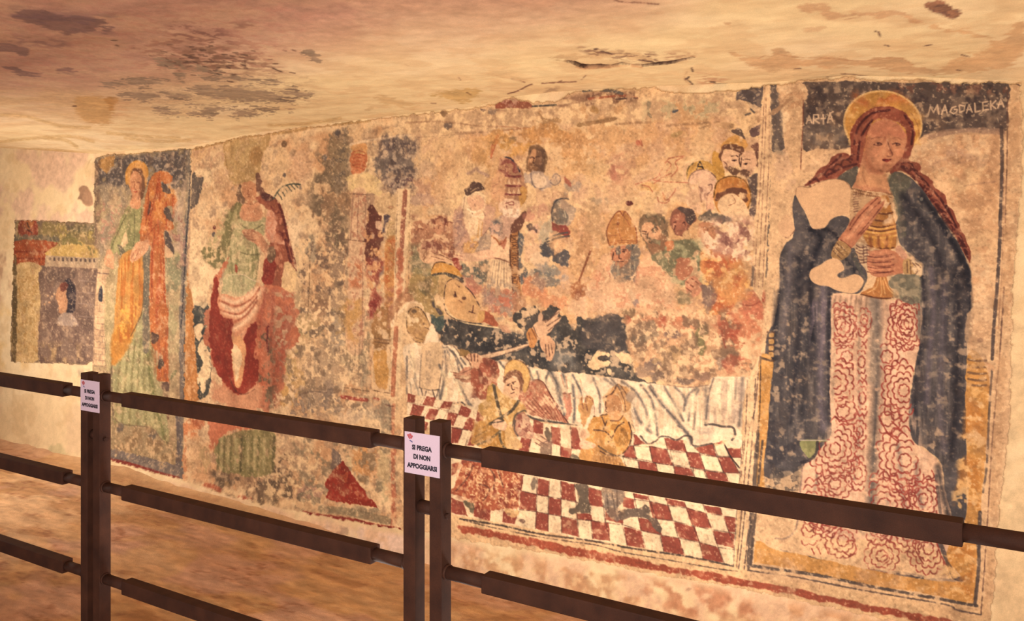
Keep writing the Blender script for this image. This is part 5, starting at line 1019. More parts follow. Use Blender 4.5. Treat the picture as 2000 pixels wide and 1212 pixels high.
line([(90, 1000), (170, 1050), (240, 1060)], (90, 70, 52), 7, .7)
poly([(140, 700), (200, 630), (240, 640), (290, 700), (280, 780), (240, 800), (230, 740), (200, 690), (150, 710)], (210, 150, 92), .95, 1.5, 2); line([(120, 715), (170, 690), (200, 635)], (96, 60, 48), 6, .75); lines([[(200, 640), (240, 720), (250, 790)], [(220, 640), (260, 700)]], (110, 72, 54), 4, .65)
blob(285, 700, 34, 42, (168, 140, 118), .85)
poly([(130, 740), (140, 710), (180, 695), (215, 720), (230, 780), (200, 810), (150, 815), (140, 790), (128, 770)], (192, 130, 82), .97, 1.5, 1.5); poly([(150, 800), (210, 795), (230, 830), (200, 850), (160, 845)], (222, 160, 104), .95, 2, 2)
lines([[(132, 735), (128, 768), (138, 775), (130, 790), (142, 800)], [(145, 735), (155, 732)], [(160, 850), (210, 850), (235, 820)]], (100, 60, 48), 4, .75)
lines([[(290, 820), (320, 900)], [(290, 850), (330, 880)], [(288, 870), (325, 925)], [(280, 930), (320, 910)]], (120, 104, 90), 4, .6)
poly([(0, 900), (30, 905), (40, 940), (10, 960), (-20, 940)], (226, 170, 130), .95, 1.5, 2); poly([(0, 960), (70, 990), (60, 1010), (0, 1020), (-20, 990)], (232, 178, 140), .9, 1.5, 2)
Z(760, 812, 3.03)
poly([(1070, 240), (1100, 220), (1140, 260), (1130, 300), (1080, 270)], (110, 94, 74), .85, 2, 4)
poly([(1110, 400), (1170, 400), (1180, 480), (1205, 540), (1190, 570), (1130, 570), (1090, 580), (1060, 560), (1100, 535), (1120, 500)], (106, 88, 72), .93, 2, 4)
poly([(855, 360), (875, 380), (865, 430), (845, 430)], (120, 100, 84), .8, 2, 3)
poly([(905, 175), (950, 160), (965, 200), (940, 230), (900, 225)], (136, 104, 84), .8, 2, 4, wear=.15)
Z(1140, 812, 3.03)
poly([(115, 420), (240, 440), (240, 500), (210, 540), (225, 590), (200, 620), (150, 590), (120, 500)], (128, 108, 94), .92, 2, 4); lines([[(140, 430), (150, 560)], [(170, 440), (190, 560)], [(200, 440), (205, 540)]], (96, 78, 68), 5, .6)
poly([(215, 550), (330, 545), (370, 525), (400, 560), (410, 590), (440, 610), (465, 660), (460, 690), (430, 670), (400, 620), (340, 590), (270, 600), (225, 610)], (112, 92, 78), .95, 1.5, 3)
P('deathbed/painted_bed/painted_sheet')
Z(1140, 540, 3.03)
# right part of the sheet
poly([(0, 590), (120, 590), (260, 610), (480, 640), (620, 655), (740, 640), (770, 595), (960, 590), (985, 600), (940, 760), (935, 1000), (880, 1000), (850, 970), (790, 980), (760, 985), (650, 1005), (600, 970), (540, 960), (440, 950), (380, 990), (330, 950), (300, 880), (280, 760), (310, 700), (290, 650), (230, 645), (200, 630), (120, 710), (130, 780), (100, 820), (70, 820), (60, 720), (20, 700), (0, 740)], (236, 202, 164), .97, 1.5, 2)
mott([(300, 640), (740, 640), (700, 1000), (300, 900)], (210, 170, 132), 'v', .5, .66, .6, 6)
for l, w, a in (([(60, 600), (95, 700), (98, 800)], 6, .6), ([(120, 600), (180, 640)], 7, .5), ([(230, 620), (310, 680), (370, 780), (390, 880)], 8, .6), ([(300, 780), (340, 860), (400, 920)], 9, .6), ([(340, 640), (400, 720), (430, 850), (440, 940)], 7, .6), ([(390, 650), (470, 760), (560, 860), (640, 960)], 9, .75), ([(480, 650), (540, 760), (590, 850)], 7, .55), ([(540, 650), (600, 720), (595, 790)], 7, .55), ([(600, 760), (620, 700), (670, 660)], 8, .55), ([(620, 850), (640, 760), (680, 670)], 7, .5), ([(720, 660), (730, 760), (722, 870)], 12, .45), ([(660, 800), (655, 900)], 6, .4), ([(940, 600), (930, 750), (920, 880)], 12, .6), ([(905, 600), (890, 860)], 8, .35), ([(770, 600), (740, 700), (722, 860)], 5, .6), ([(400, 640), (440, 700)], 6, .4), ([(560, 880), (620, 930), (640, 990)], 6, .6), ([(160, 600), (220, 660)], 6, .5)):
    folds(l, (116, 102, 94), w, a)
for l in ([(360, 700), (420, 860)], [(450, 680), (560, 800)], [(820, 610), (800, 860)], [(650, 700), (640, 800)], [(350, 900), (420, 800)], [(860, 610), (850, 850)], [(540, 920), (600, 950)]): folds(l, (248, 216, 172), 14, .55)
mott([(740, 600), (950, 600), (930, 870), (730, 870)], (190, 156, 132), 'v', .45, .62, .6, 5); mott([(680, 900), (780, 880), (740, 980), (660, 990)], (160, 136, 120), 'm', .4, .6, .6, 6)
line([(720, 875), (760, 872), (820, 885), (880, 890), (898, 930), (880, 965)], (90, 76, 70), 9, .75)
line([(340, 940), (380, 985), (430, 970), (455, 945), (500, 945), (550, 965), (600, 940), (640, 950), (655, 1000), (760, 985)], (96, 78, 70), 7, .75)
line([(480, 635), (620, 655), (740, 640)], (120, 90, 76), 4, .5); line([(960, 592), (988, 598)], (110, 90, 76), 5, .7)
P('deathbed/painted_border')
Z()
poly([(1492, 168), (1508, 168), (1512, 200), (1506, 330), (1500, 450), (1488, 590), (1468, 560), (1478, 400), (1484, 260)], (226, 182, 134), .97, 1.2, 1.2, sm=False)
poly([(1482, 695), (1500, 695), (1492, 790), (1486, 850), (1470, 1000), (1462, 1111), (1444, 1111), (1448, 1000), (1452, 850), (1462, 740)], (230, 186, 138), .97, 1.2, 1.2, sm=False)
lines([[(1494, 170), (1490, 260), (1484, 380), (1478, 470), (1474, 560)], [(1497, 190), (1494, 300), (1488, 420), (1482, 560)], [(1503, 210), (1502, 320), (1495, 450), (1490, 560)]], (136, 90, 74), 1.6, .65, p=False)
line([(1508, 200), (1508, 330), (1502, 450), (1498, 540)], (88, 78, 76), 5, .75); line([(1472, 520), (1468, 560)], (96, 80, 76), 5, .7)
lines([[(1484, 700), (1474, 800), (1462, 850), (1452, 970), (1440, 1105)], [(1460, 740), (1456, 850), (1448, 930)]], (110, 76, 64), 2.4, .75); lines([[(1476, 740), (1470, 850), (1460, 960), (1444, 1110)], [(1486, 720), (1480, 850), (1468, 980), (1455, 1110)]], (90, 70, 66), 2.2, .8)
poly([(1486, 780), (1494, 780), (1484, 900), (1476, 960), (1468, 1080), (1462, 1080), (1468, 960)], (84, 72, 70), .8, 1.2, 1.5)
# bottom frame lines, red band
poly([(884, 1004), (1000, 1024), (1140, 1052), (1330, 1082), (1436, 1108), (1460, 1112), (1458, 1145), (1300, 1116), (1140, 1086), (1000, 1056), (884, 1034)], (230, 184, 132), .9, 2, 2, sm=False)
line([(900, 1012), (980, 1025), (1060, 1042), (1140, 1052), (1230, 1068), (1330, 1082), (1400, 1096), (1434, 1104)], (70, 56, 52), 3.6, .85); line([(905, 1014), (960, 1028), (1060, 1048), (1160, 1062), (1215, 1076), (1300, 1090), (1400, 1108), (1442, 1113)], (84, 66, 60), 2, .8)
line([(1434, 1104), (1440, 1000), (1452, 860)], (80, 62, 58), 1.8, .6)
P('deathbed/painted_red_band')
poly([(893, 1024), (960, 1034), (1040, 1050), (1140, 1070), (1200, 1080), (1280, 1098), (1400, 1118), (1468, 1131), (1468, 1143), (1400, 1134), (1330, 1118), (1280, 1112), (1200, 1098), (1140, 1088), (1060, 1070), (960, 1048), (900, 1038)], (172, 76, 52), .95, 1.2, 2.5, wear=.08, sm=False)
line([(1338, 1125), (1336, 1140), (1338, 1150)], (176, 84, 60), 1.6, .7)
P()
# ================================================================ 5 the Magdalene
clip('magdalene', 'deathbed')
Z(1480, 140, 2.3308)
P('magdalene/background')
MP = (222, 176, 130)
poly([(60, 60), (1140, 50), (1200, 60), (1200, 1400), (1080, 2400), (-40, 2300), (0, 1500), (60, 700)], MP, .75, 4, 2, sm=False, var=.08)
for x, y, rx, ry, c, a in ((900, 380, 180, 70, (226, 184, 140), .7), (1000, 550, 130, 120, (222, 168, 116), .6), (1040, 760, 90, 120, (220, 172, 122), .6), (960, 480, 80, 60, (230, 186, 136), .6), (1010, 1050, 60, 180, (226, 184, 140), .7), (1160, 300, 40, 260, (218, 172, 124), .7), (1140, 900, 40, 200, (216, 164, 116), .5), (300, 420, 100, 60, (222, 176, 132), .7), (130, 430, 50, 110, (218, 172, 134), .7), (900, 370, 60, 30, (180, 136, 116), .35), (990, 410, 60, 20, (184, 140, 110), .4), (780, 420, 60, 30, (206, 150, 110), .5)):
    blob(x, y, rx, ry, c, a, 0, .9)
mott([(740, 290), (1110, 280), (1100, 1400), (960, 1300), (960, 860), (740, 430)], (206, 150, 104), 'q', .56, .72, .6, 8)
mott([(740, 290), (1110, 280), (1100, 1400), (960, 1300), (960, 860), (740, 430)], (196, 140, 98), 's', .6, .7, .5, 8)
lines([[(800, 420), (850, 400), (900, 420), (980, 400)], [(860, 380), (890, 355), (930, 375), (925, 395)], [(940, 520), (1000, 510), (1080, 500)]], (180, 132, 104), 5, .4, soft=3)
P('magdalene/painted_dark_band')
poly([(200, 60), (260, 48), (400, 44), (560, 48), (700, 52), (860, 44), (1000, 48), (1138, 52), (1136, 170), (1132, 268), (1000, 262), (880, 270), (760, 290), (720, 320), (540, 300), (400, 350), (290, 350), (210, 352), (204, 200)], (98, 80, 72), .97, 1.5, 3)
mott([(200, 50), (1140, 50), (1132, 270), (880, 275), (400, 350), (205, 350)], (136, 112, 94), 's', .46, .64, .65, 4)
mott([(200, 50), (1140, 50), (1132, 270), (880, 275), (400, 350), (205, 350)], (66, 52, 52), 'm', .5, .66, .6, 4)
mott([(560, 50), (1140, 50), (1130, 110), (560, 90)], (110, 62, 50), 's', .5, .66, .6, 4)
mott([(210, 240), (400, 230), (400, 350), (210, 350)], (128, 110, 96), 'm', .3, .6, .7, 4)
poly([(760, 285), (880, 262), (1000, 256), (1112, 262), (1110, 290), (980, 278), (860, 288), (780, 305)], (170, 132, 108), .75, 2, 3, p=True)
P('magdalene/background')
# left part: broken plaster over the band
poly([(60, 60), (90, 70), (110, 140), (120, 250), (118, 300), (120, 350), (80, 370), (66, 360), (64, 200)], (98, 84, 78), .93, 1.5, 5)
mott([(60, 60), (120, 80), (120, 370), (62, 360)], (150, 128, 104), 's', .52, .64, .7, 4)
poly([(90, 62), (160, 55), (215, 62), (232, 100), (212, 130), (200, 180), (206, 240), (204, 352), (196, 520), (190, 520), (150, 400), (130, 350), (116, 250), (124, 150), (110, 120)], (216, 170, 124), .97, 1.5, 4)
mott([(90, 62), (220, 62), (206, 360), (120, 350)], (240, 202, 154), 'm', .5, .66, .8, 4); mott([(60, 100), (220, 60), (206, 200), (80, 160)], (186, 134, 94), 's', .54, .64, .6, 4)
poly([(0, 215), (40, 195), (90, 165), (110, 140), (160, 115), (140, 140), (100, 175), (60, 200), (20, 222), (0, 240)], (178, 134, 96), .8, 2, 4)
line([(208, 130), (206, 250), (200, 350), (196, 470)], (120, 60, 48), 3, .75, wear=.3)
lines([[(400, 12), (460, 16), (500, 22)], [(1170, 50), (1195, 65)]], (90, 64, 50), 4, .8)
# inscription
P('magdalene/painted_lettering')
LC = (204, 168, 134)
for l in ([(222, 236), (234, 200), (246, 232)], [(226, 222), (243, 220)], [(254, 236), (255, 196), (276, 196), (278, 212), (256, 218), (280, 234)], [(298, 196), (300, 238)], [(290, 214), (308, 212)], [(318, 232), (330, 188), (342, 226)], [(330, 190), (344, 182)], [(322, 216), (338, 214)],
          [(776, 196), (786, 158), (800, 186), (818, 150), (824, 192)], [(836, 194), (852, 152), (862, 188)], [(840, 178), (860, 174)], [(902, 158), (884, 164), (876, 182), (892, 192), (906, 182), (908, 172), (896, 172)], [(918, 154), (920, 186), (940, 176), (942, 156), (920, 152)], [(950, 188), (962, 150), (976, 184)], [(952, 174), (972, 170)], [(988, 144), (990, 184), (1012, 178)], [(1024, 140), (1026, 176), (1050, 172)], [(1024, 140), (1046, 136)], [(1026, 156), (1044, 154)], [(1060, 134), (1062, 172)], [(1084, 132), (1064, 152), (1084, 168)], [(1092, 166), (1106, 126), (1120, 160)], [(1094, 150), (1114, 146)]):
    P('magdalene/painted_lettering' if l[0][0] < 500 else 'magdalene/painted_lettering#2')
    line(l, LC, 4.6, .9, soft=.6, sm=False, wear=.05, p=True)
# saint
P('magdalene/painted_saint')
P('magdalene/painted_saint/painted_halo')
import math as _m
poly([(570 + 178 * _m.cos(t) , 238 + 152 * _m.sin(t) + 8 * _m.cos(t)) for t in [k * _m.pi / 12 for k in range(24)]], (206, 142, 66), .97, 1.2, 1)
mott([(400, 80), (740, 80), (750, 380), (400, 380)], (222, 168, 90), 'm', .45, .66, .5, 4) if False else None
mott([(430, 90), (560, 76), (640, 90), (700, 140), (560, 150), (440, 180)], (190, 100, 50), 'm', .3, .55, .8, 8)
mott([(400, 180), (450, 200), (430, 340), (400, 330)], (222, 168, 96), 's', .4, .6, .7, 4); mott([(700, 180), (748, 200), (740, 330), (700, 330)], (220, 160, 80), 's', .4, .6, .7, 4)
line([(570 + 176 * _m.cos(t), 238 + 150 * _m.sin(t) + 8 * _m.cos(t)) for t in [_m.pi * .85 + k * _m.pi / 12 for k in range(18)]], (232, 184, 116), 6, .7)
line([(700, 190), (730, 250), (735, 320)], (158, 96, 54), 3, .5)
P('magdalene/painted_saint/painted_hair')
HR = (142, 70, 52)
poly([(425, 380), (420, 300), (440, 240), (480, 190), (540, 160), (600, 158), (660, 180), (700, 220), (716, 270), (710, 330), (690, 390), (700, 405), (740, 425), (742, 460), (790, 490), (810, 530), (850, 560), (862, 610), (890, 630), (905, 680), (925, 710), (950, 770), (968, 820), (965, 870), (945, 830), (900, 750), (860, 700), (820, 640), (780, 580), (740, 520), (700, 480), (650, 450), (610, 470), (600, 430), (640, 380), (680, 300), (650, 240), (590, 215), (530, 220), (500, 280), (490, 340), (470, 420), (450, 440), (400, 450), (360, 490), (300, 495), (240, 515), (215, 515), (250, 480), (280, 440), (320, 420), (350, 380), (400, 368)], HR, .97, 1.5, 2)
mott([(430, 380), (440, 240), (540, 160), (660, 180), (716, 270), (690, 400), (600, 215), (500, 260), (470, 420)], (170, 92, 66), 'v', .5, .68, .6, 4)
poly([(480, 200), (560, 165), (640, 180), (680, 230), (600, 215), (530, 222)], (172, 92, 66), .6, 5, 4)
for l in ([(440, 330), (460, 250), (520, 190), (600, 175)], [(455, 400), (470, 300), (520, 220)], [(700, 330), (705, 260), (670, 200)], [(640, 420), (700, 470), (760, 540), (840, 640), (910, 740), (955, 840)], [(660, 430), (720, 460), (780, 520)], [(700, 420), (730, 480), (800, 540)], [(780, 520), (840, 590), (890, 680)], [(860, 610), (900, 700), (940, 790)], [(430, 400), (380, 400), (300, 460), (240, 500)], [(450, 420), (380, 440), (320, 470)], [(380, 380), (330, 430)]):
    line(l, (92, 42, 38), 7, .8, soft=2)
for l in ([(680, 430), (740, 490), (820, 580), (890, 690)], [(420, 385), (350, 420), (270, 490)], [(480, 250), (540, 195)]): line(l, (184, 106, 80), 6, .6, soft=2)
P('magdalene/painted_saint/painted_face')
poly([(470, 420), (490, 340), (505, 270), (540, 225), (600, 218), (650, 245), (678, 300), (672, 350), (650, 400), (620, 430), (600, 455), (580, 460), (600, 500), (612, 560), (560, 550), (470, 540), (432, 530), (440, 480), (462, 455)], (196, 128, 90), .98, 1.5, 1.5)
poly([(510, 270), (545, 228), (600, 222), (650, 250), (672, 300), (600, 290), (540, 300)], (192, 116, 84), .7, 6, 3)
poly([(480, 420), (500, 460), (560, 470), (590, 460), (610, 540), (560, 530), (500, 520), (450, 510)], (212, 150, 102), .7, 5, 3)
folds([(500, 310), (490, 380), (520, 440), (560, 455)], (176, 106, 72), 10, .5)
folds([(578, 300), (600, 340), (608, 376)], (178, 106, 76), 7, .6); folds([(590, 310), (600, 350)], (224, 166, 122), 5, .5)
lines([[(518, 306), (542, 298), (572, 302)], [(610, 304), (634, 300), (654, 310)]], (150, 90, 64), 3, .5)
lines([[(528, 332), (545, 322), (566, 330), (548, 336), (528, 332)], [(614, 330), (632, 324), (648, 332), (630, 336)]], (104, 60, 48), 3.4, .75); blob(548, 328, 7, 5, (84, 50, 42), .8); blob(632, 329, 6, 5, (84, 50, 42), .8)
lines([[(592, 320), (602, 350), (614, 378), (604, 386), (590, 384)]], (142, 82, 60), 3.4, .7)
poly([(566, 400), (580, 394), (592, 398), (606, 396), (604, 404), (590, 412), (574, 408)], (150, 60, 50), .95, 1, .8); line([(568, 402), (586, 402), (606, 398)], (92, 40, 36), 2.4, .8)
folds([(575, 425), (595, 428)], (176, 110, 78), 5, .5); folds([(560, 450), (590, 456), (612, 440)], (150, 92, 62), 4, .6)
blob(540, 370, 22, 22, (216, 140, 100), .5); blob(636, 365, 14, 18, (212, 140, 100), .4)
line([(490, 400), (478, 470), (500, 520)], (170, 110, 74), 4, .4); line([(430, 532), (500, 550), (580, 552), (612, 560)], (140, 100, 66), 4, .6)
P('magdalene/painted_saint/painted_hair')
for k in range(9):
    t_ = k / 8; x_ = 690 + 255 * t_; y_ = 425 + 380 * t_ ** 1.15
    line([(x_ - 34, y_ - 6), (x_ - 12, y_ - 16), (x_ + 8, y_ + 2), (x_ + 4, y_ + 26)], (98, 46, 40), 6, .7)
    line([(x_ - 18, y_ + 4), (x_, y_ - 4), (x_ + 14, y_ + 10)], (176, 98, 74), 4, .6)
for k in range(6):
    t_ = k / 5; x_ = 430 - 180 * t_; y_ = 385 + 110 * t_
    line([(x_ + 20, y_ - 4), (x_, y_ - 6), (x_ - 14, y_ + 14), (x_ - 6, y_ + 28)], (96, 46, 40), 6, .7)
# dark blue mantle
P('magdalene/painted_saint/painted_mantle')
MT = (92, 82, 80)
poly([(610, 470), (640, 455), (700, 485), (750, 535), (800, 610), (850, 690), (900, 760), (940, 840), (965, 900), (972, 960), (968, 1100), (958, 1212), (952, 1400), (950, 1700), (952, 1900), (946, 2030), (930, 2030), (880, 2020), (850, 1900), (835, 1780), (770, 1720), (720, 1690), (690, 1640), (690, 1500), (720, 1320), (735, 1212), (738, 1060), (735, 940), (760, 880), (720, 850), (660, 800), (640, 760), (625, 700), (640, 640), (620, 560), (595, 510)], MT, .97, 1.5, 2)
poly([(160, 600), (180, 560), (220, 640), (245, 710), (290, 715), (320, 680), (370, 655), (420, 670), (400, 720), (350, 800), (340, 860), (390, 830), (440, 800), (470, 850), (500, 940), (470, 1000), (430, 1010), (345, 1010), (335, 1080), (335, 1212), (330, 1500), (336, 1640), (300, 1700), (240, 1760), (190, 1810), (90, 1850), (20, 1830), (-10, 1760), (10, 1500), (40, 1212), (80, 1130), (100, 1000), (100, 860), (120, 790), (165, 740)], MT, .97, 1.5, 2)
poly([(395, 460), (450, 430), (455, 460), (430, 530), (410, 510), (380, 500), (360, 490)], (98, 88, 76), .95, 1.5, 2)
poly([(590, 480), (640, 460), (700, 500), (660, 600), (680, 720), (640, 760), (630, 640), (605, 540)], (114, 106, 84), .75, 4, 4)
for b_ in ([(640, 480), (860, 700), (965, 900), (950, 1700), (850, 1780), (720, 1650), (735, 1212), (735, 940), (640, 760)], [(100, 860), (350, 720), (480, 900), (335, 1050), (330, 1600), (60, 1820), (0, 1700), (60, 1200)]):
    mott(b_, (128, 112, 102), 'v', .48, .66, .6, 4); mott(b_, (66, 58, 60), 'm', .5, .66, .6, 4); mott(b_, (160, 134, 112), 's', .74, .84, .4, 4)
for b_ in ([(100, 1120), (240, 1120), (220, 1500), (60, 1500)], [(0, 1640), (300, 1640), (240, 1800), (0, 1840)], [(860, 1100), (960, 1100), (950, 1400), (860, 1400)], [(780, 1560), (940, 1560), (930, 1760), (780, 1740)]):
    mott(b_, (196, 158, 122), 's', .66, .76, .4, 8)
for l, c, w, a in (([(660, 560), (760, 700), (840, 900), (850, 1212)], (64, 56, 58), 14, .6), ([(740, 560), (860, 720), (930, 880), (950, 1000)], (58, 50, 52), 14, .65), ([(800, 640), (900, 800), (960, 920), (966, 1200)], (54, 48, 52), 10, .6), ([(790, 900), (800, 1100), (780, 1300), (770, 1500)], (120, 104, 108), 12, .5), ([(900, 900), (915, 1100), (900, 1500), (880, 1750)], (58, 50, 52), 16, .5), ([(850, 950), (840, 1200), (830, 1500), (850, 1720)], (116, 102, 104), 14, .45), ([(745, 900), (760, 1060), (745, 1250), (720, 1400), (715, 1600)], (66, 58, 60), 12, .6), ([(240, 720), (290, 760), (250, 860), (240, 1000), (250, 1212)], (56, 50, 54), 14, .65), ([(250, 715), (320, 720), (370, 760), (350, 800)], (56, 48, 50), 12, .7), ([(150, 800), (140, 1000), (110, 1212)], (120, 106, 104), 14, .5), ([(190, 850), (190, 1100), (170, 1400), (150, 1600)], (60, 54, 58), 12, .5), ([(300, 960), (290, 1200), (290, 1500), (300, 1620)], (124, 108, 112), 16, .55), ([(330, 1010), (325, 1200), (330, 1500), (332, 1640)], (64, 56, 60), 8, .7), ([(100, 1000), (60, 1300), (20, 1600), (0, 1750)], (56, 50, 54), 10, .6), ([(400, 850), (440, 900), (480, 960)], (60, 54, 56), 10, .6), ([(230, 1100), (215, 1350), (200, 1600)], (64, 58, 60), 14, .45)):
    folds(l, c, w, a)
blob(745, 580, 7, 7, (180, 170, 150), .8); blob(748, 582, 12, 12, (60, 56, 60), .4); line([(740, 618), (770, 640), (800, 636)], (130, 120, 110), 3, .4)
mott([(240, 1040), (330, 1040), (320, 1300), (240, 1300)], (130, 110, 116), 'v', .4, .6, .6, 5)
P('magdalene/painted_saint/painted_gown')
GW = (222, 172, 136)
poly([(345, 1012), (430, 1012), (520, 1030), (600, 1040), (740, 1050), (738, 1212), (720, 1320), (690, 1500), (695, 1640), (725, 1700), (780, 1730), (830, 1790), (850, 1900), (880, 2010), (900, 2110), (940, 2160), (905, 2190), (860, 2190), (760, 2160), (600, 2130), (500, 2120), (400, 2130), (300, 2100), (220, 2050), (120, 2000), (90, 1980), (150, 1960), (190, 1900), (200, 1810), (240, 1760), (300, 1700), (336, 1640), (330, 1500), (335, 1212), (336, 1080)], GW, .97, 1.5, 2)
mott([(345, 1012), (740, 1050), (690, 1500), (880, 2100), (200, 2050), (330, 1600)], (234, 188, 152), 'v', .5, .66, .5, 4)
mott([(200, 1960), (900, 2000), (900, 2190), (150, 2060)], (228, 180, 134), 'm', .4, .6, .6, 6)
for l, c, w, a in (([(540, 1040), (545, 1212), (540, 1500), (520, 1900), (520, 2080)], (112, 96, 86), 20, .8), ([(520, 1030), (530, 1212), (520, 1400)], (156, 132, 112), 20, .6), ([(465, 1040), (460, 1300), (465, 1600), (440, 1850)], (170, 136, 112), 8, .6), ([(345, 1060), (350, 1300), (340, 1500)], (180, 146, 116), 8, .5), ([(590, 1060), (585, 1300), (560, 1500), (545, 1700)], (190, 148, 118), 8, .5), ([(735, 1060), (735, 1200)], (120, 104, 92), 12, .6), ([(640, 1700), (660, 1900), (680, 2080)], (150, 124, 108), 10, .55), ([(720, 1780), (740, 1950), (800, 2120)], (140, 112, 100), 10, .55), ([(820, 1800), (850, 1950), (900, 2130)], (96, 82, 76), 14, .8), ([(380, 1960), (480, 2100)], (160, 132, 108), 8, .4), ([(260, 1740), (270, 1860), (240, 1980)], (156, 130, 108), 8, .5), ([(590, 1950), (640, 2080), (700, 2130)], (150, 124, 106), 8, .5)):
    folds(l, c, w, a)
for k in range(7): folds([(355 + k * 24, 1020), (350 + k * 24, 1060), (345 + k * 24, 1110)], (160, 124, 98), 4, .5)
# red scale pattern: rosettes of scallops
def rosette(cx, cy, R, sx=1.0, a=.75, xlo=0, xhi=9999, rings=None, tilt=0):
    n = rings or max(2, int(R / 20))
    for r in range(1, n + 1):
        rr = R * r / n; m = max(4, int(5 + r * 2.6))
        for k in range(m):
            t0 = 2 * _m.pi * (k + 0.5 * (r % 2)) / m + tilt; pts = []
            for j in range(5):
                t = t0 + (j / 4 - .5) * 2 * _m.pi / m
                q = rr * (1 + 0.16 * _m.sin(_m.pi * j / 4)) + random.uniform(-1, 1)
                pts.append((cx + q * _m.cos(t) * sx, cy + q * _m.sin(t)))
            if xlo < min(p[0] for p in pts) and max(p[0] for p in pts) < xhi and not (TR[2] < 2 and ((pts[2][1] < 515 and pts[2][0] < 292) or (pts[2][1] < 560 and pts[2][0] > 596) or (pts[2][1] < 600 and pts[2][0] < 235) or (pts[2][1] < 650 and pts[2][0] > 625))): line(pts, (164, 70, 58), 3.9, a, soft=.6, wear=.12)
def arcs(x0, y0, x1, y1, n, r, d=1):
    for k in range(n):
        t = k / max(1, n - 1); x = x0 + (x1 - x0) * t; y = y0 + (y1 - y0) * t
        line([(x - r, y - r * .3), (x - r * .4, y + r * .5 * d), (x + r * .4, y + r * .5 * d), (x + r, y - r * .3)], (160, 62, 50), 4.6, .75, soft=.6, wear=.12)
rosette(670, 1150, 105, .8, .8, 585, 738); rosette(400, 1160, 85, .9, .6, 340, 460); rosette(485, 1130, 50, .6, .6, 462, 520)
Z(1480, 600, 1.981)
rosette(300, 290, 85, 1, .8, 292, 375); rosette(320, 60, 70, .8, .65, 292, 385); rosette(565, 320, 105, .9, .85, 470, 603); rosette(500, 190, 45, .9, .7, 465, 560); rosette(590, 60, 90, .9, .8, 500, 625); rosette(300, 545, 105, .9, .8, 200, 400); rosette(570, 590, 115, .95, .8, 450, 690)
rosette(210, 760, 90, .9, .7, 165, 400); rosette(490, 760, 110, 1, .75, 430, 700); rosette(200, 860, 50, 1, .7, 160, 400); rosette(330, 900, 60, 1, .6, 205, 395); rosette(480, 960, 60, 1, .7, 410, 560); rosette(660, 930, 90, .8, .75, 560, 720)
rosette(405, 90, 42, .7, .7, 388, 424); rosette(402, 210, 60, .6, .7, 386, 424); rosette(405, 350, 60, .6, .7, 386, 424); rosette(395, 480, 60, .6, .7, 370, 420); rosette(390, 640, 60, .7, .7, 350, 425); rosette(345, 190, 40, 1, .6, 300, 384); rosette(330, 400, 46, 1, .7, 296, 384); rosette(640, 740, 80, .8, .75, 560, 705); rosette(560, 690, 50, 1, .7, 500, 640); rosette(300, 680, 60, 1, .7, 230, 400); rosette(270, 820, 60, 1, .7, 200, 380); rosette(580, 880, 60, 1, .7, 500, 700); rosette(470, 860, 50, 1, .7, 420, 560); rosette(500, 430, 50, 1, .7, 460, 585)
for l in ([(470, 420), (500, 480), (545, 520)], [(510, 480), (545, 510)], [(520, 440), (560, 480)], [(230, 920), (245, 950)], [(260, 915), (275, 950)], [(210, 930), (220, 950)], [(300, 420), (330, 440), (370, 430)], [(660, 680), (690, 700)], [(335, 945), (360, 960), (380, 935), (370, 900), (345, 905)], [(490, 990), (510, 975), (500, 955), (480, 965)], [(620, 880), (610, 930), (640, 990)], [(690, 900), (710, 960), (740, 1010)]):
    line(l, (166, 66, 54), 4, .75, soft=.6)
# hem outlines, shoes
line([(175, 600), (165, 720), (150, 850), (110, 890), (70, 890)], (150, 120, 104), 5, .6, soft=2); line([(90, 935), (150, 955), (280, 990), (400, 1010), (560, 1025), (640, 1040)], (150, 124, 104), 5, .6, soft=2)
line([(700, 900), (730, 970), (760, 1040), (790, 1050)], (96, 80, 76), 12, .8, soft=2); line([(630, 1060), (700, 1050), (760, 1060)], (170, 140, 116), 8, .7, soft=2)
P('magdalene/painted_saint/painted_shoe')
poly([(186, 970), (200, 958), (240, 970), (275, 985), (270, 1000), (235, 1012), (205, 1005)], (92, 78, 74), .95, 1.2, 2)
P('magdalene/painted_saint/painted_shoe#2')
poly([(526, 1025), (570, 1030), (640, 1045), (636, 1070), (600, 1085), (570, 1075), (545, 1060)], (88, 74, 72), .95, 1.2, 2)
P('magdalene/painted_saint/painted_mantle')
poly([(170, 512), (286, 514), (236, 520), (235, 545), (210, 585), (180, 560)], (150, 144, 88), .9, 1.5, 2); line([(165, 512), (286, 514)], (190, 170, 150), 2.5, .8); line([(232, 520), (228, 560), (200, 590), (170, 597)], (70, 60, 60), 8, .7)
poly([(60, 640), (150, 640), (160, 690), (150, 720), (60, 700)], (190, 156, 122), .6, 3, 4); mott([(30, 600), (165, 610), (160, 720), (40, 710)], (80, 70, 66), 's', .5, .6, .8, 5)
line([(690, 650), (705, 780), (720, 860)], (80, 70, 70), 8, .5)
Z(1480, 140, 2.3308)
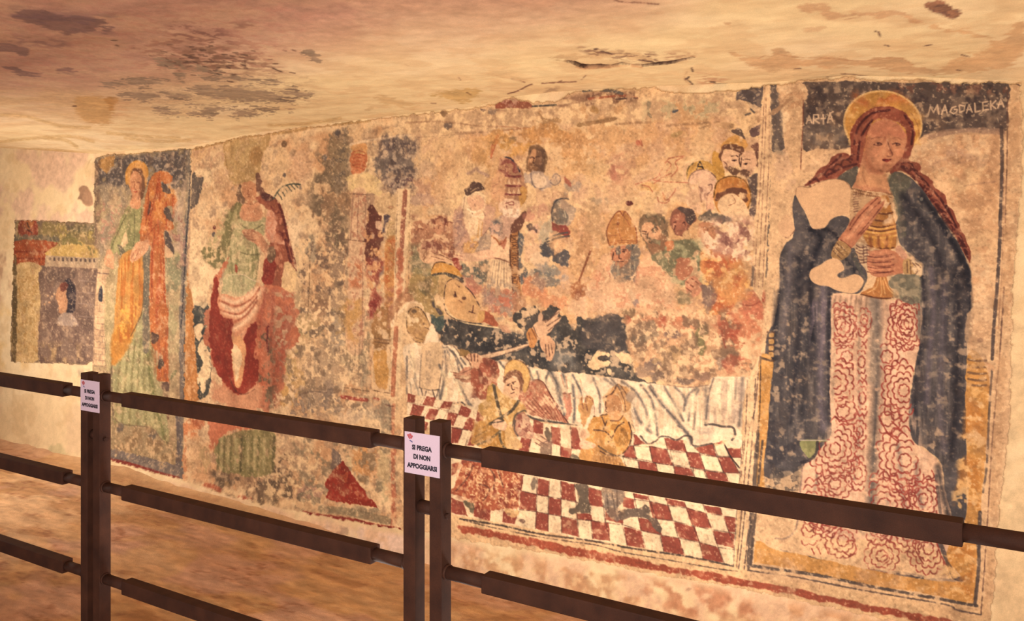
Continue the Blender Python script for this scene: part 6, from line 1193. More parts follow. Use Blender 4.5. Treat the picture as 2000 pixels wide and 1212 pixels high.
# bodice and neckline
P('magdalene/painted_saint/painted_bodice')
poly([(430, 530), (500, 548), (610, 560), (612, 620), (640, 760), (600, 800), (520, 830), (510, 900), (470, 870), (440, 800), (420, 700), (420, 620)], (190, 146, 104), .93, 1.5, 2)
lines([[(432, 532), (520, 552), (612, 558)], [(430, 545), (520, 566), (610, 572)]], (130, 84, 56), 3.5, .7)
for k in range(8): line([(436 + k % 2 * 3, 560 + k * 11), (458, 556 + k * 11)], (110, 66, 58), 3.5, .6)
for k in range(16): line([(444 + k * 10, 535 + k), (450 + k * 10, 550 + k), (446 + k * 10, 566)], (150, 92, 60), 2.5, .6)
poly([(440, 780), (500, 790), (512, 850), (500, 900), (470, 870)], (206, 170, 130), .9, 1.5, 2)
for k in range(6): lines([[(450, 790 + k * 14), (470, 800 + k * 14), (500, 796 + k * 14), (512, 804 + k * 14)]], (104, 62, 56), 3.2, .7)
lines([[(480, 790), (484, 870)], [(498, 800), (500, 880)]], (104, 62, 56), 3, .6)
poly([(430, 840), (450, 830), (470, 900), (500, 940), (470, 920)], (88, 84, 76), .8, 1.5, 2)
P('magdalene/painted_saint/painted_jar')
poly([(556, 570), (590, 565), (612, 640), (632, 700), (632, 760), (626, 800), (580, 812), (520, 800), (492, 770), (484, 735), (510, 700), (540, 640)], (184, 118, 60), .97, 1.2, 1.5)
for y, x0, x1 in ((600, 552, 604), (640, 540, 615), (672, 524, 622)): line([(x0, y), ((x0 + x1) / 2, y + 8), (x1, y)], (112, 62, 40), 5, .7)
lines([[(498, 705), (560, 716), (630, 700)], [(488, 725), (560, 735), (634, 722)], [(486, 745), (560, 756), (632, 744)]], (228, 166, 84), 6, .7)
lines([[(500, 698), (560, 708), (630, 694)], [(490, 716), (560, 726), (633, 712)], [(500, 790), (560, 804), (620, 800)]], (104, 56, 36), 4, .75)
for k in range(6): line([(510 + k * 20, 750), (518 + k * 17, 800)], (214, 146, 66) if k % 2 else (140, 76, 44), 7, .6)
mott([(560, 580), (600, 580), (620, 690), (580, 690)], (224, 186, 146), 's', .5, .62, .7, 3)
poly([(545, 930), (585, 930), (600, 980), (640, 1020), (600, 1032), (540, 1030), (470, 1010), (500, 990), (530, 970)], (186, 116, 60), .97, 1.2, 1.5)
lines([[(550, 940), (540, 980), (500, 1005)], [(560, 935), (565, 1000), (560, 1020)], [(575, 935), (595, 985), (620, 1010)], [(570, 950), (580, 1010)]], (228, 166, 100), 4, .7); line([(470, 1012), (540, 1028), (600, 1030), (640, 1020)], (110, 62, 42), 4, .75)
P('magdalene/painted_saint/painted_hand')
HN = (196, 122, 86)
poly([(366, 770), (380, 740), (400, 720), (430, 670), (470, 630), (510, 590), (545, 570), (565, 575), (556, 600), (580, 580), (575, 610), (545, 650), (520, 690), (480, 740), (440, 790), (420, 806), (390, 800)], HN, .98, 1.2, 1.5)
lines([[(420, 720), (470, 650), (545, 575)], [(440, 730), (500, 650), (560, 590)], [(455, 745), (520, 670), (575, 600)], [(420, 700), (440, 660)], [(470, 740), (520, 690)], [(378, 765), (400, 780), (424, 800)]], (128, 64, 48), 3.4, .7)
folds([(410, 760), (460, 700), (520, 620)], (220, 152, 110), 8, .5)
P('magdalene/painted_saint/painted_cuff')
poly([(335, 830), (360, 775), (380, 770), (424, 805), (410, 840), (380, 860), (350, 850)], (178, 132, 82), .97, 1.2, 1.5); lines([[(362, 780), (400, 815)], [(352, 800), (390, 835)], [(345, 815), (380, 850)]], (112, 78, 56), 4, .7)
P('magdalene/painted_saint/painted_hand#2')
poly([(500, 860), (520, 815), (560, 808), (620, 815), (660, 850), (680, 870), (670, 910), (620, 925), (570, 935), (530, 930), (505, 900)], HN, .98, 1.2, 1.5)
lines([[(520, 830), (560, 838), (610, 832)], [(508, 852), (560, 860), (620, 852)], [(505, 876), (560, 886), (620, 878)], [(512, 902), (560, 912), (620, 906)]], (128, 64, 48), 3.4, .7); folds([(530, 845), (620, 842)], (222, 156, 114), 6, .5)
for y_ in (826, 850, 874, 898): poly([(500, y_ - 10), (516, y_ - 13), (560, y_ - 8), (600, y_ - 12), (606, y_ + 4), (560, y_ + 9), (512, y_ + 7)], (206, 132, 94), .8, 1.2, 1, p=True)
for y_ in (838, 862, 887, 910): line([(500, y_), (540, y_ + 6), (606, y_ + 2)], (118, 58, 46), 2.6, .75)
P('magdalene/painted_saint/painted_cuff#2')
poly([(665, 860), (690, 850), (720, 865), (745, 880), (748, 925), (720, 935), (690, 920), (665, 915)], (190, 146, 92), .95, 1.2, 1.5); lines([[(680, 862), (682, 912)], [(695, 858), (698, 918)]], (120, 80, 56), 4, .65); mott([(700, 850), (750, 870), (750, 940), (700, 930)], (230, 196, 156), 's', .45, .58, .8, 3); lines([[(705, 870), (730, 900), (712, 930)], [(720, 870), (742, 890)]], (110, 72, 60), 3.5, .6)
poly([(640, 790), (660, 800), (680, 840), (660, 850), (630, 815)], (200, 136, 110), .7, 2, 3)
P('magdalene/painted_saint/painted_mantle')
poly([(600, 940), (640, 925), (700, 925), (740, 935), (740, 1050), (650, 1040), (640, 1000), (600, 975)], (116, 110, 92), .85, 2.5, 4); mott([(600, 930), (740, 930), (740, 1050), (620, 1030)], (160, 140, 110), 's', .5, .62, .7, 5)
# repaired losses, smooth plaster
P('magdalene/plaster_repair')
RP_ = (220, 170, 124)
poly([(174, 560), (178, 530), (200, 522), (240, 526), (290, 500), (350, 488), (400, 500), (425, 530), (418, 600), (412, 645), (370, 655), (335, 672), (315, 700), (290, 714), (250, 712), (235, 670), (205, 620)], RP_, 1, .8, .8, var=.03)
line([(174, 560), (178, 530), (200, 522), (240, 526), (290, 500), (350, 488), (400, 500), (425, 530)], (150, 108, 80), 2.4, .6)
P('magdalene/plaster_repair#2')
poly([(236, 930), (245, 900), (290, 875), (320, 855), (360, 850), (385, 870), (395, 900), (365, 920), (372, 936), (400, 935), (440, 920), (470, 930), (485, 955), (465, 990), (430, 1008), (380, 1000), (350, 990), (320, 975), (280, 970), (250, 955)], RP_, 1, .8, .8, var=.03)
P('magdalene/plaster_repair#3')
poly([(95, 690), (130, 650), (160, 680), (168, 720), (140, 752), (108, 745), (96, 720)], (218, 168, 124), 1, .8, .8, var=.03)
line([(110, 745), (140, 755), (170, 720)], (120, 70, 54), 3, .6)
# balusters and ochre ground
P('magdalene/painted_ground')
Z(1480, 600, 1.981)
OG = (212, 146, 72)
poly([(10, 190), (60, 205), (50, 320), (36, 500), (24, 620), (28, 700), (0, 700), (-6, 600), (4, 400)], OG, .95, 1.2, 1.5)
poly([(812, 178), (865, 190), (895, 270), (892, 400), (880, 600), (862, 780), (852, 920), (845, 1040), (832, 1142), (700, 1115), (560, 1090), (380, 1065), (100, 1000), (0, 985), (-12, 980), (0, 900), (60, 930), (150, 950), (400, 1005), (640, 1050), (800, 1060), (780, 1030), (730, 950), (800, 830), (815, 700), (806, 450)], OG, .93, 1.5, 2)
mott([(812, 300), (892, 300), (832, 1142), (730, 1000)], (196, 120, 52), 'm', .45, .65, .7, 5); mott([(812, 300), (892, 300), (832, 1142), (700, 1100)], (226, 172, 104), 's', .56, .68, .7, 5)
mott([(0, 940), (560, 1040), (560, 1090), (0, 990)], (216, 160, 104), 'm', .3, .6, .8, 6)
for y in (200, 225, 250, 275, 296): lines([[(815, y), (850, y + 6), (884, y + 4)]], (108, 78, 62), 6, .6, soft=1.5)
for y in (95, 120, 145, 170): line([(40, y), (64, y + 3)], (108, 76, 60), 6, .7, soft=1.5); poly(rect(44, y + 4, 62, y + 20), (216, 156, 84), .8, 1, 1.5)
line([(10, 192), (30, 200), (62, 206)], (92, 66, 52), 6, .8)
poly([(812, 20), (905, 20), (890, 180), (815, 180)], (214, 168, 124), .7, 3, 4); blob(862, 125, 10, 8, (150, 110, 88), .6)
# frames
P('magdalene/painted_border')
Z()
line([(1956, 250), (1957, 330), (1953, 440)], (84, 70, 68), 7, .88, p=True, wear=.1); line([(1954, 445), (1949, 540), (1941, 640), (1938, 700)], (84, 70, 68), 7, .85, p=True, wear=.15); line([(1938, 720), (1932, 800), (1928, 900), (1920, 960)], (84, 70, 66), 4.5, .7, p=True, wear=.25)
lines([[(1968, 170), (1967, 300), (1963, 440)], [(1961, 560), (1952, 700), (1945, 760)], [(1947, 760), (1938, 860), (1932, 960), (1926, 1060), (1916, 1198)]], (112, 76, 64), 2.6, .8, p=True, wear=.1)
line([(1961, 330), (1958, 500), (1950, 640)], (150, 104, 80), 2, .6)
lines([[(1910, 1062), (1912, 1100), (1904, 1180)], [(1914, 1000), (1912, 1070)]], (86, 74, 72), 7, .85, p=True); line([(1462, 1101), (1500, 1107), (1600, 1122), (1700, 1143), (1800, 1162), (1908, 1182)], (84, 72, 68), 6, .88, p=True, wear=.15)
lines([[(1462, 1111), (1560, 1126), (1660, 1146), (1760, 1164), (1850, 1180), (1870, 1190), (1916, 1199)]], (92, 74, 70), 3, .85, p=True)
line([(1490, 860), (1480, 960), (1468, 1100)], (82, 68, 64), 5, .8, p=True); line([(1486, 700), (1484, 800), (1478, 900)], (74, 58, 54), 2.4, .8)
poly([(1476, 860), (1484, 860), (1474, 1000), (1468, 1098), (1460, 1098), (1466, 1000)], (86, 72, 68), .75, 1, 1)
P('magdalene/painted_red_band')
poly([(1460, 1130), (1540, 1144), (1640, 1168), (1740, 1186), (1830, 1204), (1870, 1212), (1870, 1226), (1800, 1212), (1700, 1192), (1620, 1176), (1540, 1158), (1460, 1142)], (168, 74, 52), .93, 1.2, 2.5, wear=.1, sm=False)
P('magdalene/background')
lines([[(1540, 1146), (1540, 1170)], [(1602, 1140), (1600, 1154)]], (140, 84, 66), 1.4, .6)
mott([(1974, 170), (1996, 170), (1990, 480), (1972, 640), (1950, 1010), (1935, 1212), (1920, 1212), (1945, 700)], (204, 154, 108), 'm', .35, .6, .7, 4)
P()
# ================================================================ age over everything painted
clip()
_in = sstep(0.0, 0.9, (LAB > 0).astype(np.float32))
_k = np.ones(len(PARTS), np.float32)
for _i, _p in enumerate(PARTS):
    if 'mantle' in _p or 'dark_cover' in _p or 'lettering' in _p: _k[_i] = 0.35
    if 'plaster_repair' in _p or 'face' in _p or 'hand' in _p: _k[_i] = 0.3
    if 'hair' in _p or 'jar' in _p or 'gown' in _p or 'halo' in _p or 'sheet' in _p or 'tiara' in _p: _k[_i] = 0.6
_in = _in * _k[LAB]
_all = (LAB > 0).astype(np.float32)
def fade(col, m): C[:] += (np.array(col, np.float32) / 255 - C) * m[..., None]
fade((218, 162, 114), _in * 0.08)
fade((232, 188, 138), _in * 0.24 * sstep(0.56, 0.82, 0.5 * N['m'] + 0.5 * N['s']))
fade((150, 108, 78), _in * 0.24 * sstep(0.58, 0.76, 0.5 * N['q'] + 0.5 * N['w']))
fade((238, 200, 152), _in * 0.42 * sstep(0.84, 0.97, N['t']))
fade((110, 76, 54), _in * 0.16 * sstep(0.84, 0.97, 1 - N['t']))
fade((232, 188, 140), _in * 0.3 * sstep(0.68, 0.76, N['s']) * sstep(0.5, 0.7, N['w']))
del _in
_L = C.mean(-1, keepdims=True)
C += (_L * np.array((1.17, 0.97, 0.76), np.float32) - C) * (0.22 * _all)[..., None]
C += (C - np.array((0.84, 0.68, 0.51), np.float32)) * (0.19 * _all)[..., None]
np.clip(C, 0.02, 0.98, out=C)
del _all, _L
# ================================================================ stains and cracks of the ceiling (its own layer)
C_WALL = C; LAB_WALL = LAB
CEIL_Z = 2.33
def ceil_sn(px, py):
    Y = np.clip(FPX * (CEIL_Z - EYE) / np.maximum(HY - py, 40), 0.5, 30); X = (px - CX) / FPX * Y
    return X * WT[0] + Y * WT[1], WD - (X * WN[0] + Y * WN[1])
_rows = OY + 345
_cs, _cn = ceil_sn(PXX[:_rows].astype(np.float64), PYY[:_rows].astype(np.float64))
def cf(fu, fv, o, sd, gain=.55):
    a = np.zeros((CH, CW), np.float32); a[:_rows] = fbm(_cs * fu, _cn * fv, o, sd, gain); return a
N = {'xl': cf(1.2, 1.2, 3, 21), 'l': cf(5, 4, 4, 22), 'm': cf(12, 11, 4, 23), 's': cf(34, 30, 3, 24), 't': cf(90, 80, 2, 25, .7), 'v': cf(10, 14, 3, 26), 'w': cf(18, 16, 4, 27), 'q': cf(7, 6, 4, 28), 'h': cf(4, 9, 4, 29)}
C = np.zeros((CH, CW, 3), np.float32); LAB = np.zeros((CH, CW), np.int32); CURP[0] = 0; CLIP[0] = ()
HGT = np.zeros((CH, CW), np.float32)       # real relief of the ceiling plaster, metres down
C[:] = np.array((241, 209, 156), np.float32) / 255
tint((244, 212, 166), 0.7 * sstep(0.4, 0.75, N['xl'])); tint((216, 176, 126), 0.25 * sstep(0.5, 0.75, N['h'])); tint((220, 178, 128), 0.4 * sstep(0.5, 0.7, N['q']))
Z()
# reddish brown, darker tone over the near left part of the ceiling
mott([(-100, -60), (1400, -60), (1250, 30), (1000, 60), (760, 70), (560, 100), (420, 150), (300, 180), (150, 190), (-100, 210)], (192, 140, 114), 'xl', -.5, .3, .75, 60)
mott([(-100, -60), (900, -60), (700, 60), (500, 110), (200, 170), (-100, 180)], (180, 128, 112), 'q', .2, .8, .45, 50)
mott([(-100, 0), (600, 0), (560, 120), (0, 180), (-100, 180)], (160, 106, 88), 's', .55, .75, .35, 30)
mott([(-100, 150), (150, 180), (300, 200), (300, 230), (0, 240), (-100, 230)], (214, 172, 122), 'h', .2, .6, .6, 16)
# grey-green flaking cluster
GY = (146, 120, 96)
Z(0, 0, 2.857)
for p_ in ([(70, 100), (130, 60), (250, 60), (380, 90), (450, 80), (540, 100), (600, 125), (560, 145), (520, 180), (450, 175), (380, 190), (280, 160), (180, 130)], [(0, 240), (60, 240), (150, 265), (170, 290), (130, 315), (60, 290), (0, 285)], [(10, 372), (80, 378), (160, 400), (240, 405), (210, 425), (140, 420), (60, 390)], [(560, 170), (630, 155), (620, 175), (580, 185)], [(320, 390), (380, 385), (430, 400), (360, 402)]):
    poly(p_, (132, 96, 88), .75, 3, 7)
mott([(60, 50), (640, 80), (640, 190), (60, 130)], (112, 84, 88), 'm', .4, .6, .5, 10); mott([(80, 200), (380, 220), (360, 270), (100, 250)], (140, 104, 92), 's', .45, .62, .7, 10)
for p_ in ([(880, 320), (960, 340), (1010, 350), (1090, 370), (1150, 380), (1200, 400), (1150, 405), (1050, 395), (980, 370), (900, 380)], [(975, 405), (1020, 400), (1045, 420), (1020, 435), (980, 430)], [(1115, 430), (1180, 430), (1300, 425), (1400, 440), (1450, 450), (1350, 455), (1250, 445), (1180, 450)], [(1175, 410), (1200, 395), (1230, 400), (1215, 425)], [(1060, 490), (1150, 480), (1250, 485), (1350, 480), (1450, 500), (1530, 520), (1600, 560), (1500, 570), (1350, 560), (1200, 550), (1130, 530), (1070, 505)], [(905, 512), (980, 515), (1070, 525), (1070, 550), (1000, 550), (930, 535)], [(660, 525), (720, 515), (800, 510), (890, 530), (850, 550), (800, 560), (740, 545)], [(560, 465), (640, 450), (760, 440), (900, 440), (940, 455), (860, 465), (760, 470), (640, 480)], [(860, 610), (920, 600), (960, 620), (1000, 630), (930, 640)], [(1040, 575), (1120, 590), (1180, 590), (1240, 605), (1310, 605), (1220, 620), (1180, 650), (1130, 645), (1050, 640), (1120, 625), (1130, 600)], [(1290, 640), (1340, 615), (1400, 605), (1440, 625), (1400, 650), (1330, 650)], [(1450, 610), (1520, 600), (1560, 612), (1480, 625)], [(1570, 510), (1620, 500), (1700, 515), (1760, 520), (1720, 540), (1620, 530)], [(1470, 455), (1530, 445), (1580, 460), (1500, 468)], [(1590, 575), (1640, 560), (1630, 580)], [(1690, 290), (1730, 285), (1770, 310), (1785, 345), (1740, 325), (1710, 312)], [(1560, 550), (1650, 545), (1600, 566)], [(1020, 450), (1045, 452), (1030, 458)], [(770, 475), (830, 490), (790, 492)], [(1400, 592), (1425, 592), (1410, 598)], [(1610, 608), (1630, 610), (1615, 614)], [(1370, 568), (1395, 574), (1375, 574)], [(1600, 490), (1660, 505), (1610, 505)]):
    poly(p_, GY, .8, 1.5, 12, var=.16, wear=.12); poly([(x, y) for x, y in p_], (160, 132, 102), .0, 1, 1)
mott([(720, 300), (960, 150), (1400, 250), (1560, 400), (1300, 420), (1000, 400), (850, 360)], (150, 106, 84), 's', .48, .6, .7, 20)
mott([(850, 300), (1200, 250), (1560, 380), (1200, 420)], (120, 84, 64), 'w', .54, .62, .75, 16)
mott([(1300, 130), (1400, 120), (1420, 150), (1320, 160)], (130, 90, 74), 's', .4, .55, .8, 8); mott([(960, 150), (1240, 160), (1300, 230), (980, 220)], (128, 88, 76), 's', .55, .64, .7, 12)
mott([(560, 440), (1740, 420), (1760, 560), (900, 660), (660, 540)], (178, 148, 112), 's', .56, .66, .6, 20)
for k in range(90):
    x = random.gauss(1180, 190); y = 330 + (x - 1180) * .12 + random.gauss(0, 45)
    line([(x, y), (x + random.uniform(12, 34), y + random.uniform(-2, 8))], (96, 66, 52), random.uniform(2, 6), .7)
line([(1520, 380), (1575, 403)], (84, 58, 46), 5, .8)
# ochre damp stain
poly([(410, 580), (440, 545), (520, 535), (580, 545), (655, 550), (650, 590), (620, 640), (600, 690), (540, 690), (470, 670), (430, 630)], (206, 158, 98), .8, 6, 8); poly([(580, 545), (655, 550), (640, 590), (620, 620), (600, 580)], (186, 132, 70), .7, 3, 5); mott([(420, 600), (740, 640), (740, 720), (500, 700)], (196, 150, 100), 'm', .42, .6, .6, 12); mott([(640, 560), (730, 570), (720, 640), (630, 640)], (212, 160, 116), 'm', .2, .6, .6, 10)
line([(408, 592), (425, 592)], (96, 64, 50), 5, .7)
for l in ([(0, 790), (200, 770), (400, 760), (520, 790)], [(0, 640), (150, 650), (330, 700), (500, 710)], [(0, 855), (150, 835), (330, 840), (530, 870)], [(600, 740), (800, 760), (1000, 770)], [(700, 770), (900, 790), (1060, 780)], [(250, 770), (360, 780), (430, 820)], [(1500, 700), (1700, 690), (1900, 660)]):
    line(l, (204, 164, 108), 12, .55, soft=4)
mott([(0, 850), (530, 870), (530, 900), (0, 900)], (216, 170, 120), 'h', .3, .6, .7, 8)
Z(600, 0, 2.857)
poly([(690, 530), (760, 510), (850, 502), (950, 505), (960, 530), (900, 560), (850, 575), (800, 555), (740, 540)], (206, 166, 104), .8, 4, 8); line([(890, 515), (915, 530)], (150, 110, 70), 5, .7)
poly([(380, 545), (430, 530), (520, 560), (620, 580), (600, 598), (480, 590), (410, 575)], (214, 172, 118), .6, 5, 8); poly([(320, 610), (350, 595), (370, 600), (345, 620)], (206, 168, 120), .6, 3, 4)
mott([(960, 380), (1140, 400), (1240, 450), (1150, 500), (1000, 430)], (214, 170, 120), 'm', .35, .6, .7, 14)
for l, w in (([(1140, 443), (1180, 448), (1215, 460)], 4), ([(1120, 522), (1160, 512), (1200, 495), (1230, 478), (1255, 470)], 5), ([(1310, 465), (1360, 462), (1400, 460), (1500, 456)], 5), ([(1400, 458), (1420, 450)], 4), ([(1530, 445), (1555, 420)], 3), ([(550, 362), (565, 368)], 4), ([(845, 432), (855, 446)], 4), ([(690, 575), (720, 577)], 3), ([(1715, 0), (1780, 15), (1850, 14), (1960, 24)], 5)):
    line(l, (132, 90, 70), w, .75, wear=.3)
mott([(1340, 500), (1400, 490), (1380, 520), (1320, 545)], (140, 108, 84), 's', .4, .56, .8, 6)
poly([(1355, 322), (1430, 302), (1540, 300), (1600, 280), (1700, 295), (1780, 300), (1880, 310), (1930, 335), (1880, 345), (1800, 320), (1700, 310), (1620, 320), (1540, 320), (1480, 340), (1420, 335)], (204, 164, 118), .7, 2.5, 8)
mott([(1520, 270), (1940, 300), (1960, 345), (1600, 320)], (120, 84, 64), 's', .52, .62, .85, 6); lines([[(1600, 275), (1620, 272)], [(1640, 285), (1700, 300)], [(1850, 335), (1930, 345)]], (84, 58, 50), 5, .75)
# the long open crack: a groove in the plaster with a lip
CRACK = [((1450, 343), 3), ((1490, 350), 9), ((1530, 366), 13), ((1570, 372), 14), ((1640, 367), 12), ((1690, 370), 7), ((1720, 362), 5), ((1755, 353), 5), ((1800, 362), 5), ((1870, 366), 5), ((1930, 358), 8), ((1980, 352), 9), ((2010, 351), 10), ((2060, 342), 7), ((2100, 332), 6), ((2150, 322), 4)]
for (a_, wa), (b2, wb) in zip(CRACK[:-1], CRACK[1:]):
    line([a_, b2], (74, 48, 36), (wa + wb) * .62, .97, wear=0, sm=False)  # shade inside the crack is also painted into the colour
    q = T([a_, b2]); bb = box(q, 14); d_ = sdf(q, bb, False); w_ = (wa + wb) / 4 / 2.857
    np.maximum(HGT[bb[2]:bb[3], bb[0]:bb[1]], -0.0 + 0.05 * np.clip(1 - d_ / (w_ + 0.8), 0, 1), out=HGT[bb[2]:bb[3], bb[0]:bb[1]])
line([(1500, 372), (1540, 384), (1600, 380), (1680, 378), (1760, 366), (1870, 376)], (214, 160, 112), 5, .7)
Z(1300, 0, 2.857)
line([(0, 350), (60, 344), (110, 330), (160, 318)], (84, 56, 44), 6, .8); mott([(0, 290), (170, 290), (160, 320), (0, 340)], (176, 132, 98), 's', .45, .6, .7, 6)
lines([[(145, 380), (152, 398)], [(108, 438), (125, 446), (150, 470)], [(180, 480), (240, 486)], [(270, 470), (340, 470)], [(130, 430), (110, 445)], [(250, 455), (275, 458)]], (78, 54, 46), 6, .8)
mott([(170, 400), (340, 430), (340, 480), (190, 480)], (196, 146, 108), 's', .45, .6, .7, 8)
line([(120, 400), (105, 440), (160, 480), (300, 500)], (206, 160, 116), 5, .5)
poly([(360, 290), (430, 310), (520, 320), (590, 310), (600, 280), (640, 275), (680, 290), (720, 310), (740, 325), (820, 335), (900, 320), (1000, 330), (1060, 340), (1140, 330), (1210, 320), (1300, 320), (1380, 350), (1400, 380), (1470, 380), (1480, 410), (1380, 410), (1280, 390), (1180, 380), (1080, 370), (980, 370), (900, 380), (820, 370), (720, 380), (600, 400), (520, 380), (440, 340)], (204, 158, 112), .75, 3, 7)
poly([(745, 40), (800, 30), (900, 30), (920, 60), (980, 70), (1100, 75), (1290, 60), (1350, 85), (1450, 130), (1400, 125), (1290, 90), (1200, 100), (1100, 90), (1000, 100), (920, 110), (860, 70), (780, 75)], (206, 156, 112), .7, 3, 7)
poly([(1380, 130), (1600, 160), (1800, 200), (1860, 240), (1960, 120), (2000, 100), (2000, 280), (1900, 380), (1700, 400), (1500, 410), (1560, 360), (1700, 310), (1820, 260), (1740, 200)], (206, 156, 108), .65, 5, 10)
line([(520, 325), (600, 300), (720, 318), (900, 325), (1100, 340), (1300, 322), (1390, 370)], (186, 136, 94), 3, .5)
poly([(1455, 10), (1500, 8), (1560, 12), (1600, 50), (1645, 60), (1630, 90), (1600, 104), (1540, 85), (1480, 60), (1455, 35)], (158, 108, 80), .95, 1.5, 5, var=.2); mott([(1460, 10), (1640, 60), (1600, 104), (1480, 70)], (104, 72, 62), 's', .5, .62, .7, 4)
lines([[(1155, 155), (1165, 172), (1190, 182), (1195, 215)], [(1220, 250), (1250, 258)], [(1445, 256), (1480, 250)], [(1650, 305), (1700, 318)], [(720, 384), (755, 382)], [(1620, 390), (1650, 394)]], (104, 72, 58), 4, .75)
poly([(780, 165), (860, 140), (900, 150), (800, 190), (770, 185)], (208, 160, 116), .5, 4, 6); poly([(330, 130), (360, 130), (360, 145), (335, 142)], (196, 148, 106), .6, 2, 4)
mott([(480, 380), (2000, 420), (2000, 460), (480, 470)], (240, 200, 148), 'h', .2, .5, .5, 8)
lines([[(980, 412), (1040, 415), (1130, 428)], [(900, 430), (1000, 440), (1100, 445)]], (120, 84, 62), 5, .6)
C_CEIL = C
# ================================================================ helpers for objects
def tag(o, label=None, cat=None, group=None, kind=None):
    if label: o['label'] = label
    if cat: o['category'] = cat
    if group: o['group'] = group
    if kind: o['kind'] = kind
    return o
def empty(name, loc, parent=None):
    o = bpy.data.objects.new(name, None); COL.objects.link(o); o.location = loc; o.empty_display_size = 0.1
    o.parent = parent; return o
def link_mesh(name, me, mat, parent=None):
    o = bpy.data.objects.new(name, me); COL.objects.link(o)
    if mat: me.materials.append(mat)
    if parent:
        o.parent = parent
        if parent.type == 'EMPTY' or parent.parent: pass
    return o
def mesh_np(name, V, F, colors=None, smooth=False):
    me = bpy.data.meshes.new(name)
    me.vertices.add(len(V)); me.vertices.foreach_set('co', np.ascontiguousarray(V, np.float32).ravel())
    me.loops.add(F.size); me.loops.foreach_set('vertex_index', np.ascontiguousarray(F, np.int32).ravel())
    me.polygons.add(len(F)); me.polygons.foreach_set('loop_start', np.arange(0, F.size, 4, dtype=np.int32))
    if smooth: me.polygons.foreach_set('use_smooth', np.ones(len(F), bool))
    me.update(calc_edges=True)
    if colors is not None:
        a = me.color_attributes.new('pigment', 'FLOAT_COLOR', 'POINT')
        cc = np.ones((len(V), 4), np.float32); cc[:, :3] = colors
        a.data.foreach_set('color', cc.ravel())
    return me
def lin(c):
    c = np.clip(c, 0, 1); return np.where(c <= 0.04045, c / 12.92, ((c + 0.055) / 1.055) ** 2.4).astype(np.float32)
ALB = 0.80
def samp(img, px, py):
    x = np.clip(px + OX, 0, CW - 1.001); y = np.clip(py + OY, 0, CH - 1.001)
    ix = x.astype(np.int64); iy = y.astype(np.int64); fx = (x - ix)[..., None]; fy = (y - iy)[..., None]
    if img.ndim == 2: fx = fx[..., 0]; fy = fy[..., 0]
    return (img[iy, ix] * (1 - fx) + img[iy, ix + 1] * fx) * (1 - fy) + (img[iy + 1, ix] * (1 - fx) + img[iy + 1, ix + 1] * fx) * fy
def grid_faces(nr, nc):
    i = np.arange(nr * nc).reshape(nr, nc)
    return np.stack([i[:-1, :-1], i[1:, :-1], i[1:, 1:], i[:-1, 1:]], -1).reshape(-1, 4)

# ---------------------------------------------------------------- materials
def nodes_of(name):
    m = bpy.data.materials.new(name); m.use_nodes = True; nt = m.node_tree
    return m, nt, nt.nodes, nt.links, nt.nodes['Principled BSDF']
def plaster_mat(name, vscale=26, bump=0.5, dist=0.004, rough=0.9, stretch=(1, 1, 1)):
    m, nt, nd, lk, pb = nodes_of(name)
    at = nd.new('ShaderNodeAttribute'); at.attribute_name = 'pigment'
    tc = nd.new('ShaderNodeTexCoord'); mp = nd.new('ShaderNodeMapping'); mp.inputs['Scale'].default_value = stretch
    lk.new(tc.outputs['Object'], mp.inputs['Vector'])
    n1 = nd.new('ShaderNodeTexNoise'); n1.inputs['Scale'].default_value = vscale; n1.inputs['Detail'].default_value = 8; n1.inputs['Roughness'].default_value = 0.65
    n2 = nd.new('ShaderNodeTexNoise'); n2.inputs['Scale'].default_value = 260; n2.inputs['Detail'].default_value = 3
    lk.new(mp.outputs[0], n1.inputs['Vector']); lk.new(mp.outputs[0], n2.inputs['Vector'])
    mr = nd.new('ShaderNodeMapRange'); mr.inputs[1].default_value = 0.25; mr.inputs[2].default_value = 0.75; mr.inputs[3].default_value = 0.86; mr.inputs[4].default_value = 1.12
    lk.new(n1.outputs['Fac'], mr.inputs[0])
    mr2 = nd.new('ShaderNodeMapRange'); mr2.inputs[1].default_value = 0.3; mr2.inputs[2].default_value = 0.7; mr2.inputs[3].default_value = 0.92; mr2.inputs[4].default_value = 1.08
    lk.new(n2.outputs['Fac'], mr2.inputs[0])
    mu = nd.new('ShaderNodeMath'); mu.operation = 'MULTIPLY'; lk.new(mr.outputs[0], mu.inputs[0]); lk.new(mr2.outputs[0], mu.inputs[1])
    vm = nd.new('ShaderNodeVectorMath'); vm.operation = 'SCALE'; lk.new(at.outputs['Color'], vm.inputs[0]); lk.new(mu.outputs[0], vm.inputs['Scale'])
    lk.new(vm.outputs[0], pb.inputs['Base Color']); pb.inputs['Roughness'].default_value = rough
    pb.inputs['Specular IOR Level'].default_value = 0.25
    ad = nd.new('ShaderNodeMath'); ad.operation = 'MULTIPLY_ADD'; ad.inputs[1].default_value = 0.25
    lk.new(n2.outputs['Fac'], ad.inputs[0]); lk.new(n1.outputs['Fac'], ad.inputs[2])
    bp = nd.new('ShaderNodeBump'); bp.inputs['Strength'].default_value = bump; bp.inputs['Distance'].default_value = dist
    lk.new(ad.outputs[0], bp.inputs['Height']); lk.new(bp.outputs[0], pb.inputs['Normal'])
    return m
M_WALL = plaster_mat('wall_plaster', 18, 0.5, 0.006)
M_FRESCO = plaster_mat('painted_plaster', 60, 0.4, 0.002, 0.85)
M_CEIL = plaster_mat('ceiling_plaster', 9, 0.45, 0.004)

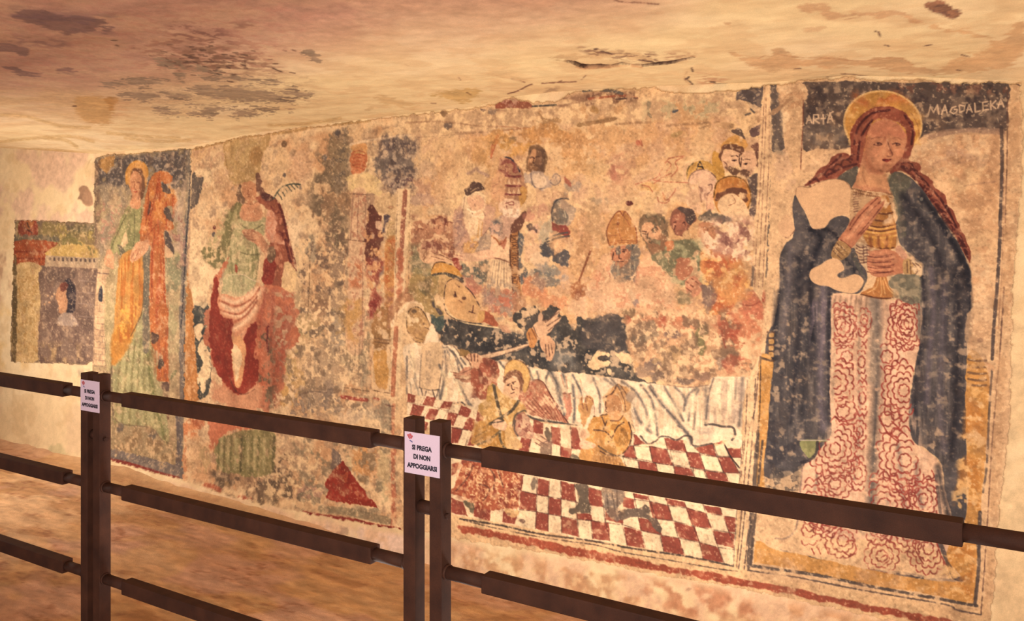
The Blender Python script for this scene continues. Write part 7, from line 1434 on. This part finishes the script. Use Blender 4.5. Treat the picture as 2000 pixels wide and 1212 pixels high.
# ================================================================ the room: wall, ceiling, floor
_jp = np.array([(-100, 286), (0, 290), (187, 303), (374, 288), (480, 264), (655, 241), (800, 224), (930, 210), (984, 192), (1100, 180), (1280, 170), (1500, 163), (1660, 150), (1800, 154), (1990, 162), (2100, 168)], float)
_js, _jz = wall_sz(_jp[:, 0], _jp[:, 1])
def ztop(s): return np.interp(s, _js, _jz) + 0.012
def floor_z(s, n):
    base = np.interp(s, [-9, -6.2, -5.2, -2.6, -1.5, 3], [0.04, 0.02, -0.03, -0.20, -0.24, -0.26])
    return base + 0.030 * (fbm(s * 0.9, n * 1.1, 3, 41) - 0.5) + 0.012 * (fbm(s * 5, n * 7, 3, 42) - 0.5)
def world(s, off, z):
    n = WD - off
    return np.stack([s * WT[0] + n * WN[0], s * WT[1] + n * WN[1], z], -1)
def to_px(P3):
    return CX + FPX * P3[..., 0] / P3[..., 1], HY - FPX * (P3[..., 2] - EYE) / P3[..., 1]

# bare wall
s_ = np.concatenate([np.arange(-12, -8.2, .1), np.arange(-8.2, 0.5, .009), np.arange(0.5, 3, .1)])
t_ = np.linspace(0, 1, 300)
S, TT = np.meshgrid(s_, t_); zb = floor_z(S, np.zeros_like(S)) - 0.06; ZZ = zb + (ztop(S) + 0.03 - zb) * TT
foot = np.exp(-np.maximum(ZZ - floor_z(S, np.zeros_like(S)), 0) / 0.05) * 0.05
P3 = world(S, wall_relief(S, ZZ) + foot * (S < -3.2) + foot * .5, ZZ)
px, py = to_px(P3)
col = samp(C_WALL, px, py)
oo = (px < -95) | (px > 2095) | (py > 1300); col[oo] = np.array(PA) / 255
wall = link_mesh('wall_back', mesh_np('wall_back', P3.reshape(-1, 3), grid_faces(*S.shape), lin(col).reshape(-1, 3) * ALB, True), M_WALL)
tag(wall, 'old cream plastered cave wall carrying the faded frescoes', 'wall', kind='structure')

# ceiling
s_ = np.concatenate([np.arange(-12, -8.0, .1), np.arange(-8.0, 1.6, .008), np.arange(1.6, 4, .1)])
n_ = np.concatenate([np.linspace(0, .1, 16)[:-1], np.arange(.1, 2.7, .008), np.arange(2.7, 8, .1)])
S, NN = np.meshgrid(s_, n_)
CZ0 = ztop(S) - 0.005; target = 2.335 + 0.05 * (fbm(S * .55, NN * .55, 2, 31) - .5)
ZZ = CZ0 + (target - CZ0) * (1 - np.exp(-NN / 0.42)) + 0.03 * np.exp(-NN / .5) * (1 - np.exp(-NN / .05)) * 0 + (0.013 * (fbm(S * 2.4, NN * 3.2, 3, 32) - .5) + 0.004 * (fbm(S * 11, NN * 14, 3, 33) - .5)) * np.clip(NN / .08, 0, 1)
P3 = world(S, NN - 0.01, ZZ); px, py = to_px(np.where(P3[..., 1:2] > .3, P3, np.nan))
vis = np.isfinite(px) & (px > -98) & (px < 2098) & (py > -58) & (py < 340)
px = np.where(vis, px, -90); py = np.where(vis, py, -50)
P3[..., 2] += np.where(vis, samp(HGT, px, py), 0)
col = samp(C_CEIL, px, py); plain = np.array((228, 184, 138)) / 255
col = np.where(vis[..., None], col, plain * (1 + .12 * (fbm(S * 2, NN * 3, 3, 35)[..., None] - .5)))
ceil = link_mesh('ceiling', mesh_np('ceiling', P3.reshape(-1, 3), grid_faces(*S.shape), lin(col).reshape(-1, 3) * ALB, True), M_CEIL)
tag(ceil, 'low uneven plastered ceiling with grey flaking patches and a long crack', 'ceiling', kind='structure')
del C_CEIL, HGT

# floor
s_ = np.concatenate([np.arange(-12, -8, .1), np.arange(-8, 2, .016), np.arange(2, 4, .1)])
n_ = np.concatenate([np.arange(0, 3.2, .012), np.arange(3.2, 8, .1)])
S, NN = np.meshgrid(s_, n_); ZZ = floor_z(S, NN) + 0.05 * np.exp(-NN / .06) * (S < -3.2) + .02 * np.exp(-NN / .05)
P3 = world(S, NN, ZZ)
f1 = fbm(S * 1.3, NN * 1.8, 4, 51)[..., None]; f2 = fbm(S * 5, NN * 9, 4, 52)[..., None]; f3 = fbm(S * 22, NN * 40, 3, 53)[..., None]; f4 = fbm(S * 2.2 + 4, NN * 3, 3, 54)[..., None]
c = np.array((214, 166, 114)) / 255 + 0 * f1
c = c + (np.array((234, 188, 142)) / 255 - c) * sstep(.45, .7, f1) * .75
c = c + (np.array((182, 130, 84)) / 255 - c) * sstep(.5, .75, f2) * .6
c = c + (np.array((214, 164, 142)) / 255 - c) * sstep(.5, .72, f4) * .6
c = c + (np.array((146, 98, 70)) / 255 - c) * sstep(.68, .82, f3) * sstep(.45, .7, f2) * .6
f5 = fbm(S * 9 + NN * 3, NN * 34, 4, 55)[..., None]
c = c * (1 + .22 * (f5 - .5) + .10 * (f3 - .5))
c = c + (np.array((226, 178, 130)) / 255 - c) * (np.exp(-NN / .25)[..., None]) * .7
M_FLOOR = plaster_mat('beaten_floor', 14, 0.7, 0.012, 0.85, (1, 1, 1))
floor = link_mesh('floor', mesh_np('floor', P3.reshape(-1, 3), grid_faces(*S.shape)[:, ::-1], lin(c).reshape(-1, 3) * ALB, True), M_FLOOR)
tag(floor, 'bare ochre brown beaten floor of the cave', 'floor', kind='structure')

# ================================================================ the paintings: thin coats of painted plaster on the wall
STEP = 1.3
gx = np.arange(14, 2004, STEP); gy = np.arange(140, 1290, STEP)
GX, GY = np.meshgrid(gx, gy)
GS, GZ = wall_sz(GX, GY)
base_off = wall_relief(GS, GZ) + 0.0045 + 0.0012 * (samp(C_WALL, GX, GY).mean(-1) - .6)
VF = world(GS, base_off, GZ); VB = world(GS, base_off - 0.0036, GZ)
GC = lin(samp(C_WALL, GX, GY)) * ALB
cx_ = (gx[:-1] + STEP / 2); cy_ = (gy[:-1] + STEP / 2)
LC_ = LAB_WALL[np.clip((cy_ + OY).round().astype(int), 0, CH - 1)][:, np.clip((cx_ + OX).round().astype(int), 0, CW - 1)]
IDX = np.arange(GX.size).reshape(GX.shape)
LP = np.pad(LC_, 1)
def coat(pid, name, parent):
    m = LC_ == pid
    if m.sum() < 6: return None
    r, c_ = np.nonzero(m)
    q = np.stack([IDX[r, c_], IDX[r + 1, c_], IDX[r + 1, c_ + 1], IDX[r, c_ + 1]], -1)
    skirts = []
    for dr, dc, a, b in ((-1, 0, 3, 0), (1, 0, 1, 2), (0, -1, 0, 1), (0, 1, 2, 3)):
        e = LP[r + 1 + dr, c_ + 1 + dc] == 0
        if e.any(): skirts.append(np.stack([q[e, b], q[e, a], q[e, a] + GX.size, q[e, b] + GX.size], -1))
    F = np.concatenate([q] + skirts) if skirts else q
    u, inv = np.unique(F, return_inverse=True)
    front = u < GX.size; k = u % GX.size
    V = np.where(front[:, None], VF.reshape(-1, 3)[k], VB.reshape(-1, 3)[k])
    V = V - np.array(parent_loc[parent])
    o = link_mesh(name, mesh_np(name, V, inv.reshape(F.shape), GC.reshape(-1, 3)[k]), M_FRESCO, parent)
    return o
parent_loc = {}
PANELS = {
 'chapel': ('fresco', 'small low fresco fragment at far left with a grey chapel and ochre roof', 'fresco', (105, 709)),
 'helena': ('fresco', 'tall narrow fresco of a haloed saint holding an orange draped cross', 'fresco', (275, 912)),
 'martyr': ('fresco', 'worn fresco of a saint in red mantle holding a palm, left of the deathbed scene', 'fresco', (580, 995)),
 'deathbed': ('fresco', 'wide central fresco of mourners around a deathbed above a red and white chequered floor', 'fresco', (1150, 1090)),
 'magdalene': ('fresco', 'large right-hand fresco of a long-haired haloed woman in dark mantle holding a golden jar', 'fresco', (1720, 1200)),
}
PART_LABELS = {
 'helena/painted_cross': 'tall cross wrapped in orange drapery', 'martyr/painted_palm': 'dark green palm frond', 'martyr/painted_pyramid': 'bright red triangle with grey tip',
 'martyr/painted_head': 'orange head sketched above a column', 'deathbed/painted_mitred_bishop': 'bishop in ochre mitre with grey beard', 'deathbed/painted_dying_bishop': 'dying man with ochre hat and sloping face',
 'deathbed/painted_angel': 'faint red line drawing of a flying figure', 'deathbed/painted_angel_with_sword': 'winged angel in ochre tunic raising a sword', 'deathbed/painted_kneeling_child': 'kneeling figure in ochre tunic with joined hands',
 'deathbed/painted_demon': 'red mottled crouching shape on the tiles', 'deathbed/painted_chequered_floor': 'red and cream chequered tiles', 'deathbed/painted_bald_saint': 'bald head under a broken ochre halo',
 'deathbed/painted_haloed_saint': 'pale faced head with full ochre halo', 'deathbed/painted_onlookers': 'two bearded faces side by side', 'deathbed/painted_haired_man': 'long haired bearded man with bare chest',
 'deathbed/painted_bishop': 'figure in tall tiara and pleated white gown', 'deathbed/painted_mourners': 'small group of red faced mourners', 'deathbed/painted_bearded_men': 'curly bearded man and dark haired man',
 'deathbed/painted_ruined_robes': 'flaking red and ochre robes', 'deathbed/painted_sprinkler': 'long handled sprinkler', 'deathbed/painted_sword': 'pale sword blade', 'deathbed/painted_red_band': 'red line under the scene',
 'magdalene/painted_lettering': 'pale scratched letters ARIA', 'magdalene/painted_lettering#2': 'pale scratched letters MAGDALENA', 'magdalene/painted_dark_band': 'dark band behind the halo', 'magdalene/plaster_repair': 'smooth cream filling on the shoulder', 'magdalene/plaster_repair#2': 'smooth cream filling below the raised hand',
 'magdalene/plaster_repair#3': 'small cream filling at the left edge', 'magdalene/painted_saint': 'long-haired haloed woman', 'magdalene/painted_saint/painted_gown': 'pink gown with red scale pattern', 'magdalene/painted_saint/painted_jar': 'golden lidded jar',
}
for key, (nm, lab, cat, at_) in PANELS.items():
    s0, z0 = wall_sz(*map(float, at_)); loc = world(np.float64(s0), 0.01, np.float64(z0))
    root = empty(nm, loc); tag(root, lab, cat, 'frescoes on the cave wall'); parent_loc[root] = loc
    made = {}
    ids = [i for i, p_ in enumerate(PARTS) if p_.startswith(key + '/')]
    for i in ids:
        path = PARTS[i].split('/')
        if len(path) == 2:
            o = coat(i, path[1].split('#')[0], root)
            if o: made[PARTS[i]] = o; parent_loc[o] = loc
            elif any(p_.startswith(PARTS[i] + '/') for p_ in PARTS):
                o = empty(path[1].split('#')[0], (0, 0, 0), root); made[PARTS[i]] = o; parent_loc[o] = loc
            if o and PARTS[i] in PART_LABELS: o['label'] = PART_LABELS[PARTS[i]]
    for i in ids:
        path = PARTS[i].split('/')
        if len(path) == 3:
            pk = path[0] + '/' + path[1]
            if pk not in made:
                made[pk] = empty(path[1].split('#')[0], (0, 0, 0), root); parent_loc[made[pk]] = loc
                if pk in PART_LABELS: made[pk]['label'] = PART_LABELS[pk]
            o = coat(i, path[2].split('#')[0], made[pk])
            if o and PARTS[i] in PART_LABELS: o['label'] = PART_LABELS[PARTS[i]]
# ================================================================ the steel railing
FD = 2.122
def f_s(px):
    dx = (px - CX) / FPX; Y = FD / (FN[0] * dx + FN[1]); return (FT[0] * dx + FT[1]) * Y
def fw(s, d, z):                      # along the railing, depth behind its front face, height
    n = FD + d
    return Vector((s * FT[0] + n * FN[0], s * FT[1] + n * FN[1], z))
FROT = -AF
def metal_mat():
    m, nt, nd, lk, pb = nodes_of('rusty_brown_steel')
    tc = nd.new('ShaderNodeTexCoord')
    n1 = nd.new('ShaderNodeTexNoise'); n1.inputs['Scale'].default_value = 14; n1.inputs['Detail'].default_value = 6
    n2 = nd.new('ShaderNodeTexNoise'); n2.inputs['Scale'].default_value = 420; n2.inputs['Detail'].default_value = 2
    lk.new(tc.outputs['Object'], n1.inputs['Vector']); lk.new(tc.outputs['Object'], n2.inputs['Vector'])
    cr = nd.new('ShaderNodeValToRGB'); cr.color_ramp.elements[0].position = .3; cr.color_ramp.elements[1].position = .75
    cr.color_ramp.elements[0].color = (0.038, 0.016, 0.012, 1); cr.color_ramp.elements[1].color = (0.074, 0.029, 0.018, 1)
    lk.new(n1.outputs['Fac'], cr.inputs[0])
    mr = nd.new('ShaderNodeMapRange'); mr.inputs[3].default_value = .75; mr.inputs[4].default_value = 1.25; lk.new(n2.outputs['Fac'], mr.inputs[0])
    vm = nd.new('ShaderNodeVectorMath'); vm.operation = 'SCALE'; lk.new(cr.outputs[0], vm.inputs[0]); lk.new(mr.outputs[0], vm.inputs['Scale'])
    lk.new(vm.outputs[0], pb.inputs['Base Color']); pb.inputs['Roughness'].default_value = .72; pb.inputs['Specular IOR Level'].default_value = .18; pb.inputs['Metallic'].default_value = .1
    bp = nd.new('ShaderNodeBump'); bp.inputs['Strength'].default_value = .25; bp.inputs['Distance'].default_value = .001
    lk.new(n2.outputs['Fac'], bp.inputs['Height']); lk.new(bp.outputs[0], pb.inputs['Normal'])
    return m
M_STEEL = metal_mat()
def bm_done(name, bm, mat, parent, origin, bev=0.0, smooth=False):
    if bev: bmesh.ops.bevel(bm, geom=[e for e in bm.edges], offset=bev, segments=2, affect='EDGES', profile=.6)
    me = bpy.data.meshes.new(name); bm.to_mesh(me); bm.free()
    if smooth:
        for p in me.polygons: p.use_smooth = len(p.vertices) == 4
    return link_mesh(name, me, mat, parent)
def local(s, d, z, o): return (s - o[0], d - o[1], z - o[2])
def lbox(name, s0, s1, d0, d1, z0, z1, o, parent, bev=.003, mat=None):
    bm = bmesh.new(); bmesh.ops.create_cube(bm, size=1)
    for v in bm.verts:
        v.co = ((s0 + s1) / 2 + v.co.x * (s1 - s0) - o[0], (d0 + d1) / 2 + v.co.y * (d1 - d0) - o[1], (z0 + z1) / 2 + v.co.z * (z1 - z0) - o[2])
    return bm_done(name, bm, mat or M_STEEL, parent, o, bev)
def lpipe(name, s0, s1, d, z, r, o, parent, seg=28):
    bm = bmesh.new(); L = s1 - s0
    bmesh.ops.create_cone(bm, cap_ends=True, segments=seg, radius1=r, radius2=r, depth=L)
    bmesh.ops.rotate(bm, verts=bm.verts, matrix=Matrix.Rotation(math.pi / 2, 3, 'Y'))
    bmesh.ops.translate(bm, verts=bm.verts, vec=((s0 + s1) / 2 - o[0], d - o[1], z - o[2]))
    return bm_done(name, bm, M_STEEL, parent, o, 0, True)
PW, PD = .046, .050
PT = 1.066; RZ = (.979, .609, .236); RH = .0535
A1, A2, B1, B2 = f_s(157.4), f_s(181.2), f_s(787.6), f_s(838.6)
SEC = B1 + PW - A2
C1 = B2 + SEC - PW; Z2 = A1 + PW - SEC
print('fence', A1, A2, B1, B2, SEC, f_s(236), f_s(723), f_s(939), f_s(1880), f_s(120), 'C1', C1)
e_l = f_s(236) - (A2 + PW); e_r = B1 - f_s(723)
def section(sl, sr, boxes, label, spacer_to=None):
    """one framed bay: post at each end, three rails; sl = left post's left face, sr = right post's left face"""
    mid = (sl + PW / 2, PD / 2)
    fz = lambda s: float(np.interp(s, [-9, -5.2, -2.6, 3], [0.03, -0.03, -0.20, -0.26])) - .05
    o = ((sl + sr) / 2, PD / 2, -0.1)
    root = empty('railing_section', fw(*o)); root.rotation_euler = (0, 0, FROT)
    tag(root, label, 'railing', 'railing sections along the fresco wall')
    for s0 in (sl, sr):
        p = lbox('post', s0, s0 + PW, 0, PD, fz(s0 - 1.2), PT, o, root, .0022)
    for z in RZ:
        r = lbox('rail', boxes[0], boxes[1], .001, PD - .001, z - RH / 2, z + RH / 2, o, root, .0035)
        for a, b, c0, c1 in ((sl + PW - .002, boxes[0] + .01, sl + PW - .001, sl + PW + .010), (boxes[1] - .01, sr + .002, sr - .010, sr + .001)):
            lpipe('rail_pipe', a, b, PD / 2, z, .0205, o, r)
            lpipe('collar', c0, c1, PD / 2, z, .0235, o, r)
    return root, o
r1, o1 = section(Z2 - 0.0, A1, (Z2 + PW + e_l, f_s(121)), 'brown steel railing section at the far left, cut by the photo edge')
r2, o2 = section(A2, B1, (f_s(236), f_s(723)), 'middle brown steel railing section between the two pairs of posts')
r3, o3 = section(B2, C1, (f_s(939), f_s(1880)), 'nearest brown steel railing section, running out of the photo at right')
# spacer tubes and bolts joining neighbouring posts
for (s0, s1, z, root, o) in ((A1 + PW, A2, .815, r2, o2), (B1 + PW, B2, .792, r3, o3)):
    lpipe('spacer_tube', s0 + .0003, s1 + .001, PD * .55, z, .0205, o, root)
    lpipe('bolt', s1 + PW, s1 + PW + .010, PD * .45, z - .012, .0085, o, root, 6)

# ================================================================ the two notices
def flat_mat(name, col, rough=.6):
    m, nt, nd, lk, pb = nodes_of(name)
    n1 = nd.new('ShaderNodeTexNoise'); n1.inputs['Scale'].default_value = 30
    mr = nd.new('ShaderNodeMapRange'); mr.inputs[3].default_value = .94; mr.inputs[4].default_value = 1.06; lk.new(n1.outputs['Fac'], mr.inputs[0])
    vm = nd.new('ShaderNodeVectorMath'); vm.operation = 'SCALE'; vm.inputs[0].default_value = col; lk.new(mr.outputs[0], vm.inputs['Scale'])
    lk.new(vm.outputs[0], pb.inputs['Base Color']); pb.inputs['Roughness'].default_value = rough
    return m
M_PAPER = flat_mat('laminated_paper', (.66, .52, .66), .4); M_INK = flat_mat('black_print', (.02, .016, .03)); M_RED = flat_mat('red_print', (.50, .10, .12)); M_BLUE = flat_mat('blue_print', (.12, .12, .30))
def notice(x0, x1, ytl, ybl, label):
    s0, s1 = f_s(x0), f_s(x1); w = s1 - s0
    dx = (x0 - CX) / FPX; Y = FD / (FN[0] * dx + FN[1])
    zt = EYE - (ytl - HY) * Y / FPX; zb = EYE - (ybl - HY) * Y / FPX; h = zt - zb
    print('notice', w, h)
    o = (s0 + w / 2, -.002, zb)
    root = empty('notice', fw(*o)); root.rotation_euler = (0, 0, FROT)
    tag(root, label, 'sign', 'notices on the railing posts')
    lbox('paper', s0, s1, -.0026, -.0006, zb, zt, o, root, 0, M_PAPER)
    for k, (txt, yy, tw) in enumerate((('SI PREGA', .645, .57), ('DI NON', .425, .48), ('APPOGGIARSI', .20, .85))):
        cu = bpy.data.curves.new('lettering', 'FONT'); cu.body = txt; cu.size = 1; cu.align_x = 'CENTER'; cu.align_y = 'CENTER'; cu.offset = .05; cu.extrude = .01; cu.resolution_u = 3
        tmp = bpy.data.objects.new('tmp', cu); COL.objects.link(tmp)
        dg = bpy.context.evaluated_depsgraph_get(); me = bpy.data.meshes.new_from_object(tmp.evaluated_get(dg))
        bpy.data.objects.remove(tmp); bpy.data.curves.remove(cu)
        co = np.array([v.co for v in me.vertices]); wx = co[:, 0].max() - co[:, 0].min(); hy = co[:, 1].max() - co[:, 1].min(); cxm = (co[:, 0].max() + co[:, 0].min()) / 2; cym = (co[:, 1].max() + co[:, 1].min()) / 2
        for v in me.vertices:
            v.co = ((v.co.x - cxm) / wx * tw * w, -.0010 - (.0004 if v.co.z > 0 else 0), yy * h + (v.co.y - cym) / hy * .125 * h)
        link_mesh('lettering', me, M_INK, root)
    bm = bmesh.new()                                    # small red and blue emblem, top left corner
    def disc(bm, x, z, r, a=1.0, n=12):
        vs = [bm.verts.new(((x - .5) * w + r * w * math.cos(t) * a, -.0012, z * h + r * h * math.sin(t))) for t in [2 * math.pi * k / n for k in range(n)]]
        bm.faces.new(vs)
    for x, z, r in ((.105, .915, .030), (.165, .93, .036), (.215, .90, .028), (.13, .875, .028), (.19, .868, .030), (.15, .84, .018)): disc(bm, x, z, r)
    bm_done('emblem', bm, M_RED, root, o)
    bm = bmesh.new()
    for x, z, r, a in ((.17, .79, .016, 1.6), (.205, .775, .014, 1.8), (.225, .762, .008, 2), (.14, .885, .008, 1), (.185, .885, .008, 1)): disc(bm, x, z, r, a)
    for v in bm.verts: v.co.y = -.0016
    bm_done('emblem_lettering', bm, M_BLUE, root, o)
notice(158.4, 194.7, 740, 799.8, 'small white paper notice SI PREGA DI NON APPOGGIARSI on the farther left pair of posts')
notice(791.4, 859.6, 841, 921, 'white paper notice SI PREGA DI NON APPOGGIARSI on the nearer middle pair of posts')
